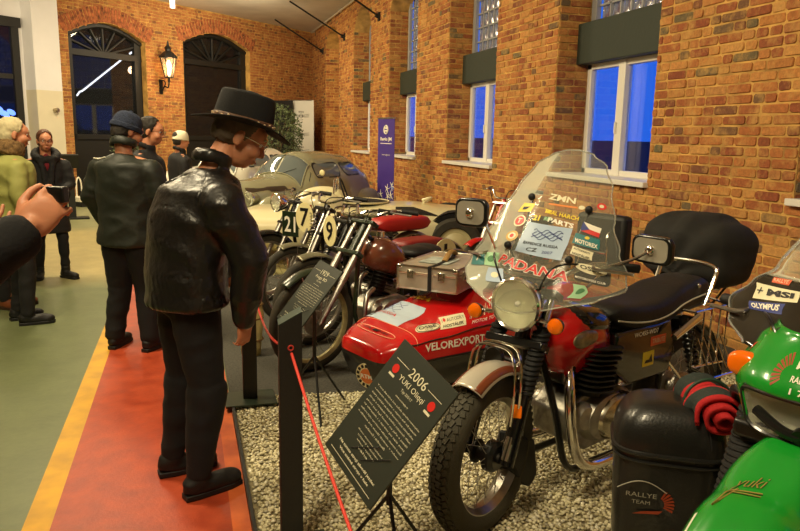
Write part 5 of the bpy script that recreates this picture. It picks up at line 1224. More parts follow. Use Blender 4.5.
# screen with a smoked lower half carrying the stickers
def WG(u, v, l=0):
    w_ = interp(v, [(0, .2), (.12, .29), (.25, .325), (.38, .27), (.5, .21), (.75, .17), (.93, .12), (1, .03)]); y = u*w_
    return Vector((-.24-.42*v-1.3*y*y+l*.8, y, 1.03+.44*v+l*.6+.03*abs(u)*(1-min(1, v/.25))))
SMOKE = mat('smoked plastic', sl((60, 56, 48)), .05, trans=.55, coat=.6, ior=1.3)
sc6 = MB().grid(lambda u, v: WG(u*2-1, .44*v), 36, 18).build('screen_base', SMOKE, T6, solid=.004, smooth=180)
s7 = MB().grid(lambda u, v: WG(u*2-1, .44+.56*v), 30, 20).build('clear_screen', PLEXI, sc6, solid=.004, smooth=180)
MB().tube([WG(-1, i/40) for i in range(41)]+[WG(1, 1-i/40) for i in range(41)], .004, 6).build('screen_edge', mat('clear edge'), sc6)
MB().tube([WG(-1+2*i/20, .445, .002) for i in range(21)], .003, 6).build('screen_seam', mat('clear edge'), sc6)
def wg_patch(u0, u1, v0, v1, m, l=.003, par=sc6, name='sticker', dv=0): return MB().grid(lambda a, b: WG(u0+(u1-u0)*a, v0+(v1-v0)*b+dv*a, l), 8, 4).build(name, m, par, smooth=0, fix=False)
def wg_text(body, u0, u1, v0, v1, m, bold=.0, par=sc6, l=.0045, dv=0, shear=0):
    me = text_me(body, 0, bold, shear); xs = [v.co.x for v in me.vertices]; ys = [v.co.y for v in me.vertices]
    vs = [WG(u0+(u1-u0)*(v.co.x-min(xs))/(max(xs)-min(xs)), v0+(v1-v0)*(v.co.y-min(ys))/(max(ys)-min(ys))+dv*(v.co.x-min(xs))/(max(xs)-min(xs)), l) for v in me.vertices]
    return MB().add(vs, [tuple(p.vertices) for p in me.polygons]).build('lettering', m, par, smooth=0, fix=False)
def wq(Q, m, l=.003, nm='sticker'):
    f = lambda u, v: WG(*[(Q[0][k]*(1-u)+Q[1][k]*u)*v+(Q[3][k]*(1-u)+Q[2][k]*u)*(1-v) for k in (0, 1)], l)
    return MB().grid(f, 10, 4).build(nm, m, sc6, smooth=0, fix=False)
def wqt(body, Q, m, l=.0045, bold=0, shear=0):
    me = text_me(body, 0, bold, shear); xs = [v.co.x for v in me.vertices]; ys = [v.co.y for v in me.vertices]; vs = []
    for q_ in me.vertices:
        u = (q_.co.x-min(xs))/(max(xs)-min(xs)); v = (q_.co.y-min(ys))/(max(ys)-min(ys)); vs.append(WG(*[(Q[0][k]*(1-u)+Q[1][k]*u)*v+(Q[3][k]*(1-u)+Q[2][k]*u)*(1-v) for k in (0, 1)], l))
    return MB().add(vs, [tuple(p.vertices) for p in me.polygons]).build('lettering', m, sc6, smooth=0, fix=False)
wq([(-.94, .38), (-.42, .39), (-.38, .33), (-.78, .29)], CSTK); wqt('MSI', [(-.76, .365), (-.46, .375), (-.44, .345), (-.70, .325)], BPAINT, bold=.05); wqt('+', [(-.88, .36), (-.8, .362), (-.76, .325), (-.82, .32)], BPAINT)
wq([(-.78, .27), (-.46, .31), (-.42, .25), (-.74, .225)], NSTK); wqt('OLYMPUS', [(-.75, .262), (-.49, .298), (-.46, .262), (-.71, .238)], WPAINT, bold=.04)
wq([(-.84, .435), (-.62, .445), (-.58, .41), (-.78, .405)], mat('orange sticker')); wqt('RALLYE', [(-.82, .43), (-.64, .438), (-.61, .417), (-.77, .412)], CSTK)
wqt('AUTO', [(-.36, .40), (.15, .43), (.15, .36), (-.34, .34)], CSTK, bold=.04, shear=.25)
for (u, v) in ((-.5, .62), (.5, .62), (-.35, .14)):
    p = WG(u, v); MB().ell((p.x+.012, p.y, p.z+.01), (.014, .024, .018)).build('screen_knob', RUBBLK, sc6)
MB().tube([WG(-.45+.3*i/10, .55+.12*i/10, .004) for i in range(11)], .012, 8, flat=(.4, 1)).build('screen_bracket', RUBBLK, sc6)
bars(T6, -.36, 1.07, .36, .06, .18, None)
for sd in (-1, 1):
    o = MB().tube([(-.3, sd*.08, .985), (-.27, sd*.13, 1.01)], .016, 10).build('indicator_stalk', RUBBLK, T6)
    MB().ell((-.235, sd*.168, 1.02), (.028, .045, .034), (0, 0, 0), 24, 16, .75).build('indicator_lens', AMBER, o)
# rest of the machine
tank_mesh(-.42, -.95, 1.08, .19, .38, drop=.14).build('fuel_tank', GRN, T6, smooth=180)
MB().loft([[(x, .12*math.copysign(abs(math.cos(a))**.5, math.cos(a)), .88+.06*math.copysign(abs(math.sin(a))**.5, math.sin(a))) for a in [2*PI*j/20 for j in range(20)]] for x in (-.85, -1.2, -1.6)]).build('seat', BLKL, T6, smooth=60)
engine(T6, (-.72, 0, .40), 1.2, -.1, DARKM, 8, DARKM)
fr = MB(); fr.tube([(-.33, 0, .98), (-.7, 0, .85), (-1.0, 0, .8), (-1.5, 0, .85)], .022)
for sd in (-1, 1): fr.tube(bez([(-.33, sd*.03, .92), (-.42, sd*.12, .5), (-.5, sd*.13, .2), (-1.0, sd*.13, .2), (-1.05, sd*.1, .8)]), .017); fr.tube([(-1.0, sd*.1, .35), (-1.5, sd*.1, r)], .022)
fr.build('frame', BLKF, T6)
cb = MB()
for sd in (-1, 1): cb.tube(bez([(-.42, sd*.1, .86), (-.38, sd*.2, .80), (-.44, sd*.21, .55), (-.5, sd*.13, .28)]), .014, 10)
cb.tube(bez([(-.36, -.12, .84), (-.33, -.19, .9), (-.42, -.26, .87), (-.48, -.22, .74)]), .013, 10)
cb.build('crash_bar', BLKF, T6)
MB().tube(bez([(-.3, -.1, .9), (-.24, -.17, .86), (-.3, -.16, .78)]), .004, 6).build('orange_cable', mat('copper cable', sl((214, 120, 80)), .5), T6); MB().lathe([(.001, .012), (.012, .01), (.016, 0), (.016, -.02)], (-.235, -.115, .865), 'X', 14).build('brass_bolt', mat('brass', sl((190, 160, 80)), .3, 1), T6)
# ------------------------------------------------------------------ black side case with a rolled cloth on top
HARD = mat('scuffed black plastic', sl((26, 26, 24)), .34, bump=.12, bscale=140, coat=.2)
PCW = (1.50, 1.82); TP = thing('side_case', 'black hard plastic luggage case with a red winged print, lower right corner', 'case', (PCW[0], PCW[1], .27), R(180+58))
def pc(u, v):
    """rounded box wall: u around, v up; front face is local +x"""
    t = 2*PI*u; z = .50*v; wx, wy = .14, .165; e = .5
    k = interp(v, [(0, .86), (.1, .95), (.5, 1.0), (.74, 1.02)])
    return Vector((wx*k*math.copysign(abs(math.cos(t))**e, math.cos(t)), wy*k*math.copysign(abs(math.sin(t))**e, math.sin(t)), z))
m = MB().grid(lambda u, v: pc(u, v*.76), 64, 16); m.add([pc(i/64, 0) for i in range(64)], [tuple(range(64))]); cb_ = m.build('case_body', HARD, TP, smooth=60)
def lidf(u, v):
    t = 2*PI*u; a = v*PI/2; ca_ = math.cos(a)**.6 if v < 1 else 0; p = pc(u, .76)
    return Vector((p.x*1.03*ca_, p.y*1.03*ca_, .385+.145*math.sin(a)**.9))
ld_ = MB().grid(lidf, 64, 18).build('case_lid', HARD, TP, smooth=180)
MB().tube([(pc(i/64, .76)*1.035).to_3d()*1.0 + Vector((0, 0, -.015)) for i in range(64)], .008, 8, closed=True).build('seam_rib', HARD, cb_); MB().tube([Vector((pc(i/64, .7).x*1.03, pc(i/64, .7).y*1.03, .352)) for i in range(64)], .005, 8, closed=True).build('seam_rib', HARD, cb_)
MB().tube([lidf(.07, .1+.75*i/16)+Vector((.002, 0, .002)) for i in range(17)], .0035, 6).build('lid_crease', RUBBLK, ld_)
PM_ = Matrix.Translation((.1445, -.075, .235)) @ Matrix.Scale(.62, 4)
wm = MB(PM_)
for i in range(7):
    a = R(-30+14*i); r1, r2 = .035, .085
    wm.add([(0, .07+r1*math.cos(a), -.03+r1*math.sin(a)), (0, .07+r2*math.cos(a+.05), -.03+r2*math.sin(a+.05)), (0, .07+r2*.95*math.cos(a+.2), -.03+r2*.95*math.sin(a+.2)), (0, .07+r1*math.cos(a+.2), -.03+r1*math.sin(a+.2))], [(0, 1, 2, 3)])
wm.add([(0, -.05, -.10), (0, .08, -.085), (0, .10, -.065), (0, .0, -.08)], [(0, 1, 2, 3)]); wm.build('wing_print', mat('brown red print'), cb_, smooth=0, fix=False)
MB(PM_).tube([(0, -.13+.24*i/14, .035+.05*math.sin(PI*i/14)) for i in range(15)], .003, 5).build('arc_print', mat('grey print', sl((150, 146, 130)), .5), cb_)
write(MB(PM_), 'RALLYE', (.0004, -.01, .01), (0, 1, .0), (0, 0, 1), .024, .15).build('print_letters', mat('grey print'), cb_, smooth=0); write(MB(PM_), 'TEAM', (.0004, -.01, -.03), (0, 1, .0), (0, 0, 1), .02, .09).build('print_letters', mat('grey print'), cb_, smooth=0)
MB().tube([(-.1, .0, .1), (-.25, .02, .05), (-.3, .0, -.25)], .014, 8).build('case_bracket', BLKF, TP); MB().tube([(-.1, .08, .02), (.0, .09, -.02), (.05, .1, -.25)], .012, 8).build('case_bracket', BLKF, TP); MB().tube([(-.08, -.1, .02), (.0, -.1, -.02), (.05, -.1, -.25)], .012, 8).build('case_bracket', BLKF, TP)
CLR = mat('red cloth', sl((176, 26, 30)), .8, bump=.3, bscale=60); CLB = mat('dark cloth', sl((40, 48, 44)), .85, bump=.3, bscale=60)
def cloth_tex():
    m = mat('red and dark checked cloth', sl((170, 24, 28)), .85, bump=.3, bscale=80); nt = m.node_tree; b = nt.nodes['Principled BSDF']; tc = nt.nodes.new('ShaderNodeTexCoord'); n = nt.nodes.new('ShaderNodeTexWave'); n.inputs['Scale'].default_value = 2.4; n.inputs['Distortion'].default_value = 3.0; n.inputs['Detail'].default_value = 1
    rp = nt.nodes.new('ShaderNodeValToRGB'); rp.color_ramp.interpolation = 'CONSTANT'; rp.color_ramp.elements[0].color = sl((176, 26, 30)); rp.color_ramp.elements[1].color = sl((38, 46, 42)); rp.color_ramp.elements[1].position = .70
    nt.links.new(tc.outputs['Object'], n.inputs[0]); nt.links.new(n.outputs['Fac'], rp.inputs[0]); nt.links.new(rp.outputs[0], b.inputs['Base Color']); return m
roll = MB(); pts = []
for i in range(70):
    a = i/70*2*PI*2.6; rr = .012+.058*i/70; pts.append((rr*math.cos(a), rr*math.sin(a)))
outer = [(p[0]*1.0, p[1]*1.0) for p in pts]; rings = []
for k in range(9):
    x = -.10+.21*k/8; s_ = 1+.12*math.sin(k*1.7); rings.append([(x+.012*math.sin(i*.25)+.05*(1-i/70)*(1 if k == 8 else 0), y*s_*(1+.05*math.sin(i*.7+k)), z*s_*.9+.012*math.sin(k*1.3)) for i, (y, z) in enumerate(outer)])
roll.loft(rings, closed=False, cap=False); ro = roll.build('rolled_cloth', cloth_tex(), None, solid=.012, smooth=70)
ro.location = (1.575, 1.74, .80); ro.rotation_euler = (.1, -.05, R(180+70)); tag(ro, 'rolled red and dark cloth lying on the black side case', 'cloth')
MB().torus((0, 0, 0), .075, .006, 'X', 28, 6).build('elastic_band', mat('green elastic', sl((30, 60, 44)), .6), ro)
# ------------------------------------------------------------------ barrier posts, rope and text stands
POSTM = mat('matt black steel', sl((26, 27, 24)), .5, bump=.1, bscale=60); BASEM = mat('dark green steel plate', sl((48, 58, 46)), .35, .3)
def post(label, x, y, h, z0=.0):
    t = thing('barrier_post', label, 'post', (x, y, z0), 0, 'black barrier posts along the carpet'); 
    m = MB(); m.add([(-.042, -.02, .012), (.042, -.02, .012), (.042, .02, .012), (-.042, .02, .012), (-.042, -.02, h-.045), (.042, -.02, h), (.042, .02, h+.01), (-.042, .02, h-.035)], [(0, 3, 2, 1), (4, 5, 6, 7), (0, 1, 5, 4), (1, 2, 6, 5), (2, 3, 7, 6), (3, 0, 4, 7)])
    o = m.build('upright', POSTM, t, bevel=.003, smooth=0); MB().box((0, 0, .006), (.30, .24, .012)).build('base_plate', BASEM, t, bevel=.002, smooth=0)
    MB().add([(-.042, -.021, h-.043), (.042, -.021, h+.002), (.042, .021, h+.012), (-.042, .021, h-.033)], [(0, 1, 2, 3)]).build('top_cap', BASEM, o, solid=.004, smooth=0)
    MB().torus((0, -.022, h-.13), .009, .003, 'Y', 18, 6).build('rope_eyelet', mat('red eyelet', sl((190, 60, 50)), .4), o)
    return t
post('flat black barrier post with slanted top, nearest the camera', .345, 2.47, .965, .02)
post('flat black barrier post on a plate beside the man in the hat', .33, 4.1, .96, .034)
rp_ = MB(); a = Vector((.33, 4.06, .85)); b = Vector((.345, 2.50, .84)); c = Vector((.345, 2.43, .84)); d = Vector((.40, .3, .84))
rp_.tube([a+(b-a)*t+Vector((0, 0, -.13*math.sin(PI*t))) for t in [i/24 for i in range(25)]], .0055, 8)
rp_ = rp_.build('barrier_rope', mat('coral red cord', sl((226, 64, 50)), .5, bump=.3, bscale=300)); tag(rp_, 'thin coral red rope sagging between the two black barrier posts', 'rope')
MB().tube(bez([c, (.38, 2.15, .67), (.42, 1.8, .50), (.45, 1.4, .38), (.45, .9, .42), (.42, .5, .62), d], 6), .0055, 8).build('rope_end', mat('coral red cord'), rp_)
PANEL = mat('dark olive sign board', sl((46, 50, 42)), .42); PRINT = mat('pale print', sl((214, 208, 178)), .5); PRED = mat('red print', sl((200, 36, 28)), .4)
def stand(label, c, xa, ya, w_, h_, base, lines, title, discs=True):
    c = Vector(c); xa = Vector(xa).normalized(); ya = Vector(ya); ya = (ya-xa*ya.dot(xa)).normalized(); n = xa.cross(ya)
    t = thing('text_stand', label, 'sign', (base[0], base[1], .018), 0, 'dark text stands before the machines'); T = Matrix.Translation((-base[0], -base[1], -.018)); M = T @ frame(c, xa, ya)
    o = MB(M).box((0, 0, -.004), (w_, h_, .008)).build('text_panel', PANEL, t, smooth=0)
    def tx(body, x, y, s_, wd=None, m=PRINT, bold=0): 
        mb = MB(M); write(mb, body, (x*w_, y*h_, .0006), (1, 0, 0), (0, 1, 0), s_*h_, wd and wd*w_, bold, lift=.0004); mb.build('lettering', m, o, smooth=0, fix=False)
    def rule(x0, x1, y): MB(M).box(((x0+x1)/2*w_, y*h_, .0006), (abs(x1-x0)*w_, .0016, .0008)).build('rule', PRINT, o, smooth=0)
    tx(title[0], 0, .365, .07, .30); rule(-.42, -.18, .365); rule(.18, .42, .365)
    tx(title[1], 0, .275, .055, .46); tx(title[2], 0, .22, .026, .2); tx('www.prototypy.cz', 0, .165, .014, .24)
    for sx in ((-1, 1) if discs else ()):
        MB(M).prism([(sx*.34*w_+.016*math.cos(2*PI*i/20), .30*h_+.016*math.sin(2*PI*i/20)) for i in range(20)], .0004, .0012, 'XY').build('red_disc', PRED, o, smooth=0); MB(M).box((sx*.34*w_, .245*h_, .0008), (.032, .008, .0008)).build('disc_caption', PRINT, o, smooth=0)
        tx('Y', sx*.34, .30, .03, None, WPAINT)
    for i, ln_ in enumerate(lines): tx(ln_, 0, .12-.034*i, .017, .82 if i < len(lines)-1 else .4)
    y = .12-.034*len(lines)-.02
    for i, ln_ in enumerate(('Motor dvouválec čtyřdobý', 'chlazený vzduchem', 'výkon a rychlost', 'váha')): tx(ln_, 0, y-.03*i, .014, (.5, .42, .36, .2)[i])
    tx('Na tomto stroji závodil jezdec', 0, -.37, .026, .74, bold=.02); tx('Více známé stroje v hale', 0, -.41, .024, .62, bold=.02); rule(-.42, .42, -.455)
    p0 = T @ (c-n*.01)
    po = MB().tube([p0, Vector((0, 0, p0.z-.12)), Vector((0, 0, .30))], .011, 10); po.tube([p0-M.to_3x3() @ Vector((0, h_*.3, 0)), p0+M.to_3x3() @ Vector((0, h_*.25, 0))], .008, 8); po.build('stem', POSTM, t)
    for k in range(3):
        a = 2*PI*k/3+.5; MB().tube([(0, 0, .34), (.24*math.cos(a), .24*math.sin(a), .0)], .007, 8).build('leg', POSTM, t)
    for k in (-1, 1): MB(M).tube([(k*.1*w_-.02, -.12*h_-.1, .003), (k*.1*w_+.08, -.12*h_-.02, .004)], .0014, 6).build('elastic_cord', RUBBLK, t)
    return t
LN = ['V roce dva tisíce šest začala výroba motocyklu', 's motorem dvouválec o objemu dvě stě padesát', 'který vychází ze starší konstrukce závodního', 'stroje a navazuje na tradici místních dílen', 'první kus byl hotov na jaře a jezdil', 'na okruzích i v terénu po celé zemi', 'celkem bylo vyrobeno několik desítek kusů', 'a většina jich slouží dodnes v rukou', 'nadšenců i sběratelů']
stand('large dark text panel headed 2006 on a black stand in front of the red sidecar', (.600, 2.052, .713), (.25, -.927, -.282), (.583, -.089, .807), .323, .457, (.66, 2.22), LN, ('2006', 'YUKI Oliqqi', 'Typ 250/17'))
stand('smaller looking dark text panel tilted in front of the old spoked wheel', (.64, 3.80, .735), (.257, -.964, -.072), (.631, .111, .768), .29, .41, (.68, 3.86), LN, ('1929', 'Praga BD', 'Typ 500'), False)

# ------------------------------------------------------------------ roll-up banners, board and plant at the far end
def banner(name, label, loc, rz, w_, h_, m, deco):
    t = thing(name, label, 'banner', loc, rz, 'roll-up banners')            # local +x faces the reader
    o = MB().box((0, 0, h_/2+.05), (.006, w_, h_)).build('banner_sheet', m, t, smooth=0)
    MB().box((0, 0, .035), (.16, w_+.04, .07)).build('base_cassette', STEEL, t, bevel=.01); MB().box((0, 0, h_+.06), (.02, w_+.02, .025)).build('top_rail', STEEL, t); MB().tube([(-.03, 0, .05), (-.02, 0, h_+.05)], .01, 8).build('pole', STEEL, t)
    deco(o); return t
def d1(o):
    W = WPAINT; mb = MB()
    mb.torus((.006, 0, 1.72), .07, .014, 'X', 20, 5); mb.build('logo_mark', W, o); mb = MB(); mb.box((.006, .0, 1.75), (.004, .1, .03)); mb.box((.006, 0, 1.70), (.004, .1, .03)); mb.build('logo_mark', W, o, smooth=0)
    write(MB(), 'Regio JM', (.0045, 0, 1.55), (0, 1, 0), (0, 0, 1), .08, .42, bold=.03).build('lettering', W, o, smooth=0); write(MB(), 'www.regio.cz', (.0045, 0, 1.28), (0, 1, 0), (0, 0, 1), .04, .3).build('lettering', W, o, smooth=0)
    MB().box((.0045, 0, 1.48), (.002, .42, .012)).build('rule', W, o, smooth=0)
    rr = random.Random(4)
    for k in range(12):
        y, z = rr.uniform(-.3, .3), rr.uniform(.25, .85); a = rr.uniform(0, 6); m = MB()
        for j in range(5):
            b_ = a+j*1.25; m.tube([(.006, y, z), (.006, y+.09*math.cos(b_), z+.09*math.sin(b_))], [.012, .004], 5)
        m.build('flower_mark', W if k % 2 else mat('light blue print', sl((110, 130, 210)), .5), o)
banner('roll_up_banner', 'purple roll-up banner with white lettering beside the brick pier', (3.42, 12.1, 0), R(180+12), .62, 1.86, mat('purple banner cloth', sl((66, 44, 132)), .5), d1)
def d2(o):
    G = mat('grey crest print', sl((96, 92, 88)), .6)
    for z in (2.15, 1.6, 1.1, .6):
        for sx in (-1, 1):
            for k in range(3): MB().tube(bez([(.006, 0, z), (.006, sx*.12, z+.03-.03*k), (.006, sx*.3, z+.05-.04*k)], 4), [.006]*8+[.003], 5).build('crest_wing', G, o)
        MB().torus((.006, 0, z), .06, .008, 'X', 20, 5).build('crest_ring', G, o); write(MB(), 'VETERAN', (.0045, 0, z+.12), (0, 1, 0), (0, 0, 1), .05, .2, bold=.03).build('lettering', G, o, smooth=0); write(MB(), 'CLUB', (.0045, 0, z-.11), (0, 1, 0), (0, 0, 1), .035, .14).build('lettering', G, o, smooth=0)
banner('roll_up_banner', 'white banner printed with grey winged crests in the far corner', (3.42, 21.6, 0), R(225), .93, 2.55, mat('white banner cloth', sl((206, 202, 194)), .6), d2)
bo = MB().box((0, 0, 1.3), (.04, .9, 2.6)).build('display_board', mat('black board', sl((16, 15, 15)), .6), smooth=0, bevel=.004); bo.location = (2.83, 21.9, 0); bo.rotation_euler = (0, 0, R(228)); tag(bo, 'plain black upright board behind the bush and beside the white banner', 'board')
def bush(label, loc, h, rw, n, name='potted_bush'):
    t = thing(name, label, 'plant', loc, 0, 'potted bushes at the far end'); rr = random.Random(int(loc[0]*100)); m = MB()
    for k in range(n):
        a = rr.uniform(0, 2*PI); ph = rr.uniform(-1, 1); rad = rr.uniform(.6, 1.0)**.5
        p = Vector((math.cos(a)*math.sqrt(1-ph*ph)*rw*rad, math.sin(a)*math.sqrt(1-ph*ph)*rw*rad, h*.62+ph*h*.36*rad)); d_ = Vector((rr.uniform(-1, 1), rr.uniform(-1, 1), rr.uniform(-.6, 1))).normalized(); s_ = d_.cross(Vector((rr.random(), rr.random(), rr.random()))).normalized(); L_ = rr.uniform(.05, .085)
        up_ = d_.cross(s_)*L_*.15
        m.add([p, p+d_*L_*.5+s_*L_*.28+up_, p+d_*L_, p+d_*L_*.5-s_*L_*.28+up_], [(0, 1, 2, 3)])
    m.build('foliage', mat('dark green leaves', sl((96, 108, 72)), .45, var=.5, vscale=3, dirt=sl((70, 84, 50))), t, smooth=0, fix=False)
    st = MB()
    for k in range(5): st.tube(bez([(.03*math.cos(k), .03*math.sin(k), .35), (.1*math.cos(k*1.3), .1*math.sin(k*1.3), h*.5), (rw*.6*math.cos(k*1.3), rw*.6*math.sin(k*1.3), h*.8)], 4), .014, 6)
    st.build('stem', mat('bark', sl((70, 54, 38)), .9), t)
    MB().lathe([(.001, .0), (.2, .0), (.27, .42), (.29, .44), (.26, .44), (.24, .38), (.001, .38)], (0, 0, 0), 'Z', 24).build('pot', mat('dark pot', sl((60, 46, 36)), .6), t)
bush('leafy dark green bush in a pot before the black board', (2.35, 19.0, 0), 2.45, .72, 3000)
bush('dark bush standing before the left arched door', (-1.25, 17.9, 0), 2.0, .42, 900)
# far left: low white rack and small black stand
t = thing('bicycle_rack', 'low white rack with arched bars under the left arched door', 'rack', (-1.75, 16.6, 0), BANG)
MB().box((0, 0, .16), (1.3, .34, .10)).build('base', WPAINT, t, bevel=.01); MB().box((0, 0, .05), (1.2, .3, .1)).build('plinth', DFRAME, t)
for i in range(7):
    x = -.55+.18*i; MB().tube(bez([(x-.06, 0, .2), (x-.055, 0, .5), (x, 0, .62), (x+.055, 0, .5), (x+.06, 0, .2)], 4), .014, 8).build('arched_bar', WPAINT, t)
t = thing('display_stand', 'small black post on a flat foot behind the woman in glasses', 'stand', (-2.0, 14.0, 0), .2)
MB().box((0, 0, .48), (.12, .05, .92)).build('upright', POSTM, t, smooth=0); MB().box((.02, 0, .015), (.5, .3, .03)).build('base_plate', POSTM, t, smooth=0); MB().box((-.12, 0, .16), (.24, .03, .03)).build('cross_bar', POSTM, t, smooth=0); MB().box((0, -.03, 1.05), (.3, .05, .26), (.4, 0, 0)).build('top_board', POSTM, t, smooth=0)

# ------------------------------------------------------------------ the beige saloon car
def car_wheel(par, c, r, w_, capm, side=1, nm='wheel'):
    T = Matrix.Translation(c) @ Matrix.Diagonal((1, side, 1, 1)); o = MB(T).lathe([(r*.62, -w_/2), (r*.9, -w_/2), (r, -w_*.3), (r, w_*.3), (r*.9, w_/2), (r*.66, w_/2), (r*.62, w_*.4), (r*.62, -w_/2)], (0, 0, 0), 'Y', 40).build(nm, RUBBER, par)
    MB(T).lathe([(r*.66, w_*.42), (r*.6, w_*.3), (r*.45, w_*.25), (r*.35, w_*.42), (r*.15, w_*.5), (.001, w_*.52)], (0, 0, 0), 'Y', 36).build('hub_cap', capm, o); return o
BEIGE = mat('khaki beige car paint', sl((138, 136, 108)), .25, coat=.7)
def saloon(label, loc, deg, paint, sc=1.0):
    t = thing('car', label, 'car', (loc[0], loc[1], 0), R(deg)); t.scale = (sc, sc, sc)
    WT = [(-2.02, .28), (-1.9, .42), (-1.4, .64), (-.6, .72), (.3, .71), (.7, .60), (1.2, .52), (1.85, .42), (2.0, .26)]
    TT = [(-2.02, .55), (-1.9, .78), (-1.55, 1.16), (-1.1, 1.34), (-.5, 1.395), (.0, 1.39), (.26, 1.33), (.64, 1.03), (.78, 1.0), (1.4, .97), (1.8, .92), (2.0, .72)]
    W = lambda x: interp(x, WT); TP = lambda x: interp(x, TT); Z0 = .30; EX = .42
    def hw(x, z):                     # half width of the body at height z
        zc = Z0+.02; hh = TP(x)-zc; q_ = max(0, min(1, (z-zc)/hh)); k = W(x)
        lean = 1-.16*max(0, (z-.95)/.45) if TP(x) > 1.0 else 1
        return k*lean*(1-q_**(1/EX*1.25))**(EX)
    m = MB(); NX = 60; NZ = 18; rings = []
    for i in range(NX+1):
        x = -2.02+4.02*i/NX; z1 = TP(x); right = []
        for j in range(NZ+1):
            q_ = math.sin(PI/2*j/NZ); z = Z0+.02+(z1-Z0-.02)*q_; right.append((x, hw(x, z) if j < NZ else 0, z))
        ring = right+[(p[0], -p[1], p[2]) for p in right[::-1][1:]]
        rings.append(ring)
    m.loft(rings); body = m.build('body', paint, t, smooth=180)
    def side(poly, sd, off, m_, nm, par):
        cx = sum(p[0] for p in poly)/len(poly); cz = sum(p[1] for p in poly)/len(poly); K = 4; vs = []; n = len(poly)
        for k in range(K+1):
            for p in poly:
                x = cx+(p[0]-cx)*k/K; z = cz+(p[1]-cz)*k/K; vs.append((x, sd*(hw(x, z)+off), z))
        fs = [(k*n+i, k*n+(i+1) % n, (k+1)*n+(i+1) % n, (k+1)*n+i) for k in range(K) for i in range(n)]; return MB().add(vs, fs).build(nm, m_, par, smooth=180)
    def rrp(x0, x1, z0, z1, r_=.06, sk=0): 
        w_, h_ = x1-x0, z1-z0; return [(x0+w_/2+a+sk*(b/h_), z0+h_/2+b) for a, b in rrect(w_, h_, r_, 4)]
    CG = mat('car window glass', sl((92, 100, 100)), .06, ior=1.5, coat=.5); SEAL = mat('black seal', sl((20, 20, 18)), .6)
    for sd in (-1, 1):
        for (x0, x1, z0, z1, sk) in ((-.46, .22, .99, 1.20, -.10), (-1.12, -.58, 1.0, 1.19, .06)):
            w0 = side(rrp(x0-.02, x1+.02, z0-.02, z1+.02, .09, sk), sd, .003, SEAL, 'window_seal', t); side(rrp(x0, x1, z0, z1, .08, sk), sd, .008, CG, 'side_window', w0)
        dl = [(.42, .42), (.42, .95), (.34, 1.05), (.22, 1.27)]; m = MB()
        m.tube([(x, sd*(hw(x, z)+.002), z) for x, z in dl]+[], .006, 5); m.tube([(x, sd*(hw(x, z)+.002), z) for x, z in [(-.5, .42), (-.5, 1.28)]], .006, 5); m.build('door_gap', SEAL, body)
        MB().box((-.30, sd*(hw(-.3, .88)+.02), .88), (.12, .02, .025)).build('door_handle', CHROME, t, bevel=.006)
        # bonnet side vent
        side(rrp(.86, 1.66, .80, .875, .03, 0), sd, .004, mat('dark vent', sl((60, 48, 36)), .6), 'bonnet_vent', body)
        m = MB(); m.ell((1.3, sd*.63, .44), (.52, .2, .34), None, 28, 16, .85); m.ell((1.02, sd*.62, .42), (.5, .16, .2), (0, .3, 0), 20, 12)
        m.build('front_fender', paint, t, mods=vox(.025, 6), smooth=180)
        m = MB(); m.ell((-1.28, sd*.62, .42), (.48, .15, .32), None, 28, 16, .85); m.build('rear_fender', paint, t, smooth=180)
        MB().box((-.05, sd*.72, .33), (1.6, .2, .04)).build('running_board', SEAL, t, bevel=.01)
        headlamp(t, (1.72, sd*.40, .72), .1, None, paint, CHROME, .22)
        for x in (1.3, -1.28): car_wheel(t, (x, sd*.62, .32), .32, .15, mat('cream wheel disc', sl((196, 186, 140)), .4), sd)
    def up(x, y, off=.004):
        zc = Z0+.02; hh = TP(x)-zc; k = W(x); y_ = abs(y); lo, hi = zc, TP(x)
        for _ in range(26):
            mi = (lo+hi)/2
            if hw(x, mi) > y_: lo = mi
            else: hi = mi
        return Vector((x+off*.6, y, lo+off))
    for (x0, x1, nm) in ((.585, .25, 'windscreen'),):
        for sd in (-1, 1):
            m = MB().grid(lambda u, v: up(x0+(x1-x0)*v, sd*(.025+(.50-.08*v)*u), .009), 14, 10); w0 = m.build(nm, CG, t, smooth=180)
            MB().tube([up(x0+(x1-x0)*v, sd*(.025+(.50-.08*v)*u), .01) for u, v in [(i/8, 0) for i in range(9)]+[(1, i/8) for i in range(9)]+[(1-i/8, 1) for i in range(9)]], .012, 6).build('screen_frame', paint, w0)
            MB().tube([up(.60, sd*.14, .012), up(.45, sd*.34, .02)], .005, 5).build('wiper', SEAL, w0)
    for k in range(9): MB().tube([(2.01-.02*abs(k-4)/4, -.16+.04*k, .42), (1.99-.02*abs(k-4)/4, -.16+.04*k, .82)], .006, 5).build('grille_bar', CHROME, t)
    MB().tube(bez([(1.98, -.7, .42), (2.1, -.35, .42), (2.12, 0, .42), (2.1, .35, .42), (1.98, .7, .42)]), .035, 8).build('front_bumper', CHROME, t); MB().tube(bez([(-2.0, -.6, .42), (-2.1, 0, .42), (-2.0, .6, .42)]), .03, 8).build('rear_bumper', CHROME, t)
    MB().ell((.30, .74, 1.07), (.02, .05, .05)).build('wing_mirror', CREAMP, t); MB().tube([(.32, .66, 1.02), (.3, .73, 1.06)], .007).build('mirror_arm', CHROME, t)
    MB().ell((1.75, 0, .925), (.1, .012, .02)).build('bonnet_badge', CHROME, t)
    return t
CARB = saloon('old khaki beige two-door saloon car with rounded roof parked beyond the motorcycles', (1.75, 11.6), 180+45, BEIGE, .96)
saloon('pale old car half hidden behind the beige saloon', (.95, 14.7), 180+45, mat('pale ivory car paint', sl((206, 202, 186)), .25, coat=.7), .98)

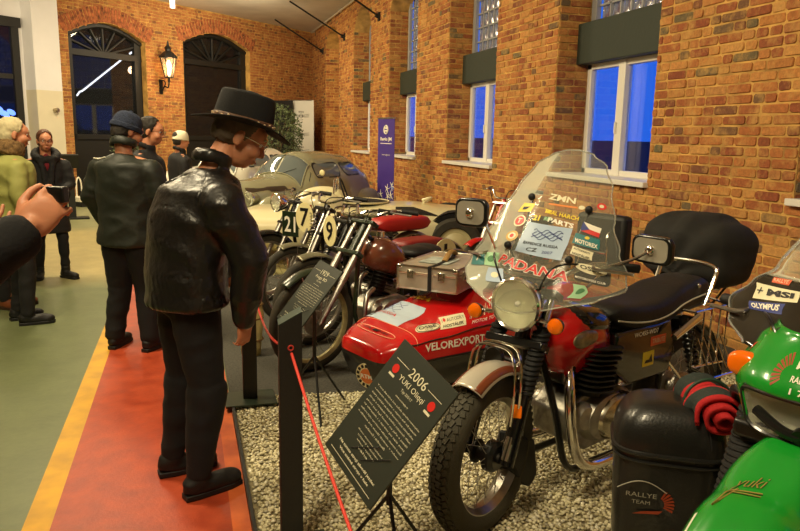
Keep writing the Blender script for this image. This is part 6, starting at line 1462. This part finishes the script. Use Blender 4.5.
# ------------------------------------------------------------------ the white racing car
RW = mat('ivory racing paint', sl((214, 206, 164)), .28, coat=.6)
TR = thing('racing_car', 'low ivory open racing car with rounded tail standing before the saloon', 'car', (2.06, 8.80, 0), R(163))
def rc(x, a, l=0):
    W = interp(x, [(-1.95, .10), (-1.8, .36), (-1.4, .60), (-.7, .70), (.5, .70), (1.2, .66), (1.7, .45), (1.95, .2)]); top = interp(x, [(-1.95, .42), (-1.8, .56), (-1.3, .74), (-.7, .78), (.2, .74), (1.2, .70), (1.8, .52), (1.95, .40)]); z0 = .16
    c_, s_ = math.cos(a), math.sin(a); zc = (top+z0)/2; e = .62
    return Vector((x, (W+l)*math.copysign(abs(c_)**e, c_), zc+((top-z0)/2+l)*math.copysign(abs(s_)**.8, s_)))
m = MB().loft([[rc(-1.95+3.9*i/60, 2*PI*j/48) for j in range(48)] for i in range(61)]); rb = m.build('body', RW, TR, smooth=180)
for sd in (-1, 1):      # wheels in dark arches
    for x in (-1.28,):
        m = MB()
        am = 0 if sd > 0 else PI
        aw = interp(x, [(-1.4, .60), (-.7, .70), (1.2, .66)])
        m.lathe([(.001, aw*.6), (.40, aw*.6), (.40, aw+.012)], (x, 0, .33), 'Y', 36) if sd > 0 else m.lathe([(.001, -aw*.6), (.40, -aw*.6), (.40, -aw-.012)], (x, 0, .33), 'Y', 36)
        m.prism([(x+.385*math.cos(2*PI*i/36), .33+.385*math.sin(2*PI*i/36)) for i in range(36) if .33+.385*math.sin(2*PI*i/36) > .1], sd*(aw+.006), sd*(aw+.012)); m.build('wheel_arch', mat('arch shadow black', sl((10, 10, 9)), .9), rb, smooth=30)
        car_wheel(TR, (x, sd*(aw-.01), .33), .33, .14, mat('cream wheel disc'), sd)
# headrest humps, cockpit, screen, steering wheel
for (x, y, s_) in ((.42, -.36, 1.0), (.42, .34, .9)):
    MB().ell((x, y, .74), (.36*s_, .17, .2), None, 28, 16, 1.0).build('fairing_hump', RW, TR, smooth=180)
MB().ell((-.12, 0, .775), (.33, .36, .035), None, 28, 8).build('cockpit_opening', mat('cockpit dark', sl((20, 18, 16)), .7), TR)
MB().tube([(-.12+.34*math.cos(2*PI*i/36), .37*math.sin(2*PI*i/36), .785) for i in range(36)], .012, 8, closed=True).build('cockpit_rim', mat('cream piping', sl((190, 180, 140)), .5), TR)
for yy in (-.2, .2): MB().torus((.22, yy, .90), .17, .008, 'X', 26, 6, 0, PI).build('aero_screen_ring', CHROME, TR)
for yy in (-.2, .2): MB().prism([(yy+.165*math.cos(PI*i/16), .90+.165*math.sin(PI*i/16)) for i in range(17)], .217, .222, 'YZ').build('aero_screen', PLEXI, TR, smooth=0)
MB(Matrix.Translation((.1, .2, .92)) @ Matrix.Rotation(R(20), 4, 'Y')).torus((0, 0, 0), .17, .012, 'X', 28, 6).build('steering_wheel', RUBBLK, TR)
MB().tube(bez([(-.9, .15, .80), (-1.0, 0, .84), (-.9, -.15, .80)]), .02).build('tail_rib', RW, TR)
MB().grid(lambda u, v: rc(-.55-.55*u*(1-.6*v), R(40+26*v), .004), 12, 6).build('side_opening', mat('cockpit dark'), rb)
T = Matrix.Translation((1.90, .0, 0))
def rc_text(body, x0, x1, a0, a1, mm, bold=.03, sd=1):
    me = text_me(body, 0, bold); xs = [v.co.x for v in me.vertices]; ys = [v.co.y for v in me.vertices]
    vs = [rc(x0+(x1-x0)*(v.co.x-min(xs))/(max(xs)-min(xs)), a0+(a1-a0)*(v.co.y-min(ys))/(max(ys)-min(ys)), .004) for v in me.vertices]
    MB().add(vs, [tuple(p.vertices) for p in me.polygons]).build('lettering', mm, rb, smooth=0, fix=False)
rc_text('WALTER', .0, -.75, .62, .74, BPAINT); rc_text('MLADA BOLESLAV', .35, -.5, .82, .9, BPAINT, .0); rc_text('20', .38, -.05, .28, .62, BPAINT, .05)
pl_ = MB(Matrix.Translation((1.86, .16, .50)) @ Matrix.Rotation(.35, 4, 'Z')).box((.08, 0, 0), (.01, .34, .10)).build('number_plate', BPAINT, TR, bevel=.004)
write(MB(Matrix.Translation((1.86, .16, .50)) @ Matrix.Rotation(.35, 4, 'Z')), '7243', (.0855, 0, 0), (0, 1, 0), (0, 0, 1), .07, .26, bold=.03).build('numerals', WPAINT, pl_, smooth=0)
# yellowish cylinder bound with cord beside the far post
t = thing('padded_roll', 'cream coloured padded roll tied with cord beside the barrier post', 'roll', (.42, 5.05, .016), 0)
m = MB().tube([(0, 0, .0), (0, 0, .1), (.015, 0, .3), (0, .01, .42), (0, .01, .46)], [.07, .078, .082, .078, .06], 22); m.build('padding', mat('cream padding', sl((196, 180, 120)), .8, bump=.6, bscale=18, var=.3, vscale=9), t, smooth=180)
for z in (.12, .28, .38): MB().torus((.008, 0, z), .082, .006, 'Z', 24, 6).build('cord', mat('brown cord', sl((110, 80, 40)), .8), t)
# ------------------------------------------------------------------ people
SKIN = mat('skin', sl((196, 132, 98)), .5, var=.12, vscale=8, bump=.06, bscale=90); SKIN.node_tree.nodes['Principled BSDF'].inputs['Subsurface Weight'].default_value = .08
LEATH = mat('black leather', sl((24, 22, 20)), .36, bump=.5, bscale=9, coat=.1); LEATH.node_tree.nodes['Bump'].inputs['Distance'].default_value = .03; JEAN = mat('black trousers', sl((15, 15, 17)), .85, bump=.1, bscale=120)
BOOTM = mat('black boot leather', sl((18, 17, 16)), .6, bump=.25, bscale=30)
def head_in(m, H, chin=1.0):
    def E(c, r_, rot=None, e=1.0): m2 = MB(); m2.ell(c, r_, rot, 18, 12, e); m.add([H @ v for v in m2.v], m2.f)
    def Cp(a, b, ra, rb): m2 = MB(); m2.caps(a, b, ra, rb, 10, 3); m.add([H @ v for v in m2.v], m2.f)
    E((-.012, 0, .032), (.098, .076, .088)); E((.03, 0, -.04), (.062, .060, .078)); E((.052, 0, -.088), (.030, .030, .022)); E((.055, 0, .03), (.046, .062, .05))
    Cp((.096, 0, .012), (.113, 0, -.028), .009, .0115); E((.101, 0, -.033), (.014, .016, .009)); E((.090, 0, .026), (.018, .05, .012)); E((.088, 0, -.062), (.014, .024, .007)); E((.086, 0, -.073), (.013, .021, .007))
    for sd in (-1, 1):
        E((.062, sd*.042, -.03), (.034, .026, .03)); E((-.012, sd*.080, -.008), (.020, .009, .034), (0, .2, sd*.3)); E((-.008, sd*.082, -.03), (.011, .008, .012))
def hand_in(m, W, curl=.5, side=1, spread=.06, s=1.0, fw=1.0):
    """W: wrist frame, +x towards the fingers, +y towards the thumb, +z back of the hand"""
    def add(m2): m.add([W @ (v*s) for v in m2.v], m2.f)
    p = MB(); p.ell((.045, 0, 0), (.052, .040, .016), None, 18, 12, .8); p.caps((-.03, 0, 0), (.02, 0, 0), .026, .028, 12, 3); p.ell((.03, .022, -.008), (.035, .018, .016)); add(p)
    for k, (y, L_) in enumerate(((.031, .070), (.011, .078), (-.010, .073), (-.030, .058))):
        a = spread*(1.2-k*.8); pt = Vector((.084-.004*abs(k-1.3), y, 0)); b_ = curl*.45; q0 = MB(); rr = (.0088-.0006*k)*fw
        for f_, fr_ in ((.45, 1), (.3, .92), (.25, .82)):
            d_ = Vector((math.cos(b_)*math.cos(a), math.sin(a), -math.sin(b_))); p2 = pt+d_*L_*f_; q0.caps(pt, p2, rr*fr_, rr*fr_*.93, 10, 3); pt = p2; b_ += curl*(.95+.05*k)
        add(q0)
    t = MB(); a0 = Vector((.015, .026, -.006)); a1 = a0+Vector((.032, .024, -.012)); a2 = a1+Vector((.028, .006+.004*(1-curl), -.012)); a3 = a2+Vector((.022, -.004, -.008)); t.caps(a0, a1, .0135, .0115, 10, 3); t.caps(a1, a2, .0112, .0098, 10, 3); t.caps(a2, a3, .0096, .008, 10, 3); add(t)
def ring_loft(m, secs, n=26, e=.85):
    """secs: (centre, half depth x, half width y, yaw) from bottom to top"""
    rings = []
    for c, rx, ry, yaw in secs:
        ca_, sa_ = math.cos(yaw), math.sin(yaw); R_ = []
        for j in range(n):
            t_ = 2*PI*j/n; x = rx*math.copysign(abs(math.cos(t_))**e, math.cos(t_)); y = ry*math.copysign(abs(math.sin(t_))**e, math.sin(t_)); R_.append((c[0]+x*ca_-y*sa_, c[1]+x*sa_+y*ca_, c[2]))
        rings.append(R_)
    m.loft(rings)
def wrist_frame(el, wr, thumb):
    x = (Vector(wr)-Vector(el)).normalized(); y = Vector(thumb); y = (y-x*y.dot(x)).normalized(); z = x.cross(y)
    return Matrix(((x.x, y.x, z.x, wr[0]), (x.y, y.y, z.y, wr[1]), (x.z, y.z, z.z, wr[2]), (0, 0, 0, 1)))
def folds(amp, fr_=(6, 6, 14), seed=0.0, amp2=0):
    def f(o):
        for v in o.data.vertices:
            p = v.co; n = mnoise.noise(Vector((p.x*fr_[0]+seed, p.y*fr_[1], p.z*fr_[2]))); k = amp*(1-abs(n)*2.2)
            if amp2: k += amp2*mnoise.noise(Vector((p.x*30+seed, p.y*30, p.z*30)))
            v.co = p+v.normal*k
    return f
def person(label, loc, rz, c):
    g = c.get; t = thing('person', label, 'person', (loc[0], loc[1], g('z', .0)), rz); s = g('s', 1.0)
    J = dict(hip=(0, 0, .92), waist=(0, 0, 1.06), chest=(.0, 0, 1.28), neck=(-.005, 0, 1.47), kneeL=(.03, .11, .49), kneeR=(.03, -.11, .49), ankL=(0, .12, .08), ankR=(0, -.12, .08),
             shL=(-.01, .19, 1.365), shR=(-.01, -.19, 1.365), elL=(-.02, .25, 1.12), elR=(-.02, -.25, 1.12), wrL=(.06, .24, .88), wrR=(.06, -.24, .88), toeL=.1, toeR=-.1)
    J.update(g('J', {})); V = lambda k: Vector(J[k])*s
    H = Matrix.Translation(Vector(g('head', (.03, 0, 1.63)))*s) @ Matrix.Rotation(g('hyaw', 0), 4, 'Z') @ Matrix.Rotation(g('hpitch', .1), 4, 'Y') @ Matrix.Scale(s*g('hs', 1.0), 4)
    # the body: one continuous surface
    b = MB(); head_in(b, H); b.caps(H @ Vector((-.03, 0, -.05)), V('neck')+Vector((0, 0, -.04)), .055*s, .062*s, 14)
    ring_loft(b, [(V('hip')+Vector((0, 0, -.08*s)), .09*s, .15*s, 0), (V('hip'), .10*s, .16*s, 0), (V('waist'), .09*s, .135*s, 0), (V('chest'), .11*s, .165*s, 0), (V('neck')+Vector((0, 0, -.05*s)), .07*s, .13*s, 0)])
    for sd in 'LR':
        y = .08 if sd == 'L' else -.08
        b.caps(V('hip')+Vector((0, y*s, -.03*s)), V('knee'+sd), .078*s, .052*s); b.caps(V('knee'+sd), V('ank'+sd), .05*s, .034*s)
        fx_ = Vector((math.cos(J['toe'+sd]), math.sin(J['toe'+sd]), 0)); b.caps(V('ank'+sd)+Vector((0, 0, -.035*s)), V('ank'+sd)+fx_*.13*s+Vector((0, 0, -.045*s)), .034*s, .028*s)
        b.caps(V('neck')+Vector((0, 0, -.06*s)), V('sh'+sd), .06*s, .055*s); b.caps(V('sh'+sd), V('el'+sd), .047*s, .038*s); b.caps(V('el'+sd), V('wr'+sd), .036*s, .024*s)
        th = g('thumb'+sd, (1, 0, 0)); Wf = wrist_frame(V('el'+sd), V('wr'+sd), th)
        if g('hdir'+sd): Wf = wrist_frame(V('wr'+sd)-Vector(g('hdir'+sd)), V('wr'+sd), th)
        if sd == 'L' and Wf.to_3x3().col[2].y < 0 and False: pass
        hand_in(b, Wf, g('curl'+sd, .45), s=s*g('hands', .97), fw=1.0)
    body = b.build('body', SKIN, t, mods=vox(g('vox', .0085), 2, .4), smooth=180)
    # trousers
    tm = g('trousers', JEAN); tl_ = g('tfat', 1.0); cf_ = g('calf', 1.0)
    m = MB(); ring_loft(m, [(V('hip')+Vector((0, 0, -.10*s)), .12*s, .17*s, 0), (V('hip'), .125*s, .175*s, 0), (V('waist')+Vector((0, 0, .0)), .115*s, .155*s, 0)])
    for sd in 'LR':
        y = .085 if sd == 'L' else -.085; m.caps(V('hip')+Vector((0, y*s, -.05*s)), V('knee'+sd), .100*s*tl_, .068*s*tl_); m.caps(V('knee'+sd)+Vector((0, 0, -.02*s)), V('ank'+sd)+Vector((-.01, 0, .03*s)), .066*s*tl_*cf_, .055*s*tl_*(1 if cf_ == 1 else .86))
    m.build('trousers', tm, t, mods=lambda o: (vox(.011, 4)(o), folds(.006, (5, 5, 11), 2)(o)), smooth=180)
    # shoes
    for sd in 'LR':
        a = V('ank'+sd); fx_ = Vector((math.cos(J['toe'+sd]), math.sin(J['toe'+sd]), 0)); T = Matrix(((fx_.x, -fx_.y, 0, a.x), (fx_.y, fx_.x, 0, a.y), (0, 0, 1, a.z-.08*s), (0, 0, 0, 1))) @ Matrix.Scale(s, 4)
        m = MB(T); m.ell((.05, 0, .045), (.135, .048, .04), None, 20, 12, .85); m.ell((.13, 0, .04), (.07, .05, .035), None, 16, 10, .85); m.ell((-.03, 0, .06), (.055, .042, .055))
        sh = g('shaft', .14); m.caps((-.01, 0, .06), (-.005, 0, sh), .048, .052+.012*(sh > .3)) if sh < .3 else ring_loft(m, [((-.01, 0, .05), .06, .05, 0), ((-.005, 0, .14), .056, .05, 0), ((.0, 0, .28), .074, .068, 0), ((.012, 0, sh-.03), .086, .078, 0), ((.016, 0, sh), .082, .076, 0)], e=1.0)
        sho = m.build('boot' if sh > .2 else 'shoe', g('shoem', BOOTM), t, mods=lambda o: (vox(.009, 4)(o), folds(.004, (9, 9, 26))(o)), smooth=180)
        for v in sho.data.vertices: v.co.z = max(v.co.z, .012*s) if v.co.z < .03 else v.co.z
        m = MB(T); m.prism([(-.085, -.03), (-.08, .03), (-.02, .042), (.06, .05), (.14, .052), (.19, .035), (.205, 0), (.19, -.04), (.13, -.052), (.05, -.046), (-.02, -.042)], .0, .026, 'XY'); m.build('sole', g('solem', RUBBLK), sho, bevel=.004)
    # coat or jacket
    jm = g('jacket', LEATH); hz = g('hem', .86); m = MB(); f_ = g('fat', 1.0)
    hemc = V('hip')*1; hemc.z = hz*s
    secs = [(hemc, .155*s*f_*g('flare', 1.0), .215*s*f_*g('flare', 1.0), 0)]
    if hz < .8: secs.append((Vector((V('hip').x, 0, .86*s)), .15*s*f_, .205*s*f_, 0))
    secs += [(V('waist'), .145*s*f_, .20*s*f_, 0), ((V('waist')+V('chest'))/2, .155*s*f_, .205*s*f_, 0), (V('chest'), .16*s*f_, .205*s*f_, 0), (V('chest')*.45+V('neck')*.55+Vector((-.01, 0, 0)), .145*s*f_, .198*s*f_, 0), (V('neck')+Vector((-.012, 0, -.06*s)), .118*s, .158*s, 0), (V('neck')+Vector((-.005, 0, -.01*s)), .072*s, .08*s, 0)]
    ring_loft(m, secs, e=1.0)
    for sd in 'LR':
        af = g('arm', 1.0); m.caps(V('neck')+Vector((-.01, 0, -.10*s)), V('sh'+sd)+Vector((0, 0, -.02*s)), .090*s, .074*s*af); m.caps(V('sh'+sd)+Vector((0, 0, -.02*s)), V('el'+sd), .077*s*af, .068*s*af); e2 = V('wr'+sd)+(V('el'+sd)-V('wr'+sd)).normalized()*.022*s; m.caps(V('el'+sd), e2, .066*s*af, .045*s*af)
    if g('collar', True) and not g('furry'):
        nk = V('neck'); hd_ = (H @ Vector((-.02, 0, -.08)))
        m.tube([nk+Vector((.072*math.cos(a), .080*math.sin(a), g('collz', .02)-.022*math.cos(a)))+(hd_-nk)*.22 for a in [2*PI*i/26 for i in range(26)]], .019*g('collr', 1), 8, closed=True, flat=(g('collh', 1.6), .75))
    jk = m.build('jacket', jm, t, mods=lambda o: (vox(g('jvox', .012), 16, .6)(o), folds(g('fold', .007), g('ffreq', (5, 5, 9)), g('seed', 0), .0015)(o)), smooth=180)
    if g('furry'):
        cm_ = g('collarm', jm); nk = V('neck'); hd_ = (H @ Vector((-.02, 0, -.08)))
        m = MB(); m.tube([nk+Vector((.075*math.cos(a), .085*math.sin(a), .01+g('collz', .03)*.5-.02*math.cos(a)))+(hd_-nk)*.25 for a in [2*PI*i/26 for i in range(26)]], .019*g('collr', 1), 8, closed=True, flat=(1.6, .8)); m.build('collar', cm_, jk, mods=lambda o: (vox(.007, 2)(o), folds(.004, (30, 30, 30))(o)) if g('furry') else None, smooth=180)
    # hair, eyes
    if g('hair', True):
        m = MB(); hm = g('hair'); k = g('hairlen', 1.0)
        def EH(c_, r_, rot=None): m2 = MB(); m2.ell(c_, r_, rot); m.add([H @ v for v in m2.v], m2.f)
        EH((-.022, 0, .045), (.102, .085, .088)); EH((-.055, 0, -.01), (.062, .080, .08*k))
        o = m.build('hair', hm, t, mods=lambda o: (vox(.008, 3)(o), folds(.004, (35, 35, 20), 5, .003)(o)), smooth=180)
        Hi = H.inverted(); bm = bmesh.new(); bm.from_mesh(o.data); kill = [v for v in bm.verts if (Hi @ v.co).x > .052-.35*max(0, .075-(Hi @ v.co).z) or ((Hi @ v.co).z < -.075*k)]; bmesh.ops.delete(bm, geom=kill, context='VERTS'); bm.to_mesh(o.data); bm.free(); sm = o.modifiers.new('s', 'SOLIDIFY'); sm.thickness = .012; sm.offset = -1
    for sd in (-1, 1):
        MB(H).ell((.080, sd*.031, .008), (.0125, .0135, .0115)).build('eye', mat('eye white', (.75, .72, .68), .25), t); MB(H).ell((.0885, sd*.031, .007), (.0055, .006, .006)).build('iris', mat('iris', (.03, .02, .015), .2), t)
        MB(H).tube([(.094, sd*.015, .030), (.098, sd*.032, .034), (.088, sd*.052, .029)], .0035, 6).build('eyebrow', g('brow', mat('brown hair', sl((50, 34, 22)), .8)), t)
    MB(H).tube([(.099, -.02, -.066), (.103, 0, -.067), (.099, .02, -.066)], [.002, .0038, .002], 6).build('lips', mat('lips', sl((160, 84, 70)), .5), t)
    if g('glasses'):
        gm = g('glasses'); m = MB(H)
        for sd in (-1, 1):
            m.tube([(.112-.15*abs(.031*0+.026*math.cos(a)), sd*.031+.024*math.cos(a), .004+.017*math.sin(a)) for a in [2*PI*i/20 for i in range(20)]], .0016, 5, closed=True); m.tube([(.105, sd*.056, .008), (.05, sd*.079, .008), (-.015, sd*.084, .006)], .0014, 5)
        m.tube([(.112, -.008, .006), (.115, 0, .009), (.112, .008, .006)], .0016, 5); m.build('eyeglasses', gm, t)
    return t, H, J
GR = mat('grey white hair', sl((196, 184, 144)), .8, bump=.4, bscale=60); DH = mat('dark hair', sl((38, 32, 26)), .7, bump=.4, bscale=60); BH = mat('auburn hair', sl((84, 48, 28)), .6, bump=.4, bscale=60)
STEELW = mat('silver wire', (.8, .8, .75), .2, 1)
# the man in the leather jacket
t, H, J = person('man in black leather jacket and wide-brimmed black hat bending his head towards the motorcycles', (-.015, 3.17), R(20), dict(z=.01, s=1.0, head=(.270, -.005, 1.590), hpitch=.48, hyaw=-.30, hs=1.10,
    J=dict(hip=(.0, 0, .93), waist=(.01, 0, 1.05), chest=(.045, 0, 1.25), neck=(.130, 0, 1.465), ankL=(-.03, .14, .08), ankR=(-.01, -.13, .08), kneeL=(.02, .12, .49), kneeR=(.04, -.11, .49), shL=(.07, .21, 1.335), shR=(.09, -.215, 1.335), elL=(.18, .26, 1.12), elR=(.17, -.285, 1.09), wrL=(.26, .16, .95), wrR=(.165, -.25, .815), toeL=-.05, toeR=.12),
    thumbR=(1, .3, 0), curlR=.6, hair=mat('short greying hair', sl((92, 80, 66)), .85, bump=.4, bscale=60), hairlen=.7, glasses=STEELW, jacket=LEATH, fat=1.12, arm=1.22, hem=.87, fold=.015, ffreq=(3.5, 3.5, 6.5), tfat=1.12, shaft=.17, calf=1.22, vox=.0065, jvox=.009, brow=GR, collr=.85, collh=2.0, collz=.018, seed=3.3))
FELT = mat('black felt', sl((15, 14, 14)), .9, bump=.2, bscale=120); HB_ = mat('brown braided band', sl((92, 62, 40)), .6, bump=.6, bscale=70, var=.6, vscale=40)
HT = H @ Matrix.Translation((-.012, 0, .048)) @ Matrix.Rotation(-.24, 4, 'Y')
m = MB(HT)
def hatf(u, v):
    a = 2*PI*u
    if v < .4: k = v/.4; rr = .182-.077*k; z = (.014*math.cos(2*a)*-1.2-.018*max(0, math.cos(a)))*(1-k)+.004; ex = 1.12
    elif v < .7: k = (v-.4)/.3; rr = .105-.010*k**2; z = .004+.112*k; ex = 1.14
    else: k = (v-.7)/.3; rr = .095*math.cos(k*PI/2)**.8 if v < 1 else .0; z = .116+.026*math.sin(PI/2*k)-.010*k*k; ex = 1.14
    return (rr*ex*math.cos(a), rr*math.sin(a), z-(.012*math.cos(a)**2*(1 if v > .8 else 0)))
hat = m.grid(hatf, 56, 48).build('hat', FELT, t, solid=.004, smooth=180)
MB(HT).lathe([(.108, .004), (.110, .012), (.109, .026), (.106, .03)], (0, 0, 0), 'Z', 48).build('hat_band', HB_, hat, solid=.002).scale = (1, 1, 1)
hb = hat.children[0]
for v in hb.data.vertices:
    p = HT.inverted() @ v.co; p.x *= 1.14; v.co = HT @ p
for i in range(26): a = 2*PI*i/26; MB(HT).ell((.127*math.cos(a), .112*math.sin(a), .018+.004*(i % 2)), (.0045, .0045, .0035)).build('band_bead', mat('pale bead', sl((196, 170, 130)), .4), hb)
# jacket details: seams, cuff, hem band, collar zip
jk = [o for o in t.children if o.name.startswith('jacket')][0]
MB().tube([(.14+.16*math.cos(a), .215*math.sin(a)*0-.0, 0) for a in (0, 1)], .001, 4) if 0 else None
MB().tube([(.155+.002*i, -.02, 1.47+.006*i) for i in range(6)], .003, 6).build('collar_zip', STEELW, jk)
# man in dark anorak and beanie, back to us
ANO = mat('dark green anorak', sl((30, 34, 27)), .55, bump=.15, bscale=40); DARKC = mat('black wool coat', sl((20, 19, 20)), .8)
t, H, J = person('man in dark green anorak and navy knitted cap seen from behind', (-.41, 5.42), R(62), dict(z=.008, s=.99, head=(.06, 0, 1.62), hpitch=.35, hyaw=-.6, hair=DH, jacket=ANO, fat=1.08, arm=1.08, hem=.80, flare=1.02, tfat=1.3, fold=.010, shaft=.16, collr=1.2, collz=.05,
    J=dict(shL=(.0, .20, 1.365), shR=(.0, -.20, 1.365), elL=(.0, .29, 1.13), elR=(.02, -.27, 1.13), wrL=(.12, .25, .92), wrR=(.16, -.22, .94), ankL=(0, .15, .08), ankR=(0, -.14, .08)), seed=7))
KN = mat('navy knitted wool', sl((38, 46, 66)), .95, bump=.9, bscale=90, var=.4, vscale=30)
m = MB(H).grid(lambda u, v: ((.108*math.cos(v*PI/2)**.6-.0)*math.cos(2*PI*u)-.02, (.093*math.cos(v*PI/2)**.6)*math.sin(2*PI*u), .02+.115*math.sin(v*PI/2)), 36, 18); cap = m.build('knitted_cap', KN, t, solid=.006, smooth=180)
MB(H).tube([(.110*math.cos(2*PI*i/30)-.02, .095*math.sin(2*PI*i/30), .022) for i in range(30)], .012, 8, closed=True, flat=(1.6, .8)).build('cap_rim', KN, cap); MB(H).ell((-.02, 0, .14), (.016, .016, .01)).build('cap_tip', KN, cap)
jk = [o for o in t.children if o.name.startswith('jacket')][0]
def on_surface(o, pts, off=.004):
    from mathutils.bvhtree import BVHTree
    bv = BVHTree.FromPolygons([v.co for v in o.data.vertices], [p.vertices for p in o.data.polygons]); out = []
    for p in pts:
        q_ = bv.find_nearest(Vector(p)); out.append(q_[0]+q_[1]*off)
    return out
MB().tube(on_surface(jk, bez([(-.10, .10, 1.44), (-.08, .18, 1.45), (-.04, .24, 1.44)], 5)), .005, 6).build('shoulder_piping', mat('pale piping'), jk)
# dark-haired man with glasses behind him
t, H, J = person('dark-haired man with black glasses standing behind the man in the knitted cap', (-.33, 6.75), R(-15), dict(s=.99, head=(.06, 0, 1.63), hpitch=.15, hyaw=.0, hair=DH, glasses=mat('black spectacle frame', sl((12, 12, 12)), .3), jacket=DARKC, fat=1.05, hem=.70, vox=.010, jvox=.014, seed=5))
# person in pale cap further away
t, H, J = person('person in a pale knitted cap half hidden behind the leather jacket man', (-.06, 9.6), R(20), dict(s=.925, head=(.03, 0, 1.63), hair=DH, jacket=DARKC, vox=.012, jvox=.016, hem=.72, seed=6))
MB(H).grid(lambda u, v: ((.112*math.cos(v*PI/2)**.6)*math.cos(2*PI*u)-.01, (.098*math.cos(v*PI/2)**.6)*math.sin(2*PI*u), .0+.13*math.sin(v*PI/2)), 30, 14).build('knitted_cap', mat('cream knit', sl((226, 220, 190)), .9, bump=.6, bscale=60), t, solid=.006, smooth=180)
# woman in black coat
t, H, J = person('woman in glasses with black coat, black shawl collar and dark red top', (-1.42, 8.35), R(-78), dict(s=.915, head=(.03, 0, 1.63), hpitch=.06, hyaw=.15, hair=BH, hairlen=1.0, brow=BH, glasses=mat('black spectacle frame'), jacket=DARKC, fat=.95, flare=1.08, hem=.56, arm=.95, tfat=.92, vox=.008, jvox=.012, collar=False, seed=8,
    J=dict(elL=(.06, .24, 1.13), elR=(.0, -.25, 1.12), wrL=(.22, .12, 1.05), wrR=(.10, -.22, .90), ankL=(.03, .13, .08), ankR=(-.05, -.15, .08), kneeL=(.05, .12, .48), kneeR=(.0, -.13, .48), toeL=.6, toeR=-.2)))
jk = [o for o in t.children if o.name.startswith('jacket')][0]
m = MB(); m.tube([(.02+.10*math.cos(a), .105*math.sin(a), 1.345-.05*math.cos(a)) for a in [2*PI*i/24 for i in range(24)]], .042, 10, closed=True); m.tube([(.11, .07, 1.33), (.14, .04, 1.2), (.145, .02, 1.0)], .03, 8); m.tube([(.11, -.07, 1.33), (.14, -.04, 1.2), (.145, -.02, 1.0)], .03, 8); m.build('shawl_collar', DARKC, jk, mods=lambda o: (vox(.01, 2)(o), folds(.006, (25, 25, 25))(o)), smooth=180)
MB().ell((.10, 0, 1.26), (.05, .045, .10)).build('red_top', mat('dark red knit', sl((110, 20, 34)), .8), t)
# grey-haired person in parka, and the one in the grey-beige jacket
PARK = mat('yellow green parka', sl((150, 150, 82)), .7, bump=.15, bscale=40); FUR = mat('brown fur', sl((120, 92, 56)), .95, bump=1, bscale=40, var=.5, vscale=40)
t, H, J = person('grey-haired person in yellow-green parka with brown fur collar at the left edge', (-1.35, 6.42), R(25), dict(s=.97, head=(.04, 0, 1.62), hpitch=.1, hyaw=-.1, hs=1.06, hair=GR, hairlen=1.1, brow=GR, jacket=PARK, fat=1.12, hem=.78, collarm=FUR, furry=True, collr=2.2, collz=.02, fold=.010, seed=9, trousers=mat('dark trousers', sl((26, 25, 25)), .85), J=dict(ankL=(.0, .13, .08), ankR=(.02, -.10, .08), toeR=-.15)))
t, H, J = person('person in grey-beige jacket and brown shoes behind the green parka', (-1.60, 7.05), R(-20), dict(s=.93, head=(.0, .02, 1.62), hair=DH, jacket=mat('grey beige jacket', sl((128, 116, 92)), .75), fat=1.0, hem=.80, shoem=mat('brown leather', sl((120, 64, 34)), .45), solem=mat('brown sole', sl((60, 40, 26)), .6), vox=.010, jvox=.014, seed=11, trousers=mat('dark trousers'), J=dict(ankL=(.02, .12, .08), ankR=(.05, -.10, .08))))
# the photographer at the left edge: arm raised with a compact camera
t, H, J = person('photographer at the left edge, dark sleeve and hand holding up a small camera', (-.895, 1.89), 0, dict(s=1.0, head=(.05, 0, 1.63), hyaw=.0, hair=DH, jacket=mat('black knitted jacket', sl((16, 16, 18)), .9, bump=.2, bscale=120), fat=1.0, hem=.8, fold=.006, vox=.005, jvox=.011, trousers=mat('dark trousers'), hands=1.0,
    J=dict(shR=(.05, -.17, 1.38), elR=(.32, -.25, 1.23), wrR=(.55, -.18, 1.395), shL=(.05, .2, 1.40), elL=(.15, .26, 1.14), wrL=(.34, .20, 1.30)), hdirR=(.66, .14, .68), thumbR=(-.45, .15, .85), curlR=1.05, thumbL=(.0, -.5, .8), curlL=.5, arm=1.25, seed=12, collar=False))
t = thing('compact_camera', 'small black camera held up in the photographer hand at the left edge', 'camera', (-.282, 1.735, 1.475), R(60)); t.scale = (.62, .62, .62)
MB().box((0, 0, 0), (.035, .095, .058)).build('camera_body', BLKF, t, bevel=.006, smooth=40); MB().lathe([(.001, .045), (.02, .045), (.024, .04), (.025, 0)], (0, -.01, 0), 'X', 24).build('camera_lens', RUBBLK, t); MB().lathe([(.001, .0455), (.017, .0455)], (0, -.01, 0), 'X', 24).build('lens_glass', mat('lens coating', (.1, .12, .2), .03), t)
MB().torus((.0, -.01, 0), .0252, .0015, 'X', 24, 6).build('lens_ring', BLKF, t); MB().cyl((0, .03, .029), (0, .03, .034), .007).build('shutter_button', CHROME, t)
